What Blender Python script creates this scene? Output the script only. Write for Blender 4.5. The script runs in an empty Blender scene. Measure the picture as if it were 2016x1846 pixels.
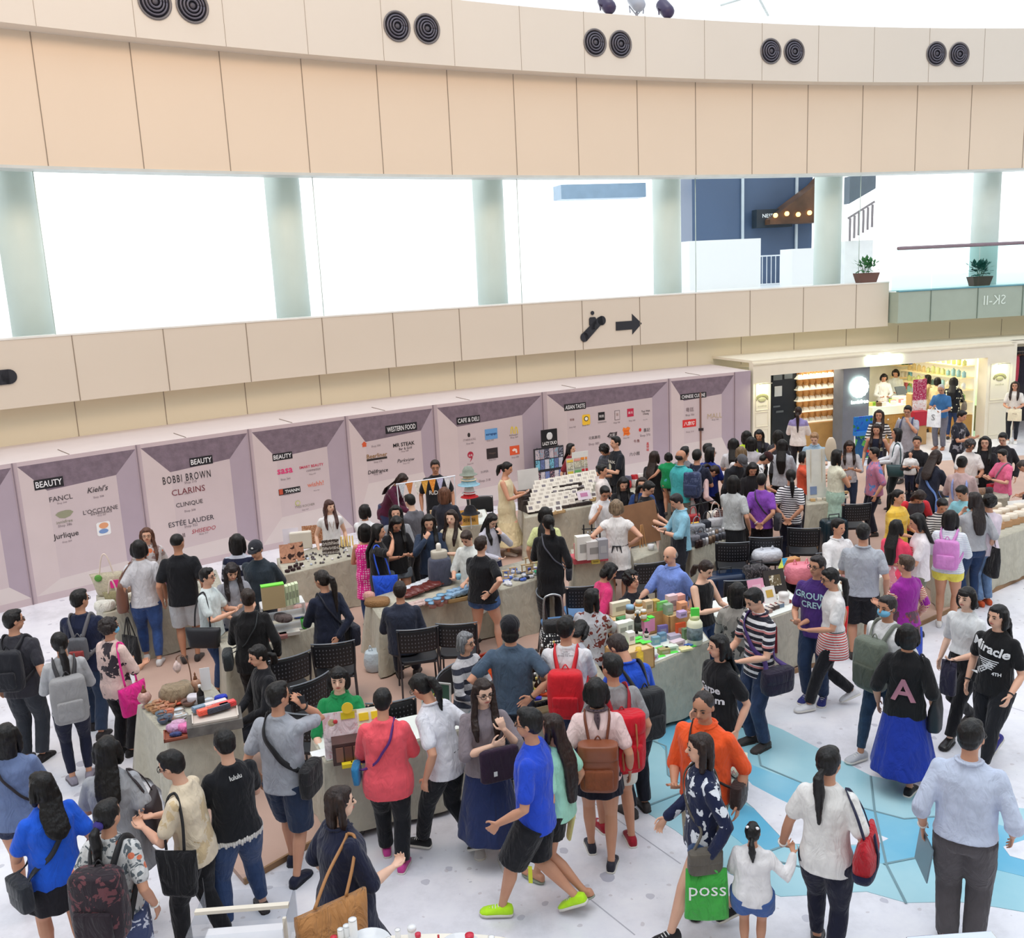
import bpy,math,random,bmesh
from mathutils import Vector,Matrix,Euler,noise
from mathutils.bvhtree import BVHTree
random.seed(11)
PI=math.pi
V=Vector
SC=bpy.context.scene
COL=SC.collection
# ------------------------------------------------------------ camera, light
F=1875.943
CR=V((0.99887596,-0.00949623,-0.04643951))
CU=V((0.04740049,0.20011518,0.97862511))
CF=V((0.0,0.97972636,-0.20034037))
CH=4.8708
CAM=V((0,0,CH))
cd=bpy.data.cameras.new('camera')
cam=bpy.data.objects.new('camera',cd)
COL.objects.link(cam)
cd.sensor_width=36
cd.lens=36*F/2016
cd.clip_start=0.1
cd.clip_end=400
M=Matrix((CR,CU,-CF)).transposed().to_4x4()
M.translation=CAM
cam.matrix_world=M
SC.camera=cam
w=bpy.data.worlds.new('sky')
SC.world=w
w.use_nodes=True
nt=w.node_tree
bg=nt.nodes['Background']
tc=nt.nodes.new('ShaderNodeTexCoord')
sx=nt.nodes.new('ShaderNodeSeparateXYZ')
cr=nt.nodes.new('ShaderNodeValToRGB')
nt.links.new(tc.outputs['Generated'],sx.inputs[0])
nt.links.new(sx.outputs['Z'],cr.inputs[0])
nt.links.new(cr.outputs[0],bg.inputs[0])
cr.color_ramp.elements[0].position=0.0
cr.color_ramp.elements[0].color=(0.98,0.99,1.0,1)
cr.color_ramp.elements[1].position=0.6
cr.color_ramp.elements[1].color=(0.86,0.93,1.0,1)
bg.inputs[1].default_value=1.9
def lamp(name,kind,loc,energy,color=(1,1,1),size=1.0,to=None,sizey=None,**kw):
 d=bpy.data.lights.new(name,kind)
 d.energy=energy
 d.color=color
 if kind=='AREA':
  d.size=size
  if sizey:
   d.shape='RECTANGLE'
   d.size_y=sizey
 elif kind=='SUN':
  d.angle=size
 else:
  d.shadow_soft_size=size
 for k,v in kw.items():
  setattr(d,k,v)
 o=bpy.data.objects.new(name,d)
 COL.objects.link(o)
 o.location=loc
 if to is not None:
  o.rotation_euler=(V(to)-V(loc)).to_track_quat('-Z','Y').to_euler()
 return o
lamp('skylight_sun','SUN',(0,0,20),1.3,(1.0,0.98,0.95),0.6,to=(1.5,3.0,0))
lamp('warm_lamp','AREA',(-3,8,12.5),300,(1.0,0.66,0.42),3.0,to=(-6,19,7.5))
lamp('warm_lamp','AREA',(6,11,12.5),200,(1.0,0.7,0.46),3.0,to=(6,23,7.5))
SC.view_settings.view_transform='Standard'
SC.view_settings.look='None'
SC.view_settings.gamma=1
SC.view_settings.use_curve_mapping=False
SC.view_settings.exposure=0.36
# ------------------------------------------------------------ helpers
def at(x,y,z=0.0):
 d=CF+CR*((x-1008)/F)-CU*((y-923)/F)
 return CAM+d*((z-CH)/d.z)
def lin(c):
 return tuple(((v/255.0)/12.92 if v/255.0<=0.04045 else((v/255.0+0.055)/1.055)**2.4)for v in c)+(1,)
WC=V((20.775,-17.8105,0))
def arc(a,R,z=0.0):
 return V((WC.x+R*math.sin(a),WC.y+R*math.cos(a),z))
def cylpt(x,y,R):
 d=CF+CR*((x-1008)/F)-CU*((y-923)/F)
 ox,oy=-WC.x,-WC.y
 a=d.x*d.x+d.y*d.y
 b=2*(d.x*ox+d.y*oy)
 c=ox*ox+oy*oy-R*R
 t=(-b+math.sqrt(b*b-4*a*c))/2/a
 P=CAM+d*t
 return P,math.atan2(P.x-WC.x,P.y-WC.y)
def prop(o,label=None,cat=None,group=None,kind=None):
 if label:o['label']=label
 if cat:o['category']=cat
 if group:o['group']=group
 if kind:o['kind']=kind
 return o
_mats={}
def nodes(m):
 m.use_nodes=True
 return m.node_tree,m.node_tree.nodes['Principled BSDF']
def mat(c,rough=0.6,metal=0.0,emit=0.0,alpha=1.0,trans=0.0,bump=0.0,bscale=20.0,var=0.06,vscale=3.0,spec=0.5,name=None):
 """plain procedural surface: colour with slight mottling and optional bump"""
 key=('m',c,rough,metal,emit,alpha,trans,bump,bscale,var,vscale,spec)
 if key in _mats:return _mats[key]
 m=bpy.data.materials.new(name or 'surface_%d'%len(_mats))
 t,b=nodes(m)
 L=lin(c)
 if var>0:
  n=t.nodes.new('ShaderNodeTexNoise')
  n.inputs['Scale'].default_value=vscale
  n.inputs['Detail'].default_value=3
  g=t.nodes.new('ShaderNodeTexCoord')
  t.links.new(g.outputs['Object'],n.inputs['Vector'])
  r=t.nodes.new('ShaderNodeValToRGB')
  r.color_ramp.elements[0].position=.3
  r.color_ramp.elements[1].position=.7
  r.color_ramp.elements[0].color=tuple(max(0,v*(1-var))for v in L[:3])+(1,)
  r.color_ramp.elements[1].color=tuple(min(1,v*(1+var))for v in L[:3])+(1,)
  t.links.new(n.outputs[0],r.inputs[0])
  t.links.new(r.outputs[0],b.inputs['Base Color'])
 else:
  b.inputs['Base Color'].default_value=L
 b.inputs['Roughness'].default_value=rough
 b.inputs['Metallic'].default_value=metal
 b.inputs['Specular IOR Level'].default_value=spec
 if emit:
  b.inputs['Emission Color'].default_value=L
  b.inputs['Emission Strength'].default_value=emit
 if trans:
  b.inputs['Transmission Weight'].default_value=trans
  b.inputs['IOR'].default_value=1.3
 if alpha<1:
  b.inputs['Alpha'].default_value=alpha
 if bump:
  n2=t.nodes.new('ShaderNodeTexNoise')
  n2.inputs['Scale'].default_value=bscale
  n2.inputs['Detail'].default_value=4
  g2=t.nodes.new('ShaderNodeTexCoord')
  t.links.new(g2.outputs['Object'],n2.inputs['Vector'])
  bp=t.nodes.new('ShaderNodeBump')
  bp.inputs['Strength'].default_value=bump
  bp.inputs['Distance'].default_value=0.02
  t.links.new(n2.outputs[0],bp.inputs['Height'])
  t.links.new(bp.outputs[0],b.inputs['Normal'])
 _mats[key]=m
 return m
def glassmat(tint=(0.93,0.98,0.97),refl=0.08):
 key=('glass',tint,refl)
 if key in _mats:return _mats[key]
 m=bpy.data.materials.new('clear_glass')
 m.use_nodes=True
 t=m.node_tree
 t.nodes.remove(t.nodes['Principled BSDF'])
 a=t.nodes.new('ShaderNodeBsdfTransparent')
 a.inputs[0].default_value=tint+(1,)
 g=t.nodes.new('ShaderNodeBsdfGlossy')
 g.inputs['Roughness'].default_value=0.02
 fr=t.nodes.new('ShaderNodeLayerWeight')
 fr.inputs['Blend'].default_value=refl
 mx=t.nodes.new('ShaderNodeMixShader')
 mu=t.nodes.new('ShaderNodeMath')
 mu.operation='MULTIPLY'
 mu.inputs[1].default_value=0.35
 t.links.new(fr.outputs['Fresnel'],mu.inputs[0])
 t.links.new(mu.outputs[0],mx.inputs[0])
 t.links.new(a.outputs[0],mx.inputs[1])
 t.links.new(g.outputs[0],mx.inputs[2])
 t.links.new(mx.outputs[0],t.nodes['Material Output'].inputs[0])
 _mats[key]=m
 return m
def ramp(t,fac,stops,const=False):
 r=t.nodes.new('ShaderNodeValToRGB')
 if const:r.color_ramp.interpolation='CONSTANT'
 e=r.color_ramp.elements
 while len(e)<len(stops):e.new(0.5)
 for i,(p,c)in enumerate(stops):
  e[i].position=p
  e[i].color=c
 t.links.new(fac,r.inputs[0])
 return r.outputs[0]
def mathn(t,op,a,b=None):
 n=t.nodes.new('ShaderNodeMath')
 n.operation=op
 for i,v in enumerate((a,b)):
  if v is None:continue
  if isinstance(v,(int,float)):n.inputs[i].default_value=v
  else:t.links.new(v,n.inputs[i])
 return n.outputs[0]
def mixc(t,fac,a,b):
 n=t.nodes.new('ShaderNodeMix')
 n.data_type='RGBA'
 t.links.new(fac,n.inputs[0])
 for i,v in((6,a),(7,b)):
  if isinstance(v,tuple):n.inputs[i].default_value=v
  else:t.links.new(v,n.inputs[i])
 return n.outputs[2]
def fabric(c,pat=None,c2=(255,255,255),s=1.0,rough=0.85,wr=0.5,c3=None):
 """woven cloth with wrinkle bump; pat = stripes / vstripes / floral / dots / plaid / denim / tri"""
 key=('f',c,pat,c2,s,rough,wr,c3)
 if key in _mats:return _mats[key]
 m=bpy.data.materials.new('fabric_%d'%len(_mats))
 t,b=nodes(m)
 g=t.nodes.new('ShaderNodeTexCoord')
 O=g.outputs['Object']
 A,B=lin(c),lin(c2)
 n=t.nodes.new('ShaderNodeTexNoise')
 n.inputs['Scale'].default_value=9
 n.inputs['Detail'].default_value=5
 n.inputs['Distortion'].default_value=0.8
 t.links.new(O,n.inputs['Vector'])
 amp=0.3 if pat=='denim' else 0.1
 base=ramp(t,n.outputs[0],[(0.3,tuple(v*(1-amp)for v in A[:3])+(1,)),(0.7,tuple(min(1,v*(1+amp))for v in A[:3])+(1,))])
 if pat in('stripes','vstripes','plaid','ombre'):
  sp=t.nodes.new('ShaderNodeSeparateXYZ')
  t.links.new(O,sp.inputs[0])
  def band(ax,per,duty):
   return mathn(t,'LESS_THAN',mathn(t,'FRACT',mathn(t,'MULTIPLY',sp.outputs[ax],1/per)),duty)
  if pat=='stripes':
   base=mixc(t,band('Z',0.05*s,0.45),base,B)
   if c3:base=mixc(t,band('Z',0.1*s,0.16),base,lin(c3))
  elif pat=='vstripes':
   base=mixc(t,band('X',0.03*s,0.4),base,B)
  elif pat=='plaid':
   f=mathn(t,'MULTIPLY',mathn(t,'ADD',band('X',0.06*s,0.4),band('Z',0.06*s,0.4)),0.5)
   base=mixc(t,f,base,B)
  else:
   f=mathn(t,'GREATER_THAN',sp.outputs['Z'],s)
   base=mixc(t,f,base,B)
 elif pat in('floral','dots'):
  v=t.nodes.new('ShaderNodeTexVoronoi')
  v.inputs['Scale'].default_value=14/s
  v.inputs['Randomness'].default_value=1.0 if pat=='floral' else 0.25
  if pat=='floral':
   mp=t.nodes.new('ShaderNodeMix')
   mp.data_type='VECTOR'
   mp.inputs[0].default_value=0.25
   t.links.new(O,mp.inputs[4])
   t.links.new(n.outputs['Color'],mp.inputs[5])
   t.links.new(mp.outputs[1],v.inputs['Vector'])
  else:
   t.links.new(O,v.inputs['Vector'])
  f=mathn(t,'LESS_THAN',v.outputs['Distance'],0.36)
  base=mixc(t,f,base,B)
  if c3:
   v2=t.nodes.new('ShaderNodeTexVoronoi')
   v2.inputs['Scale'].default_value=9/s
   t.links.new(O,v2.inputs['Vector'])
   base=mixc(t,mathn(t,'LESS_THAN',v2.outputs['Distance'],0.26),base,lin(c3))
 t.links.new(base,b.inputs['Base Color'])
 b.inputs['Roughness'].default_value=rough
 b.inputs['Specular IOR Level'].default_value=0.25
 b.inputs['Sheen Weight'].default_value=0.15
 n2=t.nodes.new('ShaderNodeTexNoise')
 n2.inputs['Scale'].default_value=6.5
 n2.inputs['Detail'].default_value=3
 n2.inputs['Distortion'].default_value=1.6
 mpg=t.nodes.new('ShaderNodeMapping')
 mpg.inputs['Scale'].default_value=(1.4,1.4,0.6)
 t.links.new(O,mpg.inputs[0])
 t.links.new(mpg.outputs[0],n2.inputs['Vector'])
 bp=t.nodes.new('ShaderNodeBump')
 bp.inputs['Strength'].default_value=wr
 bp.inputs['Distance'].default_value=0.06
 t.links.new(n2.outputs[0],bp.inputs['Height'])
 t.links.new(bp.outputs[0],b.inputs['Normal'])
 _mats[key]=m
 return m
def hairmat(c):
 key=('h',c)
 if key in _mats:return _mats[key]
 m=bpy.data.materials.new('hair_%d'%len(_mats))
 t,b=nodes(m)
 g=t.nodes.new('ShaderNodeTexCoord')
 mp=t.nodes.new('ShaderNodeMapping')
 mp.inputs['Scale'].default_value=(90,90,7)
 t.links.new(g.outputs['Object'],mp.inputs[0])
 n=t.nodes.new('ShaderNodeTexNoise')
 n.inputs['Scale'].default_value=1.0
 n.inputs['Detail'].default_value=3
 t.links.new(mp.outputs[0],n.inputs['Vector'])
 A=lin(c)
 o=ramp(t,n.outputs[0],[(0.35,tuple(v*0.6 for v in A[:3])+(1,)),(0.7,tuple(min(1,v*1.7+0.004)for v in A[:3])+(1,))])
 t.links.new(o,b.inputs['Base Color'])
 b.inputs['Roughness'].default_value=0.42
 b.inputs['Specular IOR Level'].default_value=0.35
 bp=t.nodes.new('ShaderNodeBump')
 bp.inputs['Strength'].default_value=0.5
 bp.inputs['Distance'].default_value=0.01
 t.links.new(n.outputs[0],bp.inputs['Height'])
 t.links.new(bp.outputs[0],b.inputs['Normal'])
 _mats[key]=m
 return m
def frame(d,up=V((0,0,1))):
 d=d.normalized()
 x=d.cross(up)
 if x.length<1e-4:x=V((1,0,0))
 x.normalize()
 return x,d.cross(x).normalized()
class G:
 """collects shapes that become ONE mesh object"""
 def __init__(s):
  s.v=[];s.f=[];s.mi=[];s.k=0
 def add(s,vs,fs,T=None):
  o=len(s.v)
  s.v+=[(T@V(p))if T else V(p)for p in vs]
  s.f+=[tuple(i+o for i in f)for f in fs]
  s.mi+=[s.k]*len(fs)
  return s
 def loft(s,rings,cap=True,T=None):
  n=len(rings[0])
  vs=[p for r in rings for p in r]
  fs=[]
  for i in range(len(rings)-1):
   for j in range(n):
    k=(j+1)%n
    fs.append((i*n+j,i*n+k,(i+1)*n+k,(i+1)*n+j))
  if cap:
   fs.append(tuple(range(n))[::-1])
   fs.append(tuple((len(rings)-1)*n+j for j in range(n)))
  return s.add(vs,fs,T)
 def ering(s,c,X,Y,a,b,n=14,e=2.0):
  out=[]
  for i in range(n):
   t=2*PI*i/n
   ct,st=math.cos(t),math.sin(t)
   if e!=2.0:
    ct=math.copysign(abs(ct)**(2/e),ct)
    st=math.copysign(abs(st)**(2/e),st)
   out.append(V(c)+X*(a*ct)+Y*(b*st))
  return out
 def tube(s,pts,rad,n=10,ends=True,flat=1.0,up=V((0,0,1)),T=None):
  """tapered tube through pts; rad one value or one per point; round ends"""
  pts=[V(p)for p in pts]
  if not isinstance(rad,(list,tuple)):rad=[rad]*len(pts)
  rings=[]
  N=len(pts)
  px=None
  for i,p in enumerate(pts):
   d=(pts[min(i+1,N-1)]-pts[max(i-1,0)])
   if d.length<1e-7:d=V((0,0,1))
   d.normalize()
   if px is None:
    X,Y=frame(d,up)
   else:
    X=(px-d*px.dot(d))
    if X.length<1e-5:X,_=frame(d)
    X.normalize()
    Y=d.cross(X)
   px=X
   r=rad[i]
   if i==0 and ends:
    for q in(80,50,25):
     a=math.radians(q)
     rings.append(s.ering(p-d*r*math.sin(a)*min(1,flat*1.0),X,Y,r*math.cos(a),r*flat*math.cos(a),n))
   rings.append(s.ering(p,X,Y,r,r*flat,n))
   if i==N-1 and ends:
    for q in(25,50,80):
     a=math.radians(q)
     rings.append(s.ering(p+d*r*math.sin(a)*min(1,flat*1.0),X,Y,r*math.cos(a),r*flat*math.cos(a),n))
  return s.loft(rings,True,T)
 def ball(s,c,r,n=14,m=9,T=None):
  if not isinstance(r,(list,tuple)):r=(r,r,r)
  rings=[]
  for i in range(1,m):
   a=-PI/2+PI*i/m
   rings.append([V((c[0]+r[0]*math.cos(a)*math.cos(2*PI*j/n),c[1]+r[1]*math.cos(a)*math.sin(2*PI*j/n),c[2]+r[2]*math.sin(a)))for j in range(n)])
  return s.loft(rings,True,T)
 def box(s,c,d,T=None,taper=1.0):
  x,y,z=d[0]/2,d[1]/2,d[2]/2
  vs=[(c[0]+sx_*x*(taper if sz>0 else 1),c[1]+sy*y*(taper if sz>0 else 1),c[2]+sz*z)for sz in(-1,1)for sx_,sy in((-1,-1),(1,-1),(1,1),(-1,1))]
  return s.add(vs,[(3,2,1,0),(4,5,6,7),(0,1,5,4),(1,2,6,5),(2,3,7,6),(3,0,4,7)],T)
 def lathe(s,prof,c=(0,0,0),n=16,T=None):
  rings=[[V((c[0]+r*math.cos(2*PI*j/n),c[1]+r*math.sin(2*PI*j/n),c[2]+z))for j in range(n)]for r,z in prof]
  return s.loft(rings,True,T)
 def rbox(s,c,d,e=5.0,n=24,T=None,bulge=0.0):
  """soft rounded box lofted along z"""
  rings=[]
  h=d[2]
  for f,k in((0,.82),(.03,.93),(.08,1),(.3,1+bulge),(.6,1+bulge),(.92,1),(.97,.93),(1,.82)):
   rings.append(s.ering(V((c[0],c[1],c[2]-h/2+h*f)),V((1,0,0)),V((0,1,0)),d[0]/2*k,d[1]/2*k,n,e))
  return s.loft(rings,True,T)
 def quad(s,a,b,c,d):
  return s.add([a,b,c,d],[(0,1,2,3)])
 def obj(s,name,m,parent=None,smooth=True,remesh=0,smo=0,disp=0,sub=0,solid=0,bevel=0,loc=None):
  me=bpy.data.meshes.new(name)
  vs=s.v
  if loc is not None:
   vs=[p-V(loc)for p in vs]
  me.from_pydata([tuple(p)for p in vs],[],s.f)
  for mm in(m if isinstance(m,(list,tuple))else[m]):me.materials.append(mm)
  if isinstance(m,(list,tuple)):
   me.polygons.foreach_set('material_index',s.mi)
  if smooth:
   me.polygons.foreach_set('use_smooth',[True]*len(me.polygons))
  me.update()
  o=bpy.data.objects.new(name,me)
  COL.objects.link(o)
  if loc is not None:o.location=loc
  if parent:o.parent=parent
  if remesh:
   md=o.modifiers.new('union','REMESH');md.mode='VOXEL';md.voxel_size=remesh;md.use_smooth_shade=True
  if smo:
   md=o.modifiers.new('soften','SMOOTH');md.factor=0.5;md.iterations=smo
  if disp:
   md=o.modifiers.new('folds','DISPLACE');md.texture=FOLD;md.strength=disp;md.mid_level=0.5;md.texture_coords='LOCAL'
  if solid:
   md=o.modifiers.new('thick','SOLIDIFY');md.thickness=solid;md.offset=0
  if sub:
   md=o.modifiers.new('sub','SUBSURF');md.levels=md.render_levels=sub
  if bevel:
   md=o.modifiers.new('bevel','BEVEL');md.width=bevel;md.segments=2;md.limit_method='ANGLE'
  return o
FOLD=bpy.data.textures.new('cloth_folds','CLOUDS')
FOLD.noise_scale=0.13
FOLD.noise_depth=2
FUZZ=bpy.data.textures.new('hair_locks','CLOUDS')
FUZZ.noise_scale=0.03
FUZZ.noise_depth=1
def empty(name,loc=(0,0,0),rz=0.0,label=None,cat=None,group=None,M4=None,kind=None):
 o=bpy.data.objects.new(name,None)
 o.empty_display_size=0.2
 COL.objects.link(o)
 if M4 is not None:o.matrix_world=M4
 else:
  o.location=loc
  o.rotation_euler=(0,0,rz)
 return prop(o,label,cat,group,kind)
_fontcache={}
def textmesh(s,size=1.0,ext=0.0,bold=0.0,shear=0.0,spacing=1.0):
 """returns verts, faces of lettering centred on the origin in the XY plane"""
 key=(s,ext,bold,shear,spacing)
 if key not in _fontcache:
  cu=bpy.data.curves.new('letters','FONT')
  cu.body=s
  cu.size=1.0
  cu.extrude=ext
  cu.offset=bold
  cu.shear=shear
  cu.space_character=spacing
  cu.align_x='CENTER'
  cu.align_y='CENTER'
  cu.resolution_u=2
  o=bpy.data.objects.new('letters',cu)
  COL.objects.link(o)
  bpy.context.view_layer.update()
  me=bpy.data.meshes.new_from_object(o.evaluated_get(bpy.context.evaluated_depsgraph_get()))
  vs=[v.co.copy()for v in me.vertices]
  fs=[tuple(p.vertices)for p in me.polygons]
  bpy.data.objects.remove(o)
  bpy.data.curves.remove(cu)
  bpy.data.meshes.remove(me)
  if vs:
   x0,x1=min(v.x for v in vs),max(v.x for v in vs)
   y0,y1=min(v.y for v in vs),max(v.y for v in vs)
   c=V(((x0+x1)/2,(y0+y1)/2,0))
   vs=[v-c for v in vs]
  else:
   x0=y0=0;x1=y1=1
  _fontcache[key]=(vs,fs,x1-x0,y1-y0)
 vs,fs,W,Hh=_fontcache[key]
 return[v*size for v in vs],fs,W*size,Hh*size
# ------------------------------------------------------------ people
SKIN={'l':(226,178,152),'m':(208,156,128),'d':(194,142,114),'f':(236,196,172)}
BLK=(17,15,16)
DBR=(38,24,20)
BRN=(74,50,38)
PROF={'f':[(.44,.088,.062),(.49,.097,.071),(.53,.096,.070),(.58,.082,.061),(.62,.075,.056),(.67,.080,.059),(.72,.088,.066),(.76,.091,.063),(.80,.089,.053),(.825,.068,.042),(.845,.036,.035)],'m':[(.44,.088,.062),(.49,.094,.069),(.53,.094,.068),(.58,.088,.065),(.62,.087,.063),(.67,.092,.065),(.72,.100,.069),(.76,.106,.067),(.80,.103,.056),(.825,.075,.044),(.845,.040,.038)]}
ARM={'down':((.150,.02,.50),(.4,-1,-.1),(0,.1,-1),(-1,0,0),.35),'relax':((.155,.06,.52),(.5,-1,-.2),(0,.4,-1),(-1,0,0),.4),'hold':((.050,.19,.665),(.7,-.3,-1),(-.5,.8,.25),(-.3,.2,1),.8),'hold2':((.065,.185,.60),(.7,-.4,-1),(-.5,.8,.1),(-.3,.2,1),.8),'ear':((.094,.070,.862),(.35,.75,-1),(-.25,-.2,1),(-1,0,0),.5),'face':((.040,.125,.80),(.8,.1,-1),(-.35,-.25,1),(-.3,-1,0),.7),'hip':((.118,.00,.60),(1,-.7,0),(-.6,.3,-.6),(-1,0,0),.3),'hipback':((.095,-.085,.575),(1,-.5,0),(-.9,-.1,-.5),(0,-1,.1),.25),'back':((.025,-.105,.53),(1,-.6,-.2),(-.8,-.1,-.6),(0,-1,0),.6),'reach':((.10,.26,.615),(.5,-.3,-1),(-.1,1,-.2),(0,0,-1),.5),'far':((.09,.30,.72),(.5,-.3,-1),(0,1,-.1),(0,0,-1),.4),'cross':((-.015,.125,.69),(1,-.1,-.8),(-1,.1,.2),(0,-1,0),.7),'strap':((.085,.115,.765),(.6,-.2,-1),(-.2,-.35,.9),(0,-1,0),1.1),'carry':((.165,.04,.50),(.3,-1,-.1),(0,.05,-1),(-1,0,0),1.2),'bag':((.085,.16,.60),(.5,-.5,-1),(-.5,.7,.2),(0,0,1),.9),'out':((.27,.04,.58),(0,-1,-.3),(.7,.1,-.7),(-.7,0,-.7),.9),'swingf':((.135,.13,.53),(.4,-1,-.2),(0,.5,-1),(-1,0,0),.6),'swingb':((.15,-.10,.52),(.3,-1,.2),(0,-.3,-1),(-1,0,0),.5),'table':((.10,.20,.57),(.7,-.5,-.6),(-.4,1,-.1),(0,0,-1),.3),'lap':((.06,.17,.56),(.8,-.3,-.7),(-.6,.7,-.2),(0,0,-1),.5),'up':((.09,.14,.87),(1,.2,-.5),(-.3,-.3,1),(0,-1,0),.4)}
def T(c,sl='short',hem=.49,pat=None,c2=(255,255,255),s=1.0,loose=1.0,collar=False,c3=None,flare=0.0,sc=None):
 return dict(c=c,sl=sl,hem=hem,pat=pat,c2=c2,s=s,loose=loose,collar=collar,c3=c3,flare=flare,sc=sc)
def B(kind,c,z=None,pat=None,c2=(255,255,255),s=1.0,fit=1.0,flare=1.0):
 return dict(kind=kind,c=c,z=z,pat=pat,c2=c2,s=s,fit=fit,flare=flare)
def prof(sex,z):
 P=PROF[sex]
 if z<=P[0][0]:return P[0][1],P[0][2]
 for(z0,a0,b0),(z1,a1,b1)in zip(P,P[1:]):
  if z<=z1:
   t=(z-z0)/(z1-z0)
   return a0+(a1-a0)*t,b0+(b1-b0)*t
 return P[-1][1],P[-1][2]
def ik(S,W,l1,l2,pole):
 d=W-S
 L=d.length
 if L>(l1+l2)*.995:
  W=S+d*((l1+l2)*.995/L)
  d=W-S
  L=d.length
 dn=d/L
 a=(l1*l1-l2*l2+L*L)/(2*L)
 hgt=math.sqrt(max(0,l1*l1-a*a))
 p=V(pole)
 p=p-dn*p.dot(dn)
 p.normalize()
 return S+dn*a+p*hgt,W
def hand(g,w,d,nrm,side,curl,k,n=8):
 d=d.normalized()
 nrm=(nrm-d*nrm.dot(d)).normalized()
 t=d.cross(nrm).normalized()
 if side*t.dot(V((0,0,0))+d.cross(nrm))<0:t=-t
 t=t if side>0 else-t
 tt=V((0,1,.6))
 if t.dot(tt)<0 and abs(t.dot(tt))>.3:t=-t
 g.loft([g.ering(w-d*.01*k,t,nrm,.019*k,.015*k,n),g.ering(w+d*.02*k,t,nrm,.027*k,.015*k,n),g.ering(w+d*.05*k,t,nrm,.036*k,.0145*k,n),g.ering(w+d*.082*k,t,nrm,.036*k,.011*k,n)])
 for i,(o,L)in enumerate(((-.030,.058),(-.0105,.070),(.0105,.076),(.031,.068))):
  p=w+d*.076*k+t*o*k
  pts=[p]
  a=curl*.45
  fan=o*3.2
  for q,fr in enumerate((.42,.33,.27)):
   dd=(d*math.cos(a)+nrm*math.sin(a)+t*fan*.6).normalized()
   p=p+dd*L*fr*k
   pts.append(p)
   a+=curl*(.75+.1*(3-i))
  g.tube(pts,[.0092*k,.0088*k,.008*k,.0068*k],6)
 p=w+d*.018*k+t*.026*k
 p1=p+(d*.6+t*.75+nrm*.15).normalized()*.038*k
 p2=p1+(d*.85+t*.3+nrm*(.2+curl*.4)).normalized()*.030*k
 p3=p2+(d*.9-t*.05+nrm*(.2+curl*.5)).normalized()*.022*k
 g.tube([p,p1,p2,p3],[.0125*k,.0105*k,.0095*k,.0078*k],6)
 return w+d*.075*k+nrm*.012*k
def foot(g,k,wd=1.0,hi=1.0,lift=0.0):
 """shoe body, toe towards +Y, sole on z=0; k metres per unit height"""
 X,Z=V((1,0,0)),V((0,0,1))
 rings=[]
 for y,a,top in((-.046,.012,.030),(-.040,.020,.046),(-.020,.024,.052),(.01,.024,.050),(.04,.027,.037),(.07,.030,.028),(.092,.026,.021),(.104,.014,.014)):
  r=[]
  for i in range(12):
   t=2*PI*i/12
   zz=math.sin(t)
   r.append(V((a*wd*k*math.copysign(abs(math.cos(t))**.8,math.cos(t)),y*k,(lift+(top*hi)*(0.5+.5*math.copysign(abs(zz)**.7,zz)))*k)))
  rings.append(r)
 g.loft(rings)
def inpoly(p,pg):
 c=False
 for i in range(len(pg)):
  a,b=pg[i],pg[i-1]
  if(a.y>p.y)!=(b.y>p.y)and p.x<(b.x-a.x)*(p.y-a.y)/(b.y-a.y)+a.x:c=not c
 return c
NPERS=[0]
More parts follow.
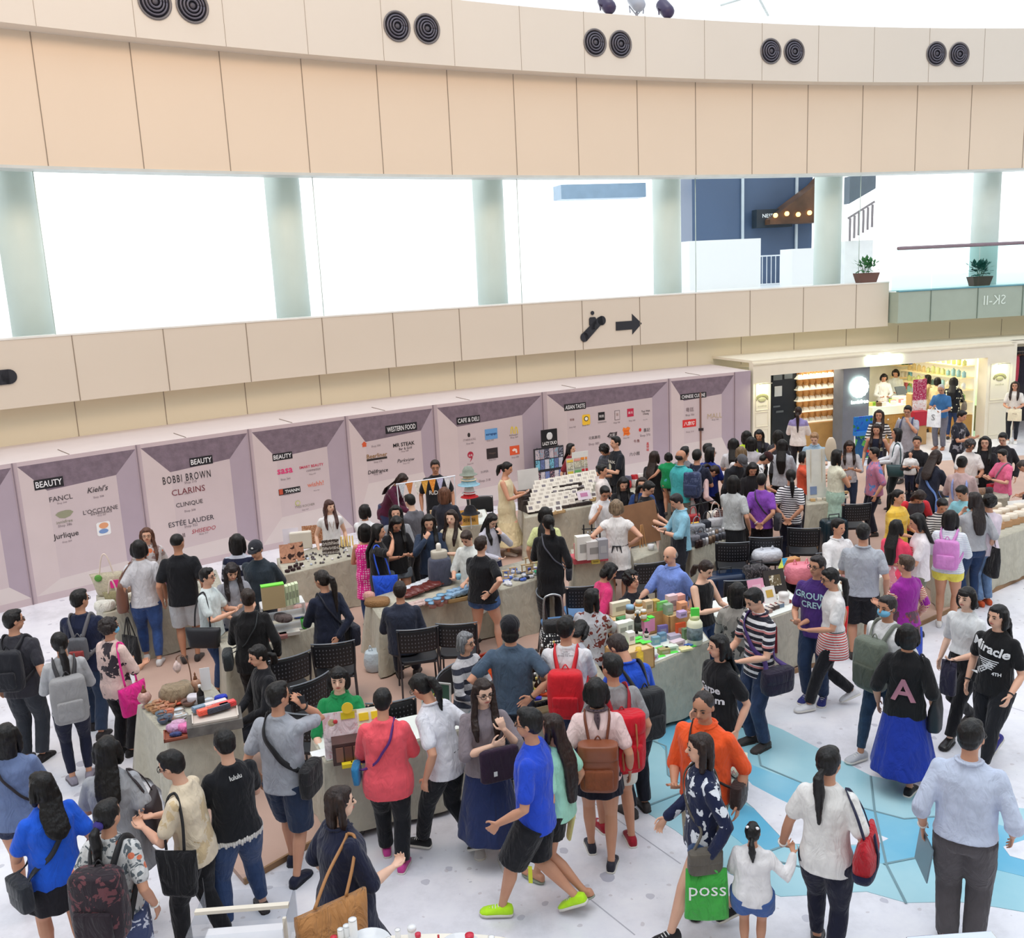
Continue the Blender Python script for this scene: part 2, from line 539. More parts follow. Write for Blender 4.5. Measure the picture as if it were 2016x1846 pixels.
def person(hx,hy,h,face,label,top=None,bot=None,hair=('short',BLK),arms=('down','down'),legs='stand',lean=0,pitch=0,yaw=0,g=1.0,sex='f',shoes=(60,55,55),shoe='shoe',skin='m',acc=(),z0=0.0,pos=None,group=None,dress=None,tilt=0,seat=0.46):
 """stands where the line through the crown of the head meets height h above the floor"""
 NPERS[0]+=1
 rnd=random.Random(NPERS[0]*7+int(hx))
 H=h
 sk=SKIN[skin]
 al=math.radians(lean)
 HZ=.53
 Zdrop=0.0
 if legs=='sit':Zdrop=.50*H-(seat+.06)
 if legs in('walk','walkr'):Zdrop=.008*H
 def bend(p):
  p=V(p)
  t=max(0.0,min(1.0,(p.z-HZ*H+.02*H)/(.14*H)))
  q=V((p.x,p.y,p.z))
  if p.z>HZ*H-.02*H and al:
   a=al*t
   dz=p.z-HZ*H
   q.y=p.y*math.cos(a)+dz*math.sin(a)
   q.z=HZ*H+dz*math.cos(a)-p.y*math.sin(a)
  q.z-=Zdrop
  return q
 NB=bend((0,.004*H,.868*H))
 Rh=Matrix.Rotation(-al,4,'X')@Matrix.Rotation(math.radians(yaw),4,'Z')@Matrix.Rotation(-math.radians(pitch),4,'X')@Matrix.Rotation(math.radians(tilt),4,'Y')
 HT=Matrix.Translation(NB)@Rh@Matrix.Translation(V((0,.006*H,.066*H)))
 HS=HT@Matrix.Scale(H,4)
 ptop=HT@V((0,-.004*H,.070*H))
 if pos is None:
  Wp=at(hx,hy,z0+ptop.z)
  if z0==0 and inpoly(Wp,poly):
   z0=PZ
   Wp=at(hx,hy,z0+ptop.z)
 else:
  Wp=V((pos[0],pos[1],0))
 d=V((-Wp.x,-Wp.y,0)).normalized()
 fw=Matrix.Rotation(math.radians(face),3,'Z')@d
 rz=math.atan2(fw.y,fw.x)-PI/2
 R=Matrix.Rotation(rz,4,'Z')
 off=R@V((ptop.x,ptop.y,0))if pos is None else V((0,0,0))
 base=V((Wp.x-off.x,Wp.y-off.y,z0))
 MW=Matrix.Translation(base)@R
 root=empty('person',base,rz,label,'person',group)
 dist=math.hypot(base.x,base.y)
 near=dist<12.5
 vox=.0065 if dist<10 else(.008 if near else .012)
# ---- limbs
 gg=g
 pr=lambda z:prof(sex,z)
 shx=.100 if sex=='m' else .091
 hands={}
 armp={}
 for i,side in enumerate((-1,1)):
  A=arms[i]
  a=ARM[A]if isinstance(A,str)else ARM['hold']
  Wt=a[0]if isinstance(A,str)else A
  S=bend((side*shx*H*(.6+.4*gg),0,.786*H))
  loc=bend if al and Wt[2]>.5 else(lambda p:V(p)-V((0,0,Zdrop)))
  k_=(.35+.65*gg)if Wt[0]>.09 else 1.0
  Wd=loc((side*Wt[0]*H*k_,Wt[1]*H,Wt[2]*H))
  pole=V((side*a[1][0],a[1][1],a[1][2]))
  E_,Wd=ik(S,Wd,.178*H,.150*H,pole)
  armp[side]=(S,E_,Wd)
 bd=G()
 bk=lambda z:(gg*.95 if z<.77 else(.5+.5*gg)*(.93 if z<.80 else .84))
 rings=[bd.ering(bend((0,0,z*H)),V((1,0,0)),V((0,1,0)),pr(z)[0]*H*bk(z),pr(z)[1]*H*bk(z),18,2.2)for z in(.47,.50,.53,.58,.62,.67,.72,.76,.79,.807,.822,.840)]
 bd.loft(rings)
 bd.tube([bend((0,-.006*H,.82*H)),NB,HT@V((0,-.008*H,-.02*H))],[.036*H,.030*H,.032*H],12)
 bd.ball((0,-.002,.010),(.0455,.0555,.0555),18,12,HS)
 bd.ball((0,.012,-.024),(.037,.040,.040),16,10,HS)
 bd.ball((0,.024,-.050),(.019,.020,.014),10,7,HS)
 bd.tube([(0,.050,.006),(0,.060,-.014)],[.0045,.0085],7,T=HS)
 for s_ in(-1,1):
  bd.ball((s_*.0455,-.002,-.004),(.006,.011,.016),8,6,HS)
 for i,side in enumerate((-1,1)):
  S,E_,Wd=armp[side]
  A=arms[i]
  a=ARM[A]if isinstance(A,str)else ARM['hold']
  q=(.55+.45*gg)
  bd.tube([S,S.lerp(E_,.5),E_,E_.lerp(Wd,.35),Wd],[.031*H*q,.027*H*q,.0215*H*q,.0225*H*q,.0145*H],12)
  fd=(Wd-E_).normalized()
  hd=V((side*a[2][0],a[2][1],a[2][2])).normalized()
  hd=(fd*.9+hd).normalized()
  hn=V((side*a[3][0],a[3][1],a[3][2]))
  hands[side]=hand(bd,Wd,hd,hn,side,a[4],H/1.72,10)
 lg={}
 st={'stand':((-.048,-.006,.0),(.050,.012,.0)),'walk':((-.030,.165,.0),(.036,-.150,.055)),'walkr':((-.036,-.150,.055),(.030,.165,.0)),'wide':((-.105,-.03,0),(.105,.04,0)),'step':((-.05,.085,0),(.05,-.07,0)),'sit':((-.06,.235,0),(.062,.265,0)),'kick':((-.04,-.19,.13),(.04,.06,0))}[legs]
 for i,side in enumerate((-1,1)):
  hp=V((side*.052*H,0,.505*H-Zdrop))
  f=st[i]
  fl=f[2]*H
  an=V((f[0]*H,f[1]*H,.050*H+fl))
  kn,an=ik(hp,an,.245*H,.225*H,(side*.12,1,0.35 if legs=='sit' else 0))
  lg[side]=(hp,kn,an,fl)
  q=.5+.5*gg
  cov=bot is not None and bot['kind']in('pants','slim')
  if cov:q*=.78
  up_=V((0,1,0))if legs!='sit' else V((0,0,1))
  calf=kn.lerp(an,.33)+V((0,-.006*H,0))
  bd.tube([hp,hp.lerp(kn,.5),kn,calf,an.lerp(kn,.12),an],[.054*H*q,.046*H*q,.031*H*q,.032*H*q,.0195*H,.019*H],12,up=up_)
 shoes_parts=[]
 for i,side in enumerate((-1,1)):
  hp,kn,an,fl=lg[side]
  yawf=-side*.16
  pitchf=-math.atan2(fl,.13*H)*1.15 if fl>0 else 0
  FM=Matrix.Translation(V((an.x,an.y,an.z-.050*H)))@Matrix.Rotation(yawf,4,'Z')
  if pitchf:FM=Matrix.Translation(an)@Matrix.Rotation(yawf,4,'Z')@Matrix.Rotation(pitchf,4,'X')@Matrix.Translation(V((0,0,-.050*H)))
  if shoe=='sandal':
   f2=G();foot(f2,H,.86,.86,.006)
   bd.add(f2.v,f2.f,FM)
   sg=G()
   for j in(0,1):
    pass
   sg.loft([sg.ering(V((0,.028*H,z)),V((1,0,0)),V((0,1,0)),.028*H,.076*H,16,2.5)for z in(.0,.007*H)],True,FM)
   st2=G();st2.tube([(-.027*H,.035*H,.006*H),(-.018*H,.045*H,.026*H),(0,.06*H,.030*H),(.018*H,.045*H,.027*H),(.027*H,.035*H,.006*H)],.006*H,6,flat=.5,T=FM)
   o=sg.obj('sandal',mat(shoes,.7),root)
   st2.obj('sandal_strap',mat(shoes,.7),o)
  else:
   sg=G();foot(sg,H)
   for p in range(len(sg.v)):sg.v[p]=FM@sg.v[p]
   o=sg.obj('shoe',fabric(shoes,rough=.6,wr=.2)if shoe!='leather' else mat(shoes,.3,var=0.02),root)
   if near:
    so=G()
    so.loft([[V((x*H,y*H,z*H))for x,y in((-.011,-.047),(-.022,-.038),(-.0265,0),(-.0285,.04),(-.0325,.07),(-.027,.094),(-.01,.107),(.01,.107),(.027,.094),(.0325,.07),(.0285,.04),(.0265,0),(.022,-.038),(.011,-.047))]for z in(0,.011)],True,FM)
    so.obj('sole',mat((225,222,215)if shoe in('sneaker',)else tuple(int(v*.7)for v in shoes),.7),o)
    if shoe=='sneaker':
     la=G()
     for q in range(4):
      y=.018+q*.013
      zt=.049-q*.0072
      la.tube([(-.014*H,y*H,(zt-.004)*H),(0,(y+.003)*H,(zt+.002)*H),(.014*H,y*H,(zt-.004)*H)],.0026*H,5,T=FM)
     lc=(235,60,140)if 'pinklace' in acc else(225,225,225)
     la.obj('laces',mat(lc,.8),o)
 bd.obj('body',skinmat(sk),root,remesh=vox,smo=3)
# ---- upper garment
 topo=None
 tg=None
 dr=dress or top
 if dr:
  tg=G()
  lo=dr['loose']
  mg=.012+(lo-1)*.05
  hem=dr['hem']
  zs=[z for z in(.44,.47,.50,.53,.56,.59,.62,.65,.68,.71,.74,.77,.80)if z>hem+.012]
  lo_z=max(hem,.45)
  ex=max(0,.45-hem)
  rs=[]
  def gr(z,extra=0.0,a_=None):
   a,b=pr(max(z,.45))
   wv=.0
   a=a*gg+mg/H*1.0+(lo-1)*.12*(a if z<.74 else 0)+extra
   b=b*gg+mg/H*1.0+(lo-1)*.25*(b if z<.74 else 0)+extra
   if lo>1.0 and z<.70:
    a=max(a,(pr(.72)[0]*gg+mg/H)*.96)
    b=max(b,(pr(.72)[1]*gg+mg/H)*.98)
   return tg.ering(bend((0,0,z*H))if z>.5 else V((0,0,z*H-Zdrop)),V((1,0,0)),V((0,1,0)),a*H,b*H,22,2.25)
  if ex:
   nst=max(2,int(ex/.05))
   for q in range(nst):
    z=hem+(.45-hem)*q/nst
    rs.append(gr(z,(.45-z)*(.10+dr['flare'])))
  else:
   rs.append(gr(hem,.009+dr['flare']*.03))
  for z in zs:rs.append(gr(z,dr['flare']*max(0,.62-z)*.25))
  if dr['sl']=='none':
   rs.append(tg.ering(bend((0,0,.815*H)),V((1,0,0)),V((0,1,0)),.072*H,.050*H,22,2.2))
   rs[-2]=tg.ering(bend((0,0,.80*H)),V((1,0,0)),V((0,1,0)),.078*H*(.5+.5*gg),.058*H,22,2.2)
  else:
   kk=.5+.5*gg
   rs[-1]=tg.ering(bend((0,0,.79*H)),V((1,0,0)),V((0,1,0)),(pr(.79)[0]*kk+.006)*H,(pr(.79)[1]*kk+.008)*H,22,2.2)
   rs.append(tg.ering(bend((0,0,.812*H)),V((1,0,0)),V((0,1,0)),(pr(.812)[0]*.94*kk)*H+.006,.052*H*kk,22,2.2))
   rs.append(tg.ering(bend((0,-.002*H,.829*H)),V((1,0,0)),V((0,1,0)),.062*H*kk,.046*H*kk,22,2.1))
   rs.append(tg.ering(bend((0,-.006*H,.846*H)),V((1,0,0)),V((0,1,0)),.044*H*kk,.041*H*kk,22,2))
  tg.loft(rs)
  sl=dr['sl']
  if sl!='none':
   for side in(-1,1):
    S,E_,Wd=armp[side]
    q=(.55+.45*gg)
    r0,r1,r2=.0315*H*q+.008,.0255*H*q+.013,.018*H+.010
    ls=(lo-1)*.045
    if sl=='cap':tg.tube([S,S.lerp(E_,.22)],[r0,r0*.98+ls],12)
    elif sl=='short':tg.tube([S,S.lerp(E_,.35),S.lerp(E_,.66)],[r0,r0*.98+ls*.5,r0*.98+ls],12)
    elif sl=='elbow':tg.tube([S,S.lerp(E_,.5),S.lerp(E_,.97)],[r0,r0*.95+ls,r0*.93+ls],12)
    elif sl=='roll':tg.tube([S,S.lerp(E_,.5),E_,E_.lerp(Wd,.18)],[r0,r0*.95,r1+.006,r1+.008],12)
    else:
     tg.tube([S,S.lerp(E_,.5),E_,E_.lerp(Wd,.5),E_.lerp(Wd,.93)],[r0,(r0+r1)/2,r1,(r1+r2)/2,r2],12)
  if legs=='sit' and hem<.5:
   for side in(-1,1):tg.tube([lg[side][0],lg[side][0].lerp(lg[side][1],.25)],[.07*H,.062*H],12)
  nm='dress' if dress else('shirt' if dr['collar']else 'top')
  topo=tg.obj(nm,fabric(dr['c'],dr['pat'],dr['c2'],dr['s'],c3=dr['c3']),root,remesh=.010 if near else .014,smo=4,disp=.016 if near else .008)
  if dr['collar']:
   cg=G()
   kc=(.5+.5*gg)*1.04
   pts=[]
   for q in range(11):
    t=PI/2+.35+(2*PI-.7)*q/10
    pts.append(bend((.042*kc*H*math.cos(t),.043*kc*H*math.sin(t)-.004*H,(.843-.012*max(0,math.sin(t)))*H)))
   cg.tube(pts,.011*H,6,flat=.6)
   cg.obj('collar',fabric(dr['sc']or dr['c']),topo)
# ---- lower garment
 if bot:
  kd=bot['kind']
  fm=fabric(bot['c'],bot['pat'],bot['c2'],bot['s'])
  if kd in('pants','slim','shorts'):
   pg=G()
   q=(.5+.5*gg)*bot['fit']
   rs=[pg.ering(V((0,0,z*H-Zdrop)),V((1,0,0)),V((0,1,0)),(a*gg+.003)*H,(b*gg+.003)*H,18,2.2)for z,a,b in((.455,.078,.055),(.475,.094,.068),(.50,.098,.072),(.53,.095,.069),(.57,.086,.064),(.60,.081,.061))]
   pg.loft(rs)
   for side in(-1,1):
    hp,kn,an,fl=lg[side]
    sm=kd=='slim'
    if kd=='shorts':
     e=bot['z']if bot['z']else .6
     e1=hp.lerp(kn,min(1,e))
     r=.062*H*q
     if e>1:e1=kn.lerp(an,e-1)
     pts=[hp,hp.lerp(kn,.5*min(1,e)),e1]if e<=1 else[hp,hp.lerp(kn,.5),kn,e1]
     rr=[r,r*.98,r*.92]if e<=1 else[r,r*.92,.050*H*q,.048*H*q]
     pg.tube(pts,rr,14,ends=False)
    else:
     e1=an.lerp(kn,.03 if not sm else .10)
     pg.tube([hp,hp.lerp(kn,.5),kn,kn.lerp(an,.4),e1],[.060*H*q,(.051 if sm else .055)*H*q,(.0355 if sm else .044)*H*q,(.035 if sm else .041)*H*q,(.0245 if sm else .037)*H*q],14,ends=False)
   pg.obj('shorts' if kd=='shorts' else 'trousers',fm,root,remesh=.010 if near else .014,smo=3,disp=.014 if near else .008)
  else:
   zt,zb=.615,bot['z']
   n=40
   yf=(lg[-1][2].y+lg[1][2].y)/2
   rs=[]
   nz=9
   for q in range(nz+1):
    f=q/nz
    z=zt+(zb-zt)*f
    a,b=pr(max(z,.47))
    if z<.5:a,b=pr(.50)
    a=(a*gg+.008)*H
    b=(b*gg+.008)*H
    gr_=max(0,.52-z)*.16*bot['flare']
    a+=gr_*H;b+=gr_*H*(1.0 if legs=='stand' else 1.6)
    ring=[]
    for j in range(n):
     t=2*PI*j/n
     wv=1+(.055*f*math.sin(t*9+.7*math.sin(3*t)+rnd.random()*.1)*(1 if zb<.42 else .5))
     ring.append(V((a*wv*math.cos(t),b*wv*math.sin(t)+yf*f*.6,z*H-Zdrop)))
    rs.append(ring)
   sg=G();sg.loft(rs,False)
   sg.obj('skirt',fm,root,solid=.008,sub=1)
# ---- hair
 hs,hc=hair[0],hair[1]
 hg=G()
 hmn=hairmat(hc)
 nm='hair'
 HB=lambda x,y,z:bend((x*H,y*H,z*H))
 if hs in('short','pony','bun','long','longf','bob','boy','mid','cap','capf','curly','low'):
  hg.ball((0,-.008,.016),(.0505,.0560,.0565),18,12,HS)
  if hs in('short','boy'):
   hg.ball((0,.018,.050),(.036,.034,.020),12,8,HS)
   hg.ball((0,-.026,-.006),(.043,.034,.040),14,9,HS)
  if hs not in('short','boy'):
   hg.ball((0,-.022,-.004),(.047,.038,.046),14,9,HS)
   hg.ball((0,.026,.046),(.032,.025,.018),12,8,HS)
 if hs=='curly':
  hg.ball((0,-.012,.012),(.060,.062,.064),18,12,HS)
 if hs in('bob','mid','long','longf'):
  dz={'bob':-.052,'mid':-.085,'long':-.06,'longf':-.06}[hs]
  for s_ in(-1,1):
   hg.tube([(s_*.040,-.004,.030),(s_*.051,-.004,-.005),(s_*.050,-.002,dz*.75),(s_*.044,.000,dz-.004)],[.018,.017,.018,.013],9,flat=1.1,T=HS)
  hg.tube([(0,-.034,.02),(0,-.040,-.02),(0,-.038,dz)],[.045,.048,.044],14,flat=.5,up=V((0,1,0)),T=HS)
 if hs in('long','longf'):
  L=hair[2]if len(hair)>2 else .66
  p0=HT@V((0,-.040*H,-.01*H))
  p1=HT@V((0,-.045*H,-.05*H))
  bb=pr(.76)[1]*gg
  pts=[p0,p1,HB(0,-.058,.83),HB(0,-bb-.020,.77)]
  rr=[.045,.050,.056,.056]
  if L<.75:pts.append(HB(0.004,-pr(L)[1]*gg-.024,(L+.77)/2));rr.append(.052)
  pts.append(HB(.006,-pr(max(L,.6))[1]*gg-.026,L));rr.append(.030)
  rings=[]
  for p,r_ in zip(pts,rr):
   rings.append(hg.ering(p,V((1,0,0)),V((0,1,0)).lerp(V((0,.5,1)),.15).normalized(),r_*H,.022*H,16,2.2))
  hg.loft(rings)
 if hs=='longf':
  for s_ in(-1,1):
   hg.tube([HT@V((s_*.048*H,.006*H,-.03*H)),HB(s_*.055,.045,.81),HB(s_*.056,.080*gg,.76),HB(s_*.05,.082*gg,.70)],[.018*H,.022*H,.022*H,.010*H],9,flat=.6)
 if hs in('pony','low'):
  up=.018 if hs=='pony' else-.02
  hg.ball((0,-.060,up),(.016,.016,.016),10,7,HS)
  a0=HT@V((0,-.066*H,up*H))
  a1=HT@V((0,-.090*H,(up-.02)*H))
  a2=HT@V((.004*H,-.088*H,(up-.075)*H))
  L=hair[2]if len(hair)>2 else .13
  a3=a2+V((.004*H,-.01*H,-L*H*.7))
  hg.tube([a0,a1,a2,a3],[.014*H,.022*H,.025*H,.008*H],10)
 if hs=='bun':
  hg.ball((0,-.058,.034),(.026,.022,.024),12,8,HS)
 if hs=='balding':
  hg.ball((0,-.017,-.004),(.0490,.047,.036),16,10,HS)
 if hs=='buzz':
  hg.ball((0,-.008,.018),(.0485,.0535,.0525),18,12,HS)
 if hs in('cap','capf'):
  if hs=='cap':hg.ball((0,-.03,-.03),(.048,.034,.040),14,9,HS)
 ho=hg.obj(nm,hmn,root,remesh=.007 if near else .010,smo=2)
 if near or hs=='curly':
  md=ho.modifiers.new('locks','DISPLACE');md.texture=FUZZ;md.strength=.008 if hs!='curly' else .03;md.texture_coords='LOCAL'
 if hs in('cap','capf'):
  cg=G()
  cg.ball((0,-.004,.026),(.0545,.0620,.0520),20,10,HS)
  cg.loft([cg.ering(V((0,.052,.026+dz_)),V((1,0,0)),V((0,1,-.15)),.038,.042,18,2.2)for dz_ in(0,.005)],True,HS)
  co=cg.obj('cap',fabric(hair[2]if len(hair)>2 else(38,38,44)),root)
  if near or hs=='capf':
   lg_=G();lg_.ball((0,.052,.046),(.010,.005,.008),8,6,HS)
   lg_.obj('cap_badge',mat((225,225,225)),co)
# ---- face
 rel=abs(((face+yaw+180)%360)-180)
 if rel<125:
  for s_ in(-1,1):
   fa=G();fa.ball((s_*.0185,.0490,.0015),(.0078,.005,.0034),9,6,HS)
   fa.obj('eye',mat((34,24,22),.25,var=0),root)
   if near:
    fb=G();fb.tube([(s_*.009,.0525,.0125),(s_*.018,.0515,.0155),(s_*.028,.0455,.0125)],[.0022,.0026,.0012],6,T=HS)
    fb.obj('eyebrow',mat(hc,.8,var=0),root)
  if 'mask' not in acc:
   fl_=G();fl_.tube([(-.0125,.0465,-.0335),(0,.0515,-.0325),(.0125,.0465,-.0335)],[.0022,.0048,.0022],7,T=HS)
   fl_.obj('lips',mat((178,92,84)if sex=='f' else(160,96,82),.45,var=0),root)
 if 'glasses' in acc or 'sunglasses' in acc:
  gl=G()
  for s_ in(-1,1):
   pts=[(s_*.0195+.0155*math.cos(t),.0570-.004*abs(math.cos(t)),.001+.0115*math.sin(t))for t in[2*PI*q/14 for q in range(15)]]
   gl.tube(pts,.0016,5,T=HS)
   gl.tube([(s_*.036,.052,.004),(s_*.048,.03,.004),(s_*.049,-.002,.002)],.0014,5,T=HS)
  gl.tube([(-.005,.057,.003),(.005,.057,.003)],.0015,5,T=HS)
  gl.obj('glasses',mat((28,24,26),.3,var=0),root)
 if 'mask' in acc:
  mk=G();mk.ball((0,.026,-.024),(.0385,.0345,.0290),16,10,HS)
  mo=mk.obj('face_mask',mat((120,190,228),.8),root)
  for s_ in(-1,1):
   st_=G();st_.tube([(s_*.034,.036,-.012),(s_*.048,.0,.004)],.0013,5,T=HS)
   st_.obj('ear_loop',mat((235,240,245)),mo)
 if 'watchl' in acc or 'watchr' in acc or 'bandl' in acc or 'bandr' in acc:
  for s_,c_ in((-1,'l'),(1,'r')):
   if('watch'+c_)in acc or('band'+c_)in acc:
    S,E_,Wd=armp[s_]
    wg=G();p=E_.lerp(Wd,.93)
    X,Y=frame((Wd-E_))
    wg.tube([p+X*.0175*H*math.cos(t)+Y*.0175*H*math.sin(t)for t in[2*PI*q/12 for q in range(13)]],.0045*H,6,ends=False)
    wg.obj('wristband',mat((30,30,34)if 'watch'+c_ in acc else(235,235,232),.5),root)
 if 'scrunchie' in acc:
  g_=G();g_.ball((0,-.060,-.016),(.024,.018,.022),10,7,HS)
  g_.obj('hair_scrunchie',mat((58,48,128),.8,bump=.8),root)
 if 'bows' in acc:
  for s_ in(-1,1):
   g_=G();g_.ball((s_*.030,-.030,.052),(.014,.010,.010),10,7,HS)
   g_.obj('hair_clip',mat((245,242,246),.6),root)
 if 'scarf' in acc:
  g_=G()
  g_.tube([bend((.047*H*math.cos(t),.047*H*math.sin(t),(.848-.006*math.sin(t))*H))for t in[2*PI*q/14 for q in range(15)]],.012*H,7,flat=.6)
  g_.tube([HB(0,-.055,.845),HB(0,-.068,.82),HB(.005,-.076,.77)],[.013*H,.016*H,.003*H],8,flat=.35)
  g_.obj('neck_scarf',fabric((88,72,78),'dots',(60,48,56),.4),root)
 if 'lanyard' in acc:
  g_=G();g_.tube([HB(-.035,.02,.85),HB(-.02,.078*gg,.76),HB(0,.088*gg,.68),HB(.02,.078*gg,.76),HB(.035,.02,.85)],.002*H,5)
  g_.obj('necklace',mat((150,110,70),.5),root)
 if 'apronstr' in acc:
  g_=G();a,b=pr(.60);a,b=a*gg*H+.022,b*gg*H+.022
  g_.tube([(a*math.cos(t),b*math.sin(t),.595*H)for t in[2*PI*q/20 for q in range(21)]],.011,6,ends=False)
  for s_ in(-1,1):g_.tube([(0,-b,.595*H),(s_*.05,-b-.02,.60*H),(s_*.07,-b-.015,.54*H)],[.009,.014,.006],6)
  g_.tube([(0,-b,.595*H),(.015,-b-.015,.53*H),(.02,-b-.012,.46*H)],[.010,.011,.007],6)
  ao=g_.obj('apron_ties',fabric((40,42,48)),root)
 if 'apron' in acc:
  g_=G();a,b=pr(.53);a,b=a*gg*H+.030,b*gg*H+.034
  rs=[]
  for z in(.62,.55,.46,.36,.28):
   rs.append([V((a*math.cos(t)*1.0,b*math.sin(t)+(.55-z)*.05*H,z*H))for t in[PI*q/10 for q in range(11)]])
  n=11
  g_.add([p for r in rs for p in r],[(i*n+j,i*n+j+1,(i+1)*n+j+1,(i+1)*n+j)for i in range(4)for j in range(10)])
  g_.obj('apron',fabric((40,44,54)),root,solid=.008)
 if 'lace' in acc:
  g_=G();a,b=pr(.47);a,b=a*gg*H+.026,b*gg*H+.026
  z=(dr['hem']-.012)*H
  for q in range(60):
   t=2*PI*q/60
   g_.ball((a*math.cos(t),b*math.sin(t),z+.010*math.sin(q*2.1)),(.013,.013,.030),6,5)
  g_.obj('lace_hem',mat((225,222,218),.9,bump=.8,bscale=60),topo)
 if 'fringe' in acc:
  g_=G();g_.ball((0,.034,.034),(.036,.022,.022),12,8,HS)
  g_.obj('hair_fringe',hmn,ho)
 info=dict(M=MW,root=root,H=H,bend=bend,HT=HT,hands=hands,g=gg,pr=pr,tg=tg,top=topo,arm=armp,lo=dr['loose']if dr else 1,rz=rz,base=base,drop=Zdrop,near=near)
 return info
def skinmat(c):
 key=('skin',c)
 if key in _mats:return _mats[key]
 m=bpy.data.materials.new('skin')
 t,b=nodes(m)
 n=t.nodes.new('ShaderNodeTexNoise')
 n.inputs['Scale'].default_value=6
 g=t.nodes.new('ShaderNodeTexCoord')
 t.links.new(g.outputs['Object'],n.inputs['Vector'])
 A=lin(c)
 o=ramp(t,n.outputs[0],[(.3,(A[0]*.93,A[1]*.86,A[2]*.84,1)),(.7,A)])
 t.links.new(o,b.inputs['Base Color'])
 b.inputs['Roughness'].default_value=.5
 b.inputs['Subsurface Weight'].default_value=0.0
 b.inputs['Specular IOR Level'].default_value=.35
 _mats[key]=m
 return m
def decal(P,s,size,z,x=0.0,side=1,c=(235,235,235),name='print',shape=None,rot=0.0,bold=.01):
 """lettering lying on the cloth of the upper garment; size metres"""
 if P['tg']is None:return
 tg=P['tg']
 bv=BVHTree.FromPolygons([tuple(v)for v in tg.v],tg.f)
 if shape:vs,fs=shape
 else:
  vs,fs,_,_=textmesh(s,1.0,0,bold)
 Rr=Matrix.Rotation(rot,3,'Z')
 H=P['H']
 out=[]
 for v in vs:
  v=Rr@V((v.x*size,v.y*size,0))
  X=x*H+v.x*side*-1
  p0=P['bend']((X,0,z*H+v.y))
  o=V((X,p0.y+side*.6,p0.z))
  h_=bv.ray_cast(o,V((0,-side,0)))
  y=h_[0].y if h_[0]else p0.y+side*.1
  out.append(V((X,y+side*.014,p0.z)))
 g=G();g.add(out,fs)
 return g.obj(name,mat(c,.7,var=.02),P['top'],smooth=False)
# ------------------------------------------------------------ things people carry
def _bagroot(P,name,loc,label,cat='bag',group=None):
 M_=P['M']@Matrix.Translation(V(loc))
 return empty(name,label=label,cat=cat,group=group,M4=M_),Matrix.Translation(-V(loc))
def sub(g,loc):
 g.v=[p-V(loc)for p in g.v]
 return g
def strapmesh(pts,w,th=.004):
 g=G()
 n=len(pts)
 pts=[V(p)for p in pts]
 rings=[]
 for i,p in enumerate(pts):
  d=(pts[min(i+1,n-1)]-pts[max(i-1,0)]).normalized()
  out=V((p.x,p.y,0))
  out=out.normalized()if out.length>1e-4 else V((0,1,0))
  X=d.cross(out)
  if X.length<.2:X=V((1,0,0))
  X.normalize()
  Y=d.cross(X).normalized()
  rings.append([p+X*w+Y*th,p-X*w+Y*th,p-X*w-Y*th,p+X*w-Y*th])
 g.loft(rings)
 return g
def spline(pts,n=6):
 pts=[V(p)for p in pts]
 out=[]
 N=len(pts)
 for i in range(N-1):
  a,b,c,d=pts[max(0,i-1)],pts[i],pts[i+1],pts[min(N-1,i+2)]
  for q in range(n):
   t=q/n
   out.append(.5*((2*b)+(c-a)*t+(2*a-5*b+4*c-d)*t*t+(3*b-a-3*c+d)*t**3))
 out.append(pts[-1])
 return out
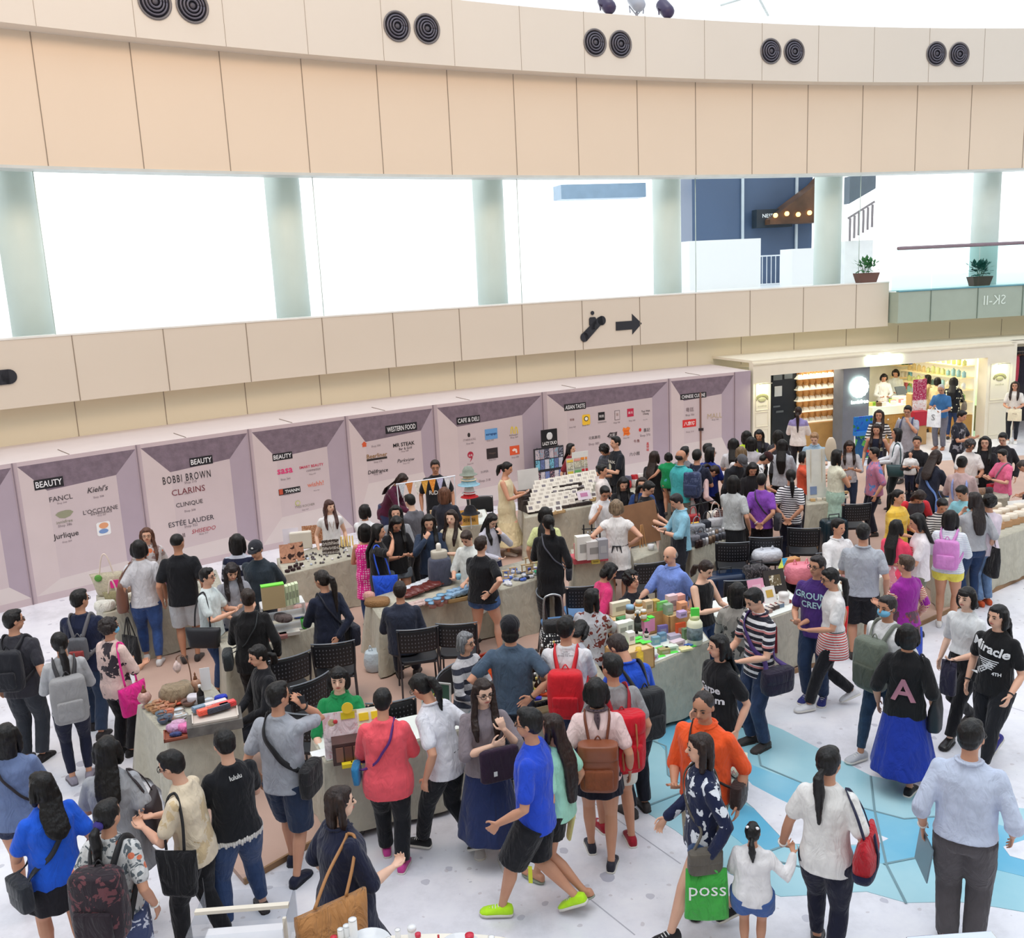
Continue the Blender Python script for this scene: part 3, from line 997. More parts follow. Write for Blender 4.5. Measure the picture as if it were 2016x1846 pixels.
def backpack(P,c,label,size=(.29,.15,.42),c2=None,pat=None,pc=(0,0,0),front=False,straps=None,style='plain',zc=.665,acc=()):
 H,bend,pr,g=P['H'],P['bend'],P['pr'],P['g']
 sgn=1 if front else-1
 b=(pr(.72)[1]*g)*H+.02
 cz=bend((0,sgn*(b+size[1]/2+.004),zc*H))
 root,_=_bagroot(P,'backpack',cz,label,'backpack')
 Rl=Matrix.Rotation(0,4,'X')
 m=fabric(c,pat,pc,.8,rough=.7,wr=.4)if style!='leather' else mat(c,.4,var=.12,bump=.15,bscale=8)
 m2=fabric(c2 or c,rough=.7)
 bg_=G();bg_.rbox((0,0,0),size,3.6,24,bulge=.06)
 body=bg_.obj('bag_body',m,root,disp=.012)
 pk=G();pk.rbox((0,sgn*size[1]*.52,-size[2]*.18),(size[0]*.74,.07,size[2]*.42),4,20)
 pk.obj('front_pocket',m2,root)
 if style in('flap','leather'):
  fp=G()
  fp.rbox((0,sgn*.012,size[2]*.36),(size[0]*1.04,size[1]*1.12,size[2]*.34),3.2,24)
  fp.obj('flap',m if style=='leather' else fabric(c),root)
  if style=='flap':
   for s_ in(-1,1):
    bt=strapmesh([(s_*.06,sgn*size[1]*.40,size[2]*.52),(s_*.062,sgn*size[1]*.62,size[2]*.40),(s_*.066,sgn*size[1]*.68,0),(s_*.066,sgn*(size[1]*.55+.05),-size[2]*.34)],.009,.003)
    bt.obj('buckle_strap',mat((176,108,66),.5),root)
 hd=G();hd.tube(spline([(-.03,-sgn*size[1]*.3,size[2]*.5),(0,-sgn*size[1]*.3,size[2]*.5+.045),(.03,-sgn*size[1]*.3,size[2]*.5)],4),.006,6)
 hd.obj('top_handle',mat(straps or c,.6),root)
 for s_ in(-1,1):
  bb=pr(.78)[1]*g*H+.030
  sh=bend((s_*.062*H,0,.832*H))+V((0,0,.012))
  pts=[cz+V((s_*size[0]*.22,-sgn*size[1]*.4,size[2]*.44)),bend((s_*.060*H,sgn*(.048*H+.012),.815*H)),sh,bend((s_*.068*H,-sgn*bb,.775*H)),bend((s_*.080*H,-sgn*(pr(.70)[1]*g*H*.9+.03),.70*H)),bend((s_*(pr(.66)[0]*g*H+.032),0,.65*H)),cz+V((s_*size[0]*.42,-sgn*size[1]*.4,-size[2]*.36))]
  st=strapmesh(spline(pts,5),.020 if style!='leather' else .010,.006)
  sub(st,cz).obj('shoulder_strap',mat(straps or c,.6),root)
 if 'bottle' in acc:
  for p_ in((-.16,0,-.08),):
   bt=G();bt.lathe([(.001,-.09),(.033,-.09),(.035,.02),(.03,.05),(.018,.06),(.018,.085),(.001,.085)],p_)
   bt.obj('water_bottle',mat((44,84,200),.25),root)
 return root
def tote(P,side,c,label,size=(.34,.12,.34),strap=None,y=0.02,zb=.40,name='tote_bag',pat=None,pc=(0,0,0),c2=None,top=.62,leather=False,cat='bag',x=None,sh=None,taper=.8,low=None):
 """open bag hanging from the shoulder"""
 H,bend,pr,g=P['H'],P['bend'],P['pr'],P['g']
 x0=x if x is not None else side*(pr(.53)[0]*g*H+size[1]/2+.045)
 zc=zb*H+size[2]/2-P['drop']
 cz=V((x0,y,zc))
 root,_=_bagroot(P,name,cz,label,cat)
 m=mat(c,.5,var=.12,bump=.25,bscale=7)if leather else fabric(c,pat,pc,.6,wr=.9)
 bg_=G()
 rings=[]
 for f,ky,kx in((0,.85,taper),(.06,1,taper+.05),(.5,1,(1+taper)/2+.03),(.85,.62,1),(1,.34,1)):
  ring=[]
  for i in range(26):
   t=2*PI*i/26
   ct,st_=math.cos(t),math.sin(t)
   ct=math.copysign(abs(ct)**.5,ct);st_=math.copysign(abs(st_)**.6,st_)
   ring.append(V((size[1]/2*ky*st_,size[0]/2*kx*ct,-size[2]/2+size[2]*f-(.10*size[2]*f*math.sin(t)**2*(f>.8))-.02*(f>.8)*math.cos(t)**2)))
  rings.append(ring)
 bg_.loft(rings)
 bg_.obj('bag_body',m,root,disp=.02)
 if low:
  lb=G();lb.loft([[p*1.03 for p in rings[0]],[p*1.03 for p in rings[1]],[V((p.x*1.03,p.y*1.03,-size[2]*.28))for p in rings[2]]])
  lb.obj('bag_base',fabric(low),root)
  ct=strapmesh([(side*size[1]*.53,0,-size[2]*.3),(side*size[1]*.54,0,0),(side*size[1]*.34,0,size[2]*.45)],.02)
  ct.obj('centre_band',fabric(low),root)
 shp=bend((side*.072*H,0,.826*H))+V((0,0,.014))if sh is None else V(sh)
 for s_ in(-1,1):
  e=cz+V((0,s_*size[0]*.22,size[2]*.45))
  pts=[e,e.lerp(shp,.5)+V((side*.022,s_*.035,0)),shp+V((side*.030,s_*.038,-.03)),shp]
  st=strapmesh(spline(pts,5),.010,.004)
  sub(st,cz).obj('strap',mat(strap or c,.5),root)
 return root
def crossbody(P,side,c,label,size=(.24,.09,.20),strap=None,y=-.02,zb=.46,w=.010,name='crossbody_bag',pat=None,front=False):
 """bag at one hip, its strap running over the opposite shoulder"""
 H,bend,pr,g=P['H'],P['bend'],P['pr'],P['g']
 ex=(P['lo']-1)*.07
 x0=side*(pr(.53)[0]*g*H+size[1]/2+.030+ex)
 cz=V((x0,y,zb*H+size[2]/2-P['drop']))
 root,_=_bagroot(P,name,cz,label,'bag')
 bg_=G();bg_.rbox((0,0,0),(size[1],size[0],size[2]),4,22,bulge=.05)
 bg_.obj('bag_body',fabric(c,pat,rough=.6),root,disp=.008)
 fl=G();fl.rbox((side*.006,0,size[2]*.22),(size[1]*1.05,size[0]*1.03,size[2]*.5),4,22)
 fl.obj('flap',fabric(c,rough=.55),root)
 s2=-side
 for fb in(1,-1):
  mg=.026+ex
  def sp(x,z):
   a,b=pr(z);a=a*g*H+mg;b=b*g*H+mg
   xx=max(-.97,min(.97,x*H/a))
   return bend((x*H,fb*b*(1-abs(xx)**2.2)**.45,z*H))
  pts=[cz+V((0,fb*size[0]*.40,size[2]*.40)),bend((side*(pr(.58)[0]*g*H+mg)*.93,fb*(pr(.58)[1]*g*H*.5+.012),.585*H)),sp(side*.045,.64),sp(side*.005,.70),sp(s2*.035,.76),bend((s2*.050*H,fb*(.048*H+.014),.812*H)),bend((s2*.058*H,0,.838*H))+V((0,0,.012))]
  st=strapmesh(spline(pts,5),w,.004)
  sub(st,cz).obj('strap',mat(strap or c,.6),root)
 return root
def handbag(P,side,c,label,size=(.30,.08,.30),handle=.16,name='shopping_bag',text=None,tc=(240,240,240),pat=None,pc=(0,0,0),yaw=0.0,stiff=True,ts=.08,hc=None,extra=None,at_=None,cat='bag',taper=.96):
 """bag hanging from a hand"""
 hp=P['hands'][side]if at_ is None else V(at_)
 cz=hp+V((0,0,-handle-size[2]/2))
 M_=P['M']@Matrix.Translation(cz)@Matrix.Rotation(yaw,4,'Z')
 root=empty(name,label=label,cat=cat,M4=M_)
 m=fabric(c,pat,pc,.8,rough=.6,wr=.8 if not stiff else .25)
 g=G()
 rings=[]
 for f,ky,kx in((0,.9,1),(.04,1,1),(.5,1,(1+taper)/2),(1,.7 if stiff else .25,taper)):
  rings.append(g.ering(V((0,0,-size[2]/2+size[2]*f)),V((1,0,0)),V((0,1,0)),size[0]/2*kx,size[1]/2*ky,20,6 if stiff else 3.5))
 g.loft(rings)
 g.obj('bag_body',m,root,disp=0 if stiff else .02)
 for s_ in(-1,1):
  h_=G();h_.tube(spline([(-size[0]*.22,s_*size[1]*.3,size[2]*.48),(-size[0]*.10,s_*.012,size[2]/2+handle*.7),(0,s_*.008,size[2]/2+handle),(size[0]*.10,s_*.012,size[2]/2+handle*.7),(size[0]*.22,s_*size[1]*.3,size[2]*.48)],4),.004 if stiff else .008,6)
  h_.obj('handle',mat(hc or c,.6),root)
 if text:
  for s_ in(-1,1):
   vs,fs,W_,_h=textmesh(text,ts)
   g=G();g.add([V((-v.x*s_,s_*(size[1]/2+.006),v.y+(.03 if not extra else .0)))for v in vs],fs)
   g.obj('print',mat(tc,.6),root,smooth=False)
 if extra:
  for s_ in(-1,1):
   g=G();g.box((0,s_*(size[1]/2+.003),-size[2]*.1),(size[0]*.8,.002,size[2]*.22))
   g.obj('printed_band',fabric(extra,'floral',(210,205,190),.25),root)
 return root
def phone(P,side,label,c=(28,30,34),fwd=None):
 hp=P['M']@P['hands'][side]
 g=G();g.box((0,0,0),(.07,.145,.008))
 o=g.obj('phone',mat(c,.2,var=0),smooth=False,bevel=.003)
 o.location=hp
 o.rotation_euler=(math.radians(35),0,P['rz'])
 if fwd=='ear':o.rotation_euler=(math.radians(80),math.radians(85),P['rz'])
 return prop(o,label,'phone')
# ------------------------------------------------------------ the hall
CREAM=(232,214,190)
RF=44.70
RH=43.32
Z_SILL,Z_FB,Z_WT,Z_SO=4.18,3.036,6.99,9.09
A0,DA=-.6861,.03546
def plaster(name,c,seam=(120,104,84),warm=None):
 m=bpy.data.materials.new(name)
 t,b=nodes(m)
 g=t.nodes.new('ShaderNodeTexCoord')
 n=t.nodes.new('ShaderNodeTexNoise')
 n.inputs['Scale'].default_value=.5
 n.inputs['Detail'].default_value=4
 t.links.new(g.outputs['Object'],n.inputs['Vector'])
 A=lin(c)
 o=ramp(t,n.outputs[0],[(.3,tuple(v*.97 for v in A[:3])+(1,)),(.7,A)])
 t.links.new(o,b.inputs['Base Color'])
 b.inputs['Roughness'].default_value=.55
 b.inputs['Specular IOR Level'].default_value=.3
 return m
M_WALL=plaster('wall_panels',(226,214,198))
M_UP=plaster('upper_wall_panels',(236,218,196))
M_RING=plaster('ring_panels',(226,218,206))
M_REC=plaster('recess_panels',(232,222,196))
M_SEAM=mat((150,136,120),.8,var=0)
M_DARK=mat((40,42,50),.5)
def terrazzo(name,base=(230,230,238),chip=(150,152,172),gloss=.22):
 m=bpy.data.materials.new(name)
 t,b=nodes(m)
 g=t.nodes.new('ShaderNodeTexCoord')
 O=g.outputs['Object']
 n=t.nodes.new('ShaderNodeTexNoise')
 n.inputs['Scale'].default_value=1.3
 n.inputs['Detail'].default_value=8
 n.inputs['Roughness'].default_value=.7
 t.links.new(O,n.inputs['Vector'])
 A=lin(base)
 c0=ramp(t,n.outputs[0],[(.32,tuple(v*.80 for v in A[:3])+(1,)),(.50,A),(.72,tuple(min(.92,v*1.12)for v in A[:3])+(1,))])
 wob=t.nodes.new('ShaderNodeTexNoise')
 wob.inputs['Scale'].default_value=9
 t.links.new(O,wob.inputs['Vector'])
 for sc,th,amt,cc in((3.2,.16,.30,chip),(6.5,.17,.35,(176,176,190)),(11,.15,.5,(196,190,196))):
  mp=t.nodes.new('ShaderNodeMix')
  mp.data_type='VECTOR'
  mp.inputs[0].default_value=.06
  t.links.new(O,mp.inputs[4])
  t.links.new(wob.outputs['Color'],mp.inputs[5])
  v=t.nodes.new('ShaderNodeTexVoronoi')
  v.inputs['Scale'].default_value=sc
  t.links.new(mp.outputs[1],v.inputs['Vector'])
  sp=t.nodes.new('ShaderNodeSeparateColor')
  t.links.new(v.outputs['Color'],sp.inputs[0])
  size=mathn(t,'MULTIPLY',sp.outputs[0],th*1.6)
  inside=mathn(t,'LESS_THAN',v.outputs['Distance'],size)
  pick=mathn(t,'LESS_THAN',sp.outputs[1],amt)
  f=mathn(t,'MULTIPLY',mathn(t,'MULTIPLY',inside,pick),.62)
  c0=mixc(t,f,c0,lin(cc))
 t.links.new(c0,b.inputs['Base Color'])
 b.inputs['Roughness'].default_value=gloss
 b.inputs['Specular IOR Level'].default_value=.5
 return m
M_FLOOR=terrazzo('white_terrazzo')
g=G()
N=24
vs,fs=[],[]
g.add([(-26,-9,0),(46,-9,0),(46,48,0),(-26,48,0)],[(0,1,2,3)])
prop(g.obj('floor',M_FLOOR,smooth=False),kind='structure')
def inlaymat(name,a,b_):
 m=bpy.data.materials.new(name)
 t,b=nodes(m)
 g_=t.nodes.new('ShaderNodeTexCoord')
 n=t.nodes.new('ShaderNodeTexNoise')
 n.inputs['Scale'].default_value=.8
 n.inputs['Detail'].default_value=6
 t.links.new(g_.outputs['Object'],n.inputs['Vector'])
 t.links.new(ramp(t,n.outputs[0],[(.35,lin(a)),(.65,lin(b_))]),b.inputs['Base Color'])
 b.inputs['Roughness'].default_value=.25
 return m
def flatpoly(g,pts,z0,z1):
 """slab from picture outline of the floor inlay, world metres"""
 top=[V((p.x,p.y,z1))for p in pts]
 bot=[V((p.x,p.y,z0))for p in pts]
 n=len(pts)
 g.add(top+bot,[tuple(range(n))]+[(i,n+i,n+(i+1)%n,(i+1)%n)for i in range(n)])
outer=[(1284,1434),(1357,1406),(1420,1398),(1496,1418),(1540,1436),(1613,1474),(1666,1502),(1714,1527),(1795,1545),(1848,1557),(1925,1572),(1999,1590),(2090,1600),(2110,1800),(2016,1795),(1940,1782),(1887,1775),(1784,1777),(1706,1755),(1660,1757),(1610,1761),(1537,1765),(1510,1753),(1435,1719),(1380,1672),(1330,1635),(1263,1593),(1235,1560),(1250,1500)]
hole1=[(1446,1560),(1459,1522),(1481,1546),(1530,1572),(1574,1593),(1640,1615),(1708,1635),(1749,1652),(1725,1664),(1640,1664),(1550,1662),(1516,1626),(1484,1592)]
hole2=[(1975,1668),(2016,1655),(2090,1660),(2090,1700),(2016,1694),(1988,1686)]
band1=[(1472,1503),(1510,1518),(1600,1549),(1700,1590),(1780,1611),(1850,1606),(1930,1612),(2016,1640),(2090,1650),(2090,1730),(2016,1726),(1960,1712),(1890,1690),(1800,1688),(1745,1702),(1690,1690),(1650,1668),(1725,1664),(1749,1652),(1708,1635),(1640,1615),(1574,1593),(1530,1572),(1481,1546),(1466,1530)]
band2=[(1300,1441),(1357,1411),(1410,1405),(1430,1450),(1430,1540),(1370,1570),(1330,1535),(1315,1525),(1312,1480),(1295,1462)]
band3=[(1446,1576),(1484,1592),(1516,1626),(1548,1661),(1505,1682),(1470,1668),(1435,1640),(1430,1600)]
W_=lambda L:[at(x,y,0)for x,y in L]
g=G();flatpoly(g,W_(outer),-.01,.004)
inl=prop(g.obj('floor_inlay',inlaymat('pale_blue_inlay',(142,196,212),(176,215,224)),smooth=False),kind='structure')
mb=inlaymat('deep_blue_inlay',(100,178,212),(146,202,222))
for L in(band1,band2,band3):
 g=G();flatpoly(g,W_(L),.0,.006)
 prop(g.obj('floor_inlay',mb,smooth=False),kind='structure')
for L in(hole1,hole2):
 g=G();flatpoly(g,W_(L),.0,.009)
 prop(g.obj('floor_inlay',M_FLOOR,smooth=False),kind='structure')
g=G()
for L in([(1287,1458),(1311,1468),(1315,1524),(1335,1540)],[(1496,1420),(1486,1450),(1498,1506),(1600,1549),(1700,1590),(1780,1611),(1850,1606),(1925,1600)],[(1714,1527),(1722,1595),(1745,1700),(1784,1777)],[(1740,1700),(1800,1688),(1890,1690)],[(1490,1680),(1510,1690),(1620,1715),(1700,1740)],[(1263,1590),(1340,1560)],[(1500,1680),(1548,1662)]):
 P=[at(x,y,.009)for x,y in L]
 g.tube(P,.010,4,flat=.3)
prop(g.obj('floor_joint',mat((118,150,160),.7),smooth=False),kind='structure')
for i,(a,b_)in enumerate((((1140,1560),(1340,1700)),((1000,1640),(1250,1840)),((1700,1300),(2016,1400)))):
 g=G();g.tube([at(*a,.0005),at(*b_,.0005)],.006,4,flat=.12)
 prop(g.obj('floor_joint',mat((176,176,186),.7),smooth=False),kind='structure')
M_CARP=mat((190,160,146),.9,var=.08,vscale=1.2,bump=.1,bscale=80)
M_WOOD=mat((150,116,82),.6,var=.15,vscale=5)
PZ=.05
RP=36.55
def arcslab(g,R1,R2,a1,a2,z0,z1,n=40):
 vs=[]
 for i in range(n+1):
  a=a1+(a2-a1)*i/n
  vs+=[arc(a,R1,z0),arc(a,R1,z1),arc(a,R2,z1),arc(a,R2,z0)]
 fs=[]
 for i in range(n):
  o,p=4*i,4*i+4
  for j in range(4):
   k=(j+1)%4
   fs.append((o+j,o+k,p+k,p+j))
 fs+=[(0,3,2,1),(4*n,4*n+1,4*n+2,4*n+3)]
 g.add(vs,fs)
def RA(p):
 return math.hypot(p.x-WC.x,p.y-WC.y),math.atan2(p.x-WC.x,p.y-WC.y)
pl=[RA(at(x,y,0))for x,y in((480,1740),(620,1660),(900,1560),(1290,1412),(1390,1383),(1600,1312),(1800,1236),(2016,1137))]
pb=[RA(at(x,y,0))for x,y in((245,1462),(285,1245),(560,1130),(900,1030),(1100,995),(1450,945),(1640,925),(2016,900))]
poly=[arc(a,r_)for r_,a in pl]+[arc(a,r_)for r_,a in pb][::-1]
poly.insert(8,at(2140,1090,0))
poly.insert(9,at(2140,890,0))
g=G()
flatpoly(g,poly,0,PZ)
prop(g.obj('floor_platform',M_CARP,smooth=False),kind='structure')
for p,q in zip(poly[:8],poly[1:9]):
 g=G()
 d=(q-p).normalized()
 nrm=V((d.y,-d.x,0))
 if nrm.dot(V((0,-1,0)))<0:nrm=-nrm
 g.add([p,q,q+nrm*.022,p+nrm*.022,p+V((0,0,PZ+.004)),q+V((0,0,PZ+.004)),q+nrm*.022+V((0,0,PZ+.004)),p+nrm*.022+V((0,0,PZ+.004))],[(0,1,2,3),(4,5,6,7),(0,1,5,4),(1,2,6,5),(2,3,7,6),(3,0,4,7)])
 prop(g.obj('trim_1',M_WOOD,smooth=False),kind='structure')
def band(name,R1,R2,z0,z1,a1,a2,m,n=70,kind='structure'):
 g=G()
 arcslab(g,R1,R2,a1,a2,z0,z1,n)
 return prop(g.obj(name,m,smooth=False),kind=kind)
AL,AR=-.80,.02
bands=[band('wall_parapet',RF,RF+.45,Z_FB,Z_SILL,AL,-.2385,M_WALL),band('wall_recess',RF+.40,RF+.7,2.2,Z_FB+.05,AL,AR,M_REC),band('wall_lintel',RF+.30,RF+.7,Z_FB-.02,3.9,-.2385,AR,M_REC),band('wall_upper',RF-.10,RF+.35,Z_WT,Z_SO+.1,AL,AR,M_UP),band('wall_ring',RF-.50,RF+.35,Z_SO,10.36,AL,AR,M_RING)]
g1,g2,g3,g4=G(),G(),G(),G()
for k in range(-3,13):
 a=A0+k*DA
 if a<-.24:g1.box((0,0,0),(.014,.012,Z_SILL-Z_FB),Matrix.Translation(arc(a,RF-.002,(Z_SILL+Z_FB)/2))@Matrix.Rotation(-a,4,'Z'))
for k in range(-3,20):
 a=A0+k*DA
 g4.box((0,0,0),(.012,.012,.75),Matrix.Translation(arc(a,RF+.398,2.66))@Matrix.Rotation(-a,4,'Z'))
 a-=.0005
 g2.box((0,0,0),(.014,.012,Z_SO-Z_WT),Matrix.Translation(arc(a,RF-.102,(Z_SO+Z_WT)/2))@Matrix.Rotation(-a,4,'Z'))
 g3.box((0,0,0),(.005,.008,1.28),Matrix.Translation(arc(a,RF-.502,9.73))@Matrix.Rotation(-a,4,'Z'))
for o,g in((bands[0],g1),(bands[3],g2),(bands[4],g3),(bands[1],g4)):
 g.obj('panel_joint',M_SEAM,o,smooth=False)
rg=glassmat((.50,.51,.52),.02)
g=G();g.add([(-30,-12,16),(50,-12,16),(50,60,16),(-30,60,16)],[(0,1,2,3)])
prop(g.obj('ceiling',rg,smooth=False),kind='structure')  # grey-tinted roof pane, added to dim the sky light inside the hall
M_BACK=mat((196,184,166),.7)
for nm_,c_,d_ in(('wall_lightblock_back',(10,-9,8),(80,.3,16)),('wall_lightblock_left',(-25.5,18,8),(.3,60,16)),('wall_lightblock_right',(40,18,8),(.3,60,16))):
 g=G();g.box(c_,d_);prop(g.obj(nm_,M_BACK,smooth=False),kind='structure')  # unseen walls, added to block sky light from behind and the sides
band('trim_2',RF-.01,RF+.5,Z_SILL,Z_SILL+.03,AL,-.2385,mat((240,238,232),.4))
band('trim_3',RF-.13,RF+.35,Z_WT-.05,Z_WT,AL,AR,mat((210,214,210),.4))
M_DECK=mat((236,240,242),.35,var=.02)
band('floor_upper',RF+.45,RF+30,3.75,3.95,AL,AR,M_DECK)
band('ceiling_upper',RF+.35,RF+.95,7.15,7.3,AL,AR,mat((225,232,232),.5))
gm=glassmat((.985,.995,.99),.05)
pa=[-.765,-.6905,-.5765,-.4705,-.3635,-.2560,-.150,-.05]
for i in range(len(pa)-1):
 g=G()
 arcslab(g,RF+.20,RF+.215,pa[i]+.0004,pa[i+1]-.0004,(Z_SILL+.03),Z_WT-.05,8)
 if pa[i]>-.26:
  g=G();arcslab(g,RF+1.4,RF+1.415,pa[i]+.0004,pa[i+1]-.0004,3.95,Z_WT,8)
 prop(g.obj('window_%d'%(i+1),gm,smooth=False),kind='structure')
for i,a in enumerate(pa):
 g=G();g.box((0,0,0),(.012,.02,Z_WT-Z_SILL),Matrix.Translation(arc(a,RF+.22,(Z_WT+Z_SILL)/2))@Matrix.Rotation(-a,4,'Z'))
 if a<-.2:prop(g.obj('trim_4',mat((214,232,226),.3)),kind='structure')
M_COLM=mat((232,244,238),.45,var=.02)
for a in(-.6925,-.5820,-.4755,-.3680,-.2620,-.1555):
 p=arc(a,RF+1.25)
 g=G()
 g.lathe([(.36,3.95),(.36,7.2)],(p.x,p.y,0),40)
 o=prop(g.obj('trim_column',M_COLM),kind='structure')
def outside():
 def P(x,y,R):return cylpt(x,y,R)
 R=RF+16
 g=G()
 p1,a1=P(1362,345,R);p2,a2=P(1597,540,R)
 arcslab(g,R,R+3,a1,a2,1.5,9.5,10)
 o=prop(g.obj('office_block',mat((84,104,134),.35,var=.1,vscale=.3),smooth=False),'dark blue building standing outside behind the upper windows','building')
 for x in(1462,1568):
  q,a=P(x,420,R-.1)
  g=G();g.box((0,0,0),(.10,.1,7),Matrix.Translation(V((q.x,q.y,5.8)))@Matrix.Rotation(-a,4,'Z'))
  g.obj('mullion',mat((214,226,234),.4),o,smooth=False)
 q,a=P(1520,430,R-.4)
 g=G();g.box((0,0,0),(1.6,.5,.75),Matrix.Translation(V((q.x,q.y,q.z)))@Matrix.Rotation(-a,4,'Z'))
 s_=g.obj('sign_box',mat((44,56,66),.5),o,smooth=False)
 vs,fs,_,_=textmesh('NESPRESSO\nCOFFEE',.22)
 g=G();g.add([Matrix.Translation(V((q.x,q.y,q.z)))@Matrix.Rotation(-a,4,'Z')@V((v.x,-.27,v.y))for v in vs],fs)
 g.obj('sign_lettering',mat((220,230,235),.5,emit=.6),s_,smooth=False)
 q,a=P(1570,415,R-1.2)
 Tm=Matrix.Translation(V((q.x,q.y,q.z)))@Matrix.Rotation(-a,4,'Z')
 g=G();g.add([(-1.2,0,-.5),(1.4,0,-.5),(1.4,0,1.6),(.9,0,1.1),(-1.2,.0,-.3),(-1.2,1,-.5),(1.4,1,-.5),(1.4,1,1.6),(.9,1,1.1),(-1.2,1,-.3)],[(0,1,2,3,4),(9,8,7,6,5),(0,5,6,1),(1,6,7,2),(2,7,8,3),(3,8,9,4),(4,9,5,0)],Tm)
 cn=prop(g.obj('awning',mat((92,66,48),.5,var=.4,vscale=1.5),smooth=False),'brown lamp-lit awning outside in front of the dark building','awning')
 for k in range(5):
  g=G();g.ball((-1.0+k*.5,-.08,-.15+.05*(k%2)),.10,10,7,Tm)
  g.obj('lamp_bulb',mat((255,190,110),.3,emit=3),cn)
 q,a=P(1530,500,R-3)
 Tm=Matrix.Translation(V((q.x,q.y,3.95)))@Matrix.Rotation(-a,4,'Z')
 rl=empty('railing',M4=Tm,label='white steel crowd railing outside behind the right-hand windows',cat='railing')
 g=G()
 for z in(.03,1.15):g.tube([(-1.3,0,z),(1.6,0,z)],.03,6)
 g.obj('rail',mat((235,240,244),.4),rl)
 for k in range(15):
  g=G();g.tube([(-1.2+k*.19,0,.0),(-1.2+k*.19,0,1.15)],.018,6)
  g.obj('baluster',mat((235,240,244),.4),rl)
 for i,(x0,x1,z1,lb)in enumerate(((1357,1498,5.75,'tall white hoarding box outside left of the railing'),(1560,1672,5.3,'low white kiosk outside right of the railing'))):
  g=G();_,a1=P(x0,450,R-5);_,a2=P(x1,450,R-5)
  arcslab(g,R-5,R-4,a1,a2,3.95,z1,4)
  prop(g.obj('white_kiosk',mat((252,252,252),.8,var=0,emit=.0),smooth=False),lb,'kiosk')
 q,a=P(1697,420,RF+9)
 Tm=Matrix.Translation(V((q.x,q.y,q.z)))@Matrix.Rotation(-a,4,'Z')
 st=empty('stair_railing',M4=Tm,label='grey barred stair railing outside rising to the right',cat='railing')
 for k in range(6):
  g=G();g.box((-.45+k*.17,0,-.55+k*.09),(.07,.05,.80));g.obj('bar',mat((150,142,146),.6),st,smooth=False)
 g=G();g.box((0,.3,(3.95-q.z-.95)/2),(1.1,.3,q.z-3.95-.95+.02));g.obj('stair_wall',mat((250,250,250),.8),st,smooth=False)
 g=G();g.box((0,0,0),(1.15,.06,.07),Matrix.Translation(V((-.03,0,.12)))@Matrix.Rotation(-.5,4,'Y'));g.obj('handrail',mat((150,142,146),.6),st,smooth=False)
 g=G();g.add([(-.5,0,.35),(.5,0,.85),(.5,0,1.3),(-.5,0,1.3),(-.5,.4,.35),(.5,.4,.85),(.5,.4,1.3),(-.5,.4,1.3)],[(0,1,2,3),(7,6,5,4),(0,4,5,1),(1,5,6,2),(2,6,7,3),(3,7,4,0)]);g.obj('dark_window',mat((104,116,128),.3),st,smooth=False)
 g=G();_,a1=P(1105,380,R+2);_,a2=P(1272,380,R+2)
 p,_=P(1190,378,R+2)
 arcslab(g,R+2,R+3,a1,a2,p.z-.25,p.z+.35,6)
 prop(g.obj('far_roof',mat((150,176,200),.4),smooth=False),'pale blue roof edge far outside behind the middle window','roof')
outside()
LBG=['leftmost','second','third','fourth','fifth from left']
for i,(x,y)in enumerate(((304,4),(378,12),(781,52),(840,57),(1171,84),(1221,87),(1517,101),(1563,102),(1843,106),(1888,107))):
 p,a=cylpt(x,y,RF-.5)
 Tm=Matrix.Translation(p)@Matrix.Rotation(-a,4,'Z')@Matrix.Rotation(PI/2,4,'X')
 r0=.275
 rt=empty('air_nozzle',M4=Tm,label='round black %s air nozzle of the %s pair on the upper ring'%(('left','right')[i%2],('leftmost','second from left','middle','second from right','rightmost')[i//2]),cat='air nozzle',group='round air nozzles in the upper ring')
 g=G();g.lathe([(r0*1.0,-.02),(r0*1.06,.02),(r0*.98,.035),(r0*.9,.01),(r0*.88,-.08)],(0,0,0),32);g.obj('rim',mat((120,116,118),.4,metal=.3),rt)
 g=G();g.lathe([(r0*.92,-.03),(r0*.92,.004)],(0,0,0),32);g.obj('dark_back',mat((34,34,46),.6),rt)
 for k,rr in enumerate((.74,.54,.34)):
  g=G();g.tube([(r0*rr*math.cos(t),r0*rr*math.sin(t),.02+k*.015)for t in[2*PI*q/28 for q in range(29)]],.020,7,ends=False)
  g.obj('louvre_ring',mat((98,96,108),.35,metal=.4),rt)
 g=G();g.ball((0,0,.03),(.055,.055,.03),14,8);g.obj('centre_cap',mat((80,78,88),.4),rt)
for i,(x,y,lb)in enumerate(((1195,8,'dark round spotlight on the ring edge, leftmost of three'),(1253,2,'pale small spotlight on the ring edge between two dark ones'),(1310,14,'dark round spotlight on the ring edge, rightmost of three'))):
 p,a=cylpt(x,y,RF-.3)
 rt=empty('spotlight',(p.x,p.y,10.36),-a,lb,'spotlight')
 zz=p.z-10.36
 cc=(60,50,84)if i!=1 else(170,176,190)
 g=G();g.tube([(0,0,0),(0,0,.12)],.03,8);g.obj('stem',mat(cc,.5),rt)
 g=G();g.tube([(0,-.1,.16+(.1 if i==1 else 0)),(0,.12,.34+(.1 if i==1 else 0))],.15,14);g.obj('lamp_head',mat(cc,.4),rt)
 g=G();g.tube([(-.17,0,.12),(-.19,0,.25),(.0,0,.06),(.19,0,.25),(.17,0,.12)],.015,6);g.obj('yoke',mat(cc,.5),rt)
for L in(((1480,-30),(1512,30)),((1420,10),(1520,-20))):
 p=cylpt(L[0][0],L[0][1],RF+3)[0];q=cylpt(L[1][0],L[1][1],RF+3)[0]
 g=G();g.tube([p,q],.03,6)
 prop(g.obj('trim_5',mat((214,226,230),.5)),kind='structure')
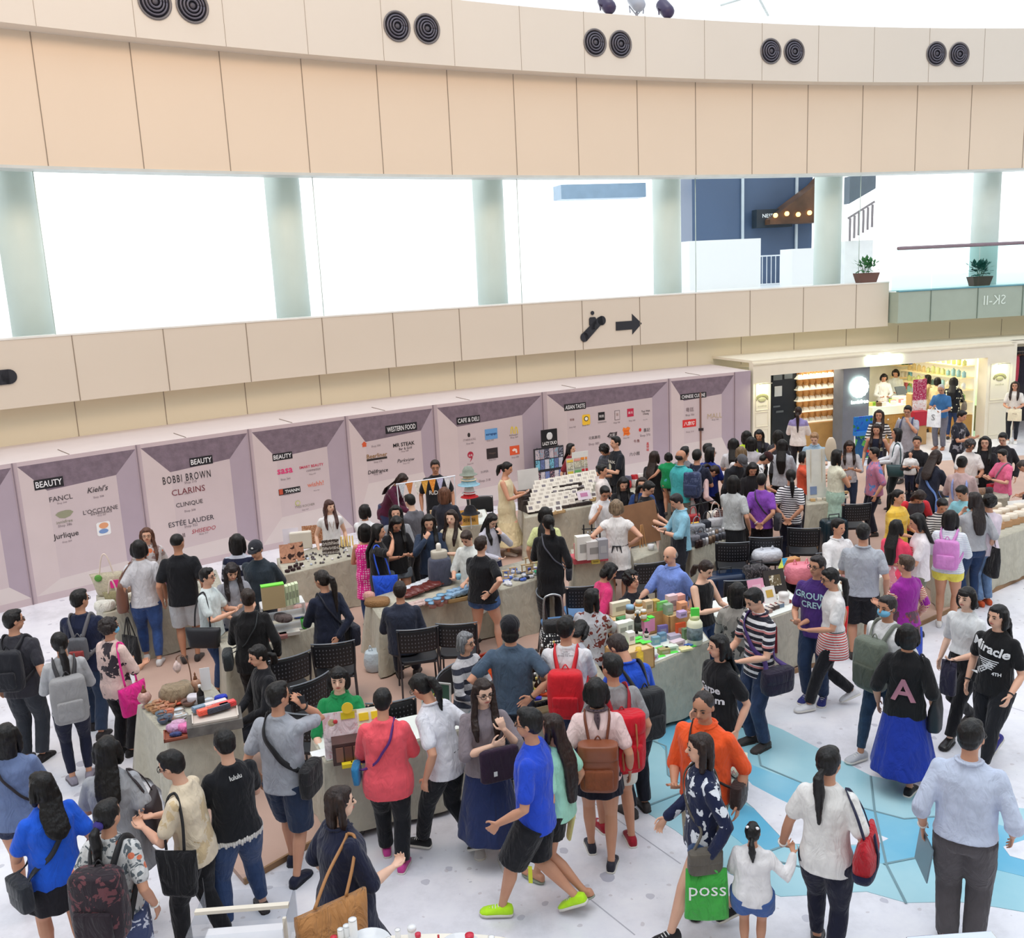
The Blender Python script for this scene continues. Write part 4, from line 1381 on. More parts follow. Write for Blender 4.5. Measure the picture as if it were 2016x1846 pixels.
# ------------------------------------------------------------ escalator sign on the parapet
p,a=cylpt(1168,646,RF-.012)
Tm=Matrix.Translation(p)@Matrix.Rotation(-a,4,'Z')
rt=empty('escalator_sign',M4=Tm,label='dark escalator pictogram with a right arrow on the beige parapet',cat='sign')
def flat2(shape,T_,th=.012):
 g=G()
 n=len(shape)
 g.add([(x,-th,z)for x,z in shape]+[(x,0,z)for x,z in shape],[tuple(range(n)),tuple(range(2*n-1,n-1,-1))]+[(i,(i+1)%n,n+(i+1)%n,n+i)for i in range(n)],T_)
 return g
def disc(cx,cz,r,n=20):
 return[(cx+r*math.cos(2*PI*i/n),cz+r*math.sin(2*PI*i/n))for i in range(n)]
sg=.0138
esc=G()
for q in(disc(-18,-14,8),disc(17,12,8),[(-14,-21),(14,4),(20,5),(17,20),(10,18),(-20,-6)]):
 f=flat2([(x*sg,z*sg)for x,z in q],None);esc.add(f.v,f.f)
esc.obj('escalator_shape',M_DARK,rt,smooth=False)
mn=G()
for q in(disc(-1,26,3.4),[(-6,19),(4,19),(6,16),(6,8),(3,4),(3,-2),(-5,-2),(-5,4),(-8,6),(-8,16)]):
 f=flat2([(x*sg,z*sg)for x,z in q],None);mn.add(f.v,f.f)
mn.obj('rider_shape',M_DARK,rt,smooth=False)
ar=flat2([(x*sg,z*sg)for x,z in((45,-7),(78,-7),(78,-16),(98,2),(78,20),(78,8),(45,8))],None)
ar.obj('arrow_shape',M_DARK,rt,smooth=False)
p,a=cylpt(0,743,RF-.012)
g=flat2([(x*sg,z*sg)for x,z in disc(10,0,9)+[(-30,-20),(-34,-12),(6,8)][:0]],Matrix.Translation(p)@Matrix.Rotation(-a,4,'Z'))
f=flat2([(x*sg,z*sg)for x,z in((-40,-9),(10,-9),(10,9),(-40,9))],Matrix.Translation(p)@Matrix.Rotation(-a,4,'Z'));g.add(f.v,f.f)
prop(g.obj('rounded_sign',M_DARK,smooth=False),'dark rounded sign end cut off at the left edge of the parapet','sign')
# ------------------------------------------------------------ balcony at right
def balcony():
 R=RF-.35
 a1,a2=-.2375,-.05
 zt,zb=3.93,3.12
 prop((lambda g:(arcslab(g,R,R+1.8,a1,a2,zb,zt,20),g.obj('wall_balcony',mat((172,186,174),.15,var=.03),smooth=False))[1])(G()),kind='structure')
 for x in(1832,1924,2012):
  _,a=cylpt(x,600,R)
  g=G();g.box((0,0,0),(.02,.03,zt-zb),Matrix.Translation(arc(a,R-.005,(zt+zb)/2))@Matrix.Rotation(-a,4,'Z'))
  prop(g.obj('trim_6',mat((118,134,124),.5),smooth=False),kind='structure')
 prop((lambda g:(arcslab(g,R-.02,R+.1,a1,a2,zt,zt+.03,20),g.obj('trim_7',mat((92,150,168),.3),smooth=False))[1])(G()),kind='structure')
 for i,(x0,x1)in enumerate(((1755,1834),(1834,1926),(1926,2040))):
  _,b1=cylpt(x0,560,R+.05);_,b2=cylpt(x1,560,R+.05)
  g=G();arcslab(g,R+.05,R+.065,b1+.0003,b2-.0003,zt+.03,5.02,5)
  prop(g.obj('balustrade_pane',glassmat((.82,.96,.96),.07),smooth=False),('left','middle','right')[i]+' clear glass balustrade pane of the upper balcony','balustrade')
 g=G()
 g.tube([arc(-.2375+.19*i/20,R+.06,5.05)for i in range(21)],.05,10)
 prop(g.obj('handrail',mat((150,132,140),.25,metal=.7)),'round steel handrail above the glass balcony','handrail')
 p,a=cylpt(1958,590,R-.01)
 vs,fs,W0,H0=textmesh('SK-II',.36)
 g=G();g.add([Matrix.Translation(p)@Matrix.Rotation(-a,4,'Z')@V((-v.x,-.006,v.y))for v in vs],fs)
 prop(g.obj('reversed_lettering',mat((232,246,238),.4),smooth=False),'white mirror-reversed lettering on the green glass balcony front','lettering')
 for i,(x,y,R_,s_,lb)in enumerate(((1705,557,RF+.2,1.0,'leafy green plant in a brown trough on the parapet end'),(1928,560,R+.9,1.1,'dark leafy plant behind the balcony glass beside the column'))):
  p,a=cylpt(x,y,R_)
  z=Z_SILL+.03 if i==0 else 3.95
  rt=empty('potted_plant',(p.x,p.y,z),-a,lb,'plant')
  g=G();g.add([(-.24,-.12,0),(.24,-.12,0),(.24,.12,0),(-.24,.12,0),(-.31,-.16,.25),(.31,-.16,.25),(.31,.16,.25),(-.31,.16,.25)],[(3,2,1,0),(4,5,6,7),(0,1,5,4),(1,2,6,5),(2,3,7,6),(3,0,4,7)])
  g.obj('planter',mat((118,86,78),.7),rt,smooth=False,bevel=.01)
  g=G();rnd=random.Random(5+i)
  for k in range(110):
   t,el=rnd.random()*2*PI,rnd.random()*1.3+.1
   L=.20+rnd.random()*.22
   d=V((math.cos(t)*math.cos(el),math.sin(t)*math.cos(el)*.7,math.sin(el)))
   c=V((rnd.uniform(-.15,.15),rnd.uniform(-.07,.07),.25))+d*L*s_
   X,Y=frame(d)
   w_=.045*s_;l_=.13*s_
   q=(d+V((0,0,-.4))).normalized()
   g.add([c-q*l_*.5,c+X*w_,c+q*l_*.6,c-X*w_],[(0,1,2),(0,2,3)])
  g.obj('foliage',mat((64,128,74)if i==0 else(40,96,84),.5,var=.25,vscale=9),rt)
  g=G()
  for k in range(8):g.tube([(rnd.uniform(-.1,.1),0,.2),(rnd.uniform(-.22,.22),rnd.uniform(-.1,.1),.45)],.006,5)
  g.obj('stem',mat((72,98,60),.7),rt)
balcony()
# ------------------------------------------------------------ printed hoarding in front of the closed shops
HA=[-.7660,-.7212,-.6766,-.6306,-.5859,-.5415,-.4811,-.4046,-.3625]
HZT=2.33
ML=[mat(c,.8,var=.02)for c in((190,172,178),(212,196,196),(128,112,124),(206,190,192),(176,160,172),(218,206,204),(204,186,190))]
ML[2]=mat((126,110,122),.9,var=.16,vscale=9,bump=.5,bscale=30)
hb=empty('hoarding',arc(-.56,RH),.56,'long mauve printed hoarding with shop names under the parapet','hoarding')
hbi=hb.matrix_basis.inverted()
def hpt(a0,a1,u,v,off=0.0):
 p,q=arc(a0,RH),arc(a1,RH)
 n=V((-(q-p).y,(q-p).x,0)).normalized()
 if n.dot(V((0,-1,0)))<0:n=-n
 r=p.lerp(q,u)+n*off
 r.z=HZT*v
 return r
g=G()
boxes={}
spans=list(zip(HA,HA[1:]))
inner=[(.2,.84,.14,.78),(.235,.80,.14,.775),(.26,.80,.16,.76),(.25,.78,.25,.74),(.20,.84,.40,.76),(.20,.80,.18,.78),(.18,.86,.18,.80),(.22,.80,.32,.76)]
for i,(a0,a1)in enumerate(spans):
 P=lambda u,v,o=0:hpt(a0,a1,u,v,o)
 l,r_,b_,t_=inner[i]
 pw=.035
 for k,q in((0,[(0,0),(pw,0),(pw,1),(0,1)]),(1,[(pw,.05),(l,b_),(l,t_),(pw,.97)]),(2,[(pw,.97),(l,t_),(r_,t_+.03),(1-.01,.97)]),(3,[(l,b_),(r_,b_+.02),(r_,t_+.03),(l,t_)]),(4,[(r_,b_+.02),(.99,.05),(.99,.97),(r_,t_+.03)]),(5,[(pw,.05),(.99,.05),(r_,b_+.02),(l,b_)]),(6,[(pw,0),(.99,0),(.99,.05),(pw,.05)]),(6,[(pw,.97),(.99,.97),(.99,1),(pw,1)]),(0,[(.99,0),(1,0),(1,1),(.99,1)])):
  g.k=k
  g.add([P(u,v)for u,v in q],[(0,1,2,3)])
g.k=5
for a0,a1 in spans+[(-.3625,-.352)]:
 p,q=arc(a0,RH,HZT),arc(a1,RH,HZT)
 p2,q2=arc(a0,RF+.45,HZT+.03),arc(a1,RF+.45,HZT+.03)
 g.add([p,q,q2,p2],[(0,1,2,3)])
 if a0>-.363:
  g.k=4;g.add([arc(a0,RH,0),arc(a1,RH,0),q,p],[(0,1,2,3)])
g.v=[hbi@p for p in g.v]
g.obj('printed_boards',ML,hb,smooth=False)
for a in HA[1:]:
 g=G();g.box((0,0,0),(.014,.02,HZT),hbi@Matrix.Translation(arc(a,RH-.006,HZT/2))@Matrix.Rotation(-a,4,'Z'))
 g.obj('board_joint',mat((140,124,134),.8),hb,smooth=False)
g=G()
for i in range(len(HA)-1):
 p,q=arc(HA[i]+.02,RH+.02,HZT+.004),arc(HA[i]+.02,RF+.4,HZT+.035)
 g.tube([p,p.lerp(q,.35)],.008,4)
g.v=[hbi@p for p in g.v]
g.obj('roof_joint',mat((140,124,114),.8),hb,smooth=False)
def hplane(x,y,off=.006):
 """point of the flat board that the line of sight meets"""
 d=CF+CR*((x-1008)/F)-CU*((y-923)/F)
 best=None
 for a0,a1 in spans:
  p,q=arc(a0,RH),arc(a1,RH)
  e=(q-p).normalized()
  n=V((-e.y,e.x,0))
  if n.dot(V((0,-1,0)))<0:n=-n
  t=(p-CAM).dot(n)/d.dot(n)
  P=CAM+d*t
  s=(P-p).dot(e)
  if-0.02<=s<=(q-p).length+.02:
   return P+n*off,e,n
 a=spans[-1]
 return P+n*off,e,n
def hsign(s,x,y,wpx,c=(52,46,50),bold=0.0,hpx=None,shear=0.0,off=.006,spacing=1.0,name='shop_name'):
 P,e,n=hplane(x,y,off)
 mpp=(P-CAM).dot(CF)/F
 vs,fs,W0,H0=textmesh(s,1.0,0,bold,shear,spacing)
 if not fs:return
 k=wpx*mpp/W0
 kz=k if hpx is None else hpx*mpp/H0
 g=G();g.add([hbi@(P+e*v.x*k+V((0,0,v.y*kz)))for v in vs],fs)
 return g.obj(name,mat(c,.7,var=0),hb,smooth=False)
def hpatch(x,y,wpx,hpx,c,off=.004,shape=None,name='logo_patch'):
 P,e,n=hplane(x,y,off)
 mpp=(P-CAM).dot(CF)/F
 sh=shape or[(-.5,-.5),(.5,-.5),(.5,.5),(-.5,.5)]
 g=G();g.add([hbi@(P+e*u*wpx*mpp+V((0,0,v*hpx*mpp)))for u,v in sh],[tuple(range(len(sh)))])
 return g.obj(name,mat(c,.7,var=0),hb,smooth=False)
def heading(s,x,y,w,h):
 hpatch(x,y,w,h,(26,24,30),.004,name='heading_plate')
 hsign(s,x,y,w*.9,(240,238,240),.012,h*.62,off=.008,name='heading')
CIR=disc(0,0,.5,24)
heading('BEAUTY',96,951,54,20)
heading('BEAUTY',396,907,46,17)
heading('BEAUTY',556,898,41,14)
heading('WESTERN FOOD',790,842,69,16)
heading('CAFE & DELI',922,826,52,14)
heading('ASIAN TASTE',1132,800,49,13)
heading('CHINESE CUISINE',1365,779,60,11)
K=(66,58,62)
for a in(('FANCL',120,980,43,K),("Kiehl's",192,962,40,K,.01,None,.3),("L'OCCITANE",198,1003,66,K),('EN PROVENCE',200,1009,40,K),('innisfree',127,1026,30,(130,130,110)),('Jurlique',130,1054,47,(40,36,40),.005),('BOBBI BROWN',368,939,95,(40,36,42),.004,15,0,.006,1.25),('CLARINS',371,965,66,(120,50,60)),('CLINIQUE',373,991,53,(46,46,52)),('ESTÉE LAUDER',377,1024,90,(50,48,60)),('SHISEIDO',401,1042,48,(176,60,76),0,None,.25),('SK-II',353,1055,22,(60,40,44)),('sasa',561,927,32,(222,60,120),.02),('SMART BEAUTY',613,917,51,(204,44,84),.012),('cosmetics',617,924,30,(130,110,116),0,None,.3),('wishh!',621,952,34,(226,120,90),.004),('YVES ROCHER',600,995,42,(140,132,122)),('MR STEAK',795,874,47,(30,26,28),.015),('Bar & Grill',798,882,28,(40,34,36)),('Beerliner',742,896,44,(150,112,62),.012),('Parkview',799,905,38,(60,54,58),0,None,.3),('Délifrance',744,927,43,(40,36,40),.01,None,.15),('STARBUCKS',924,865,28,(140,124,128)),("McDonald's",1011,856,19,(70,58,60)),('SUPER',954,928,17,(130,122,126)),('翠華',1126,826,10,(130,80,70)),('元氣壽司',1170,861,26,(66,60,60),0),('牛角',1253,868,13,(120,40,40)),('YAMAMOTO',1185,831,20,(70,66,68)),('Tsui Wah\nChung',1271,812,20,(60,50,50),.01),('喜記',1273,846,15,(40,34,36)),('六小館',1249,893,24,(40,36,38)),('真\n得\n味',1275,879,6,(214,66,66),.01),('粵廷',1358,806,18,(120,100,104)),('MALL',1407,818,34,(190,170,140)),('Shop 314',1358,850,18,(150,130,134))):
 hsign(*a)
for x,y,w in((122,990,18),(194,978,20),(200,1014,16),(128,1034,26),(132,1066,18),(375,949,24),(371,971,16),(374,1005,22),(376,1035,26),(401,1050,18),(562,943,20),(615,933,14),(570,972,22),(623,965,12),(601,1003,14),(744,909,18),(797,888,16),(744,933,18),(800,912,14),(740,878,20),(925,873,16),(965,867,16),(1012,861,17),(926,913,14),(969,905,16),(1014,900,16),(954,946,26),(1127,841,15),(1153,837,16),(1214,832,15),(1244,828,15),(1270,826,10),(1169,874,24),(1205,862,14),(1233,862,14),(1270,857,24),(1358,817,20),(1408,826,16)):
 hsign('Shop 3%02d'%((x*7)%90),x,y,w,(132,118,124),name='shop_number')
hpatch(570,966,45,12,(22,20,24));hpatch(553,968,8,11,(190,80,56),.007);hsign('THANN',575,965,30,(235,235,235),.02,off=.008)
hpatch(127,1012,34,16,(150,150,124),.004,[(-.5,.1),(-.35,.35),(-.15,.45),(.1,.5),(.35,.4),(.5,.15),(.3,-.3),(0,-.5),(-.3,-.35)])
hpatch(204,1040,26,27,(240,240,240),shape=[(-.5,-.4),(-.4,-.5),(.4,-.5),(.5,-.4),(.5,.4),(.4,.5),(-.4,.5),(-.5,.4)])
hpatch(204,1045,18,9,(120,150,200),.008,CIR)
hpatch(204,1034,18,12,(226,160,118),.007,CIR)
hpatch(586,990,11,11,(196,196,130),.004,CIR);hpatch(586,990,7,7,(204,188,190),.007,CIR)
hpatch(717,874,12,11,(214,90,50),.004,[(-.35,-.5),(.35,-.5),(.35,0),(.5,0),(0,.5),(-.5,0),(-.35,0)])
hpatch(742,903,44,4,(40,34,34))
hpatch(923,856,6,9,(40,32,34),.004,CIR)
hpatch(967,854,28,21,(104,160,214));hsign('eurogogo',967,855,24,(24,60,120),.02,off=.008)
for s_ in(-1,1):
 hpatch(1012+s_*4,846,8,15,(236,206,50),.005,[(-.5,-.5),(-.25,-.5),(-.15,.1),(0,.3),(.15,.1),(.25,-.5),(.5,-.5),(.35,.25),(0,.5),(-.35,.25)])
hpatch(926,895,13,13,(176,30,60),.004,CIR);hpatch(928,905,7,9,(176,30,60),.005,[(.5,.5),(-.5,-.5),(.0,.5)])
hsign('金鳳',926,896,9,(240,220,224),off=.008)
hpatch(969,892,25,21,(46,36,38));hsign('Häagen',969,892,15,(110,90,80),off=.008)
hpatch(1013,886,22,18,(232,92,50));hpatch(1013,887,12,10,(250,226,214),.007,[(-.5,.2),(-.1,.5),(.4,.3),(.5,-.4),(.2,-.5),(.1,0),(-.3,-.1)])
hpatch(983,927,10,10,(226,160,170),.004,CIR);hpatch(1003,922,5,5,(216,70,70),.004,CIR)
hpatch(1154,826,18,21,(244,196,50),shape=[(-.5,-.4),(-.4,-.5),(.4,-.5),(.5,-.4),(.5,.4),(.4,.5),(-.4,.5),(-.5,.4)])
hpatch(1154,824,10,10,(40,34,30),.007,CIR);hpatch(1154,824,7,7,(244,240,230),.009,CIR)
hpatch(1184,819,15,16,(24,20,24));hsign('和民',1184,819,11,(230,226,226),.01,off=.008)
hpatch(1215,817,12,19,(120,110,112));hpatch(1215,817,10,17,(206,190,192),.007);hsign('茶',1215,816,6,(150,120,110),off=.009)
hpatch(1241,812,15,16,(196,36,72));hsign('樂天',1241,812,11,(240,220,226),off=.008)
hpatch(1205,856,24,11,(66,56,60),.004,[(-.5,-.2),(-.2,.5),(.2,.4),(.5,.5),(.45,-.1),(.2,-.5),(-.3,-.4)]);hsign('大家',1205,856,13,(226,222,220),off=.008)
hpatch(1233,849,18,18,(242,128,44),.004,[(-.5,.2),(-.35,.5),(-.1,.35),(.2,.5),(.5,.35),(.35,0),(.5,-.35),(.2,-.5),(-.1,-.35),(-.4,-.5),(-.35,-.1)]);hsign('Seoul\nFood',1233,850,11,(206,60,20),off=.008)
hpatch(1260,846,6,7,(206,40,40),.004,CIR)
hpatch(1357,833,31,15,(216,44,44));hsign('八京坊',1357,833,25,(250,240,236),.02,off=.008)
P,e,n=hplane(1379,860,.012)
g=G();g.box((0,0,0),(.035,.03,1.9),hbi@Matrix.Translation(V((P.x,P.y,.98)))@Matrix.Rotation(-.40,4,'Z'))
g.obj('door_edge',mat((128,92,80),.5),hb,smooth=False)
g=G();g.box((0,0,0),(.13,.06,.06),hbi@Matrix.Translation(V((P.x,P.y,1.05)))@Matrix.Rotation(-.40,4,'Z'))
g.obj('door_lock',mat((44,36,40),.4),hb,smooth=False)
# ------------------------------------------------------------ cosmetics shop with open front
SR=43.3
M_SHOP=mat((240,232,212),.6,var=.02)
SA0=-.3505
def sang(x,y,R=SR):return cylpt(x,y,R)[1]
aL,aLw,aM1,aM2,aRw,aR=SA0,sang(1517,800),sang(1667,800),sang(1714,800),sang(1941,780),sang(1992,760)
zo=cylpt(1600,727,SR)[0].z
SHOPC=arc((aL+aR)/2,SR)
band('wall_shopfront',SR,SR+.18,2.17,2.50,aL,aR+.002,M_SHOP,30)
band('ceiling_shop',SR+.05,RF+4.0,2.5,2.56,aL,.02,M_SHOP,30)
band('wall_pillar',SR,SR+.35,0,2.17,aL,aLw,M_SHOP,4)
band('wall_pillar',SR,SR+.35,0,2.17,aRw,aR,M_SHOP,4)
band('wall_pillar',SR+.05,SR+.45,0,2.17,aM1-.0018,aM2-.0004,mat((116,116,122),.8,var=.1),4)
band('wall_shopback',SR+3.6,SR+3.7,0,2.5,aL-.01,.02,mat((236,236,222),.6),20)
band('trim_8',SR-.012,SR,2.44,2.47,aL,aR,mat((214,204,182),.6),20)
for(b0,b1)in((aL,aLw),(aRw,aR)):
 mid=(b0+b1)/2
 w2=(b1-b0)*SR
 for(z0,z1)in((1.35,2.0),(.95,1.3),(.12,.88))if b0==aL else((1.05,2.0),(.12,.98)):
  g=G()
  for q in(((-w2*.36,z0),(-w2*.36,z1)),((w2*.36,z0),(w2*.36,z1)),((-w2*.36,z0),(w2*.36,z0)),((-w2*.36,z1),(w2*.36,z1))):
   g.tube([(q[0][0],0,q[0][1]),(q[1][0],0,q[1][1])],.012,6,T=Matrix.Translation(arc(mid,SR-.005))@Matrix.Rotation(-mid,4,'Z'))
  prop(g.obj('trim_9',mat((226,218,198),.6)),kind='structure')
 Tm=Matrix.Translation(arc(mid,SR-.01,1.55))@Matrix.Rotation(-mid,4,'Z')
 rt=empty('pillar_emblem',M4=Tm,label='olive shell-shaped emblem on the %s shop pillar under a picture lamp'%('left' if b0==aL else 'right'),cat='emblem')
 g=G()
 for k in range(9):
  t=PI*(k+.5)/9
  g.ball((.16*math.cos(t),0,.06+.10*math.sin(t)),(.035,.006,.045),10,6)
 g.obj('petal_row',mat((150,146,110),.7),rt)
 g=G();g.ball((0,-.002,.05),(.11,.008,.06),14,7);g.obj('shell_centre',mat((176,172,136),.7),rt)
 g=G();vs,fs,_,_=textmesh('innisfree',.075);g.add([(v.x,-.006,v.y-.10)for v in vs],fs);g.obj('emblem_lettering',mat((160,156,130),.7),rt,smooth=False)
 z=2.0
 Tm=Matrix.Translation(arc(mid,SR-.12,z))@Matrix.Rotation(-mid,4,'Z')
 rt=empty('picture_lamp',M4=Tm,label='thin horizontal picture lamp over the emblem on the %s shop pillar'%('left' if b0==aL else 'right'),cat='lamp')
 g=G();g.tube([(-.16,0,0),(.20,0,0)],.012,6);g.obj('lamp_tube',mat((214,206,180),.4,metal=.5),rt)
 g=G();g.tube([(.02,0,0),(.02,.12,0)],.008,6);g.obj('arm',mat((200,190,160),.4),rt)
 pc=Tm@V((0,-.04,-.04))
 lamp('picture_light','AREA',tuple(pc),2.6,(.95,1.0,.55),.25,to=tuple(Tm@V((0,.12,-.5))))
p=arc((aM2+aRw)/2-.045*.35,SR-.03,2.36)
pc,a=cylpt(1742,705,SR-.03)
Tm=Matrix.Translation(V((pc.x,pc.y,pc.z)))@Matrix.Rotation(-a,4,'Z')
M_GLOW=mat((226,255,240),.4,emit=7,var=0)
rt=empty('shop_name_sign',M4=Tm,label='glowing white lettering of the shop name over the shop entrance',cat='sign')
vs,fs,W0,H0=textmesh('innisfree',.36,.02,.014)
g=G();g.add([(v.x*.95/W0*1.05,-.03+v.z,v.y*1.0)for v in vs],fs);g.obj('lit_letters',M_GLOW,rt,smooth=False)
pc,a=cylpt(1692,762,SR+.0)
Tm=Matrix.Translation(pc)@Matrix.Rotation(-a,4,'Z')
rt=empty('round_sign',M4=Tm,label='round glowing white flower-shaped sign on the grey shop pillar',cat='sign')
g=G()
for k in range(14):
 t=2*PI*k/14
 g.ball((.20*math.cos(t),0,.20*math.sin(t)),(.075,.03,.075),10,6)
g.ball((0,0,0),(.22,.035,.22),20,8)
g.obj('lit_flower',M_GLOW,rt)
g=G();vs,fs,W0,_=textmesh('innisfree',.13,0,.02);g.add([(v.x*.5/W0,-.03,v.y-.36)for v in vs],fs);g.obj('lit_caption',M_GLOW,rt,smooth=False)
for x,y,R_,e_ in((1600,735,SR+1.0,28),(1760,715,SR+1.2,40),(1890,705,SR+1.4,40)):
 a=sang(x,y,R_)
 q=arc(a,R_,2.44)
 lamp('shop_ceiling_light','AREA',tuple(q),e_,(1.0,.97,.82),1.2,to=(q.x,q.y,0))
 g=G();g.box((0,0,0),(1.1,1.0,.03),Matrix.Translation(arc(a,R_,2.475))@Matrix.Rotation(-a,4,'Z'))
 prop(g.obj('light_panel',mat((255,252,236),.5,emit=2.2,var=0),smooth=False),{1600:'square ceiling light panel above the colour cone shelves',1760:'square ceiling light panel above the shop counter',1890:'square ceiling light panel above the right product shelves'}[x],'ceiling light')
def at_shop(x,y,z=0.0):
 return at(x,y,z)
def sbox(name,x0,x1,R0,R1,z0,z1,m,label=None,cat=None,parent=None,kind=None):
 a0,a1=sang(x0,800,R0),sang(x1,800,R0)
 g=G();arcslab(g,R0,R1,a0,a1,z0,z1,3)
 return prop(g.obj(name,m,parent,smooth=False),label,cat,None,kind)
pn=sbox('feature_wall',1520,1568,SR+1.0,SR+1.06,0,2.17,mat((28,32,36),.35),'black shop wall panel with small pictures at the left of the shop','panel')
for i,(x,y,w_,h_)in enumerate(((1531,742,.26,.16),(1552,740,.24,.14),(1532,770,.22,.26),(1535,810,.22,.05),(1529,800,.2,.04))):
 p,a=cylpt(x,y,SR+.985)
 g=G();g.box((0,0,0),(w_,.012,h_),Matrix.Translation(p)@Matrix.Rotation(-a,4,'Z'))
 g.obj('picture',mat((210,212,214)if i==2 else(98,104,108),.5),pn,smooth=False)
cab=empty('cone_cabinet',arc(sang(1620,860,SR+.9),SR+.9),.29,'tall wooden display cabinet with rows of tan cones at the shop front','cabinet')
ci=cab.matrix_basis.inverted()
def cp(a,R,z):return ci@arc(a,R,z)
c0,c1=sang(1572,800,SR+.8),sang(1664,800,SR+.8)
g=G();arcslab(g,SR+.8,SR+1.15,c0,c1,0,.72,2);arcslab(g,SR+1.1,SR+1.15,c0,c1,.72,2.17,2);arcslab(g,SR+.8,SR+1.12,sang(1645,800,SR+.8),c1,.72,2.17,2)
g.v=[ci@p for p in g.v]
g.obj('cabinet_body',mat((196,152,92),.5,var=.1,vscale=4),cab,smooth=False)
c1=sang(1645,800,SR+.8)
for r in range(5):
 z=.74+r*.285
 g=G();arcslab(g,SR+.82,SR+1.12,c0,c1,z,z+.025,2);g.v=[ci@p for p in g.v]
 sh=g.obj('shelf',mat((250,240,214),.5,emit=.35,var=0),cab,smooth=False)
 g=G()
 for k in range(6):
  a=c0+(c1-c0)*(k+.5)/6
  q=cp(a,SR+.93,z+.03)
  g2_=G();g2_.add([q+V((-.085,.05,0)),q+V((.085,.05,0)),q+V((.085,-.08,0)),q+V((-.085,-.08,0)),q+V((.07,.08,.18))],[(0,1,4),(1,2,4),(2,3,4),(3,0,4),(3,2,1,0)])
  o=g2_.obj('white_holder',mat((240,234,222),.5),cab,smooth=False)
  g3_=G();g3_.lathe([(.002,0),(.085,.16),(.08,.2),(.03,.235),(.001,.24)],(q.x+.035,q.y+.03,q.z+.01),12)
  g3_.obj('tan_cone',mat((206,148,84),.5,var=.1),cab)
ctr=empty('shop_counter',arc(sang(1760,840,SR+1.0),SR+1.0),.24,'wooden shop counter with white knobs and glass top display','counter')
ci=ctr.matrix_basis.inverted()
b0,b1=sang(1716,800,SR+.7),sang(1822,800,SR+.7)
g=G();arcslab(g,SR+.7,SR+1.3,b0,b1,0,.78,6);g.v=[ci@p for p in g.v]
g.obj('counter_body',mat((198,160,92),.5,var=.1,vscale=3),ctr,smooth=False)
g=G();arcslab(g,SR+.66,SR+1.3,b0,b1,.78,1.0,6);g.v=[ci@p for p in g.v]
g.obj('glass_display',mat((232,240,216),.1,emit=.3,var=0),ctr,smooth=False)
for i in range(5):
 for j in range(3):
  a=b0+(b1-b0)*(i+.5)/5
  g=G();arcslab(g,SR+.685,SR+.70,b0+(b1-b0)*(i+.05)/5,b0+(b1-b0)*(i+.95)/5,.06+j*.24,.27+j*.24,1);g.v=[ci@p for p in g.v]
  dw=g.obj('drawer',mat((190,150,84),.5,var=.1,vscale=3),ctr,smooth=False)
  g=G();g.ball(cp(a,SR+.67,.17+j*.24),.024,10,7);g.obj('knob',mat((250,250,244),.3),dw)
rnd=random.Random(3)
for k in range(16):
 a=b0+(b1-b0)*rnd.uniform(.05,.95)
 c=rnd.choice([(250,250,240),(150,200,60),(236,220,120),(226,120,130),(240,238,230),(120,90,60)])
 q=arc(a,SR+rnd.uniform(.75,1.2),1.0)
 g=G();g.box((q.x,q.y,1.0+.05),(.13,.09,.10),None)
 prop(g.obj('cosmetic_box',mat(c,.4),smooth=False,bevel=.004,loc=(q.x,q.y,1.0)),'small cosmetic box on the glass top of the shop counter','box','cosmetic boxes on the shop counter')
q=arc(sang(1775,760,SR+1.2),SR+1.2,1.0)
rt=empty('cash_register',(q.x,q.y,1.0),.26,'white cash register with angled screen on the shop counter','cash register')
g=G();g.box((0,0,.08),(.36,.3,.16));g.obj('register_base',mat((226,230,230),.4),rt,smooth=False,bevel=.01)
g=G();g.box((0,0,0),(.32,.03,.24),Matrix.Translation(V((0,.02,.30)))@Matrix.Rotation(-.5,4,'X'));g.obj('screen',mat((70,78,84),.2),rt,smooth=False)
q=arc(sang(1801,830,SR+.45),SR+.45,0)
rt=empty('poster_stand',(q.x,q.y,0),.25,'wooden stand with crimson poster and white poster before the shop counter','display stand')
g=G();g.box((0,0,.66),(.42,.22,1.32));g.obj('stand_body',mat((214,176,112),.5),rt,smooth=False)
g=G();g.box((.02,-.12,1.42),(.40,.02,.55));g.obj('crimson_poster',fabric((176,36,84),'floral',(226,180,190),.5),rt,smooth=False)
g=G();g.box((.02,-.125,.98),(.42,.02,.34));g.obj('white_poster',fabric((240,238,236),'floral',(214,160,140),.7),rt,smooth=False)
q=arc(sang(1806,850,SR+.25),SR+.25,0)
g=G();g.box((0,0,0),(.42,.30,.38));o=g.obj('crimson_box',mat((186,28,52),.5),smooth=False,bevel=.01)
o.location=(q.x,q.y,.70);o.rotation_euler=(0,0,.25)
prop(o,'crimson box beside the poster stand in the shop entrance','box')
g=G();g.box((0,0,0),(.36,.26,.50));o2=g.obj('wooden_plinth',mat((190,150,96),.5),smooth=False)
o2.location=(q.x,q.y,.255);o2.rotation_euler=(0,0,.25)
prop(o2,'low wooden plinth carrying the crimson box','plinth')
sv=empty('wall_shelves',arc(sang(1850,760,SR+3.4),SR+3.4),.22,'lit product shelves lining the back and right of the shop','shelves')
ci=sv.matrix_basis.inverted()
e0,e1=sang(1765,760,SR+3.3),sang(1950,760,SR+3.3)
COLS=[(60,90,190),(90,190,210),(210,60,70),(230,120,150),(150,200,70),(90,170,70),(240,240,236),(120,190,220),(230,200,90),(70,130,60)]
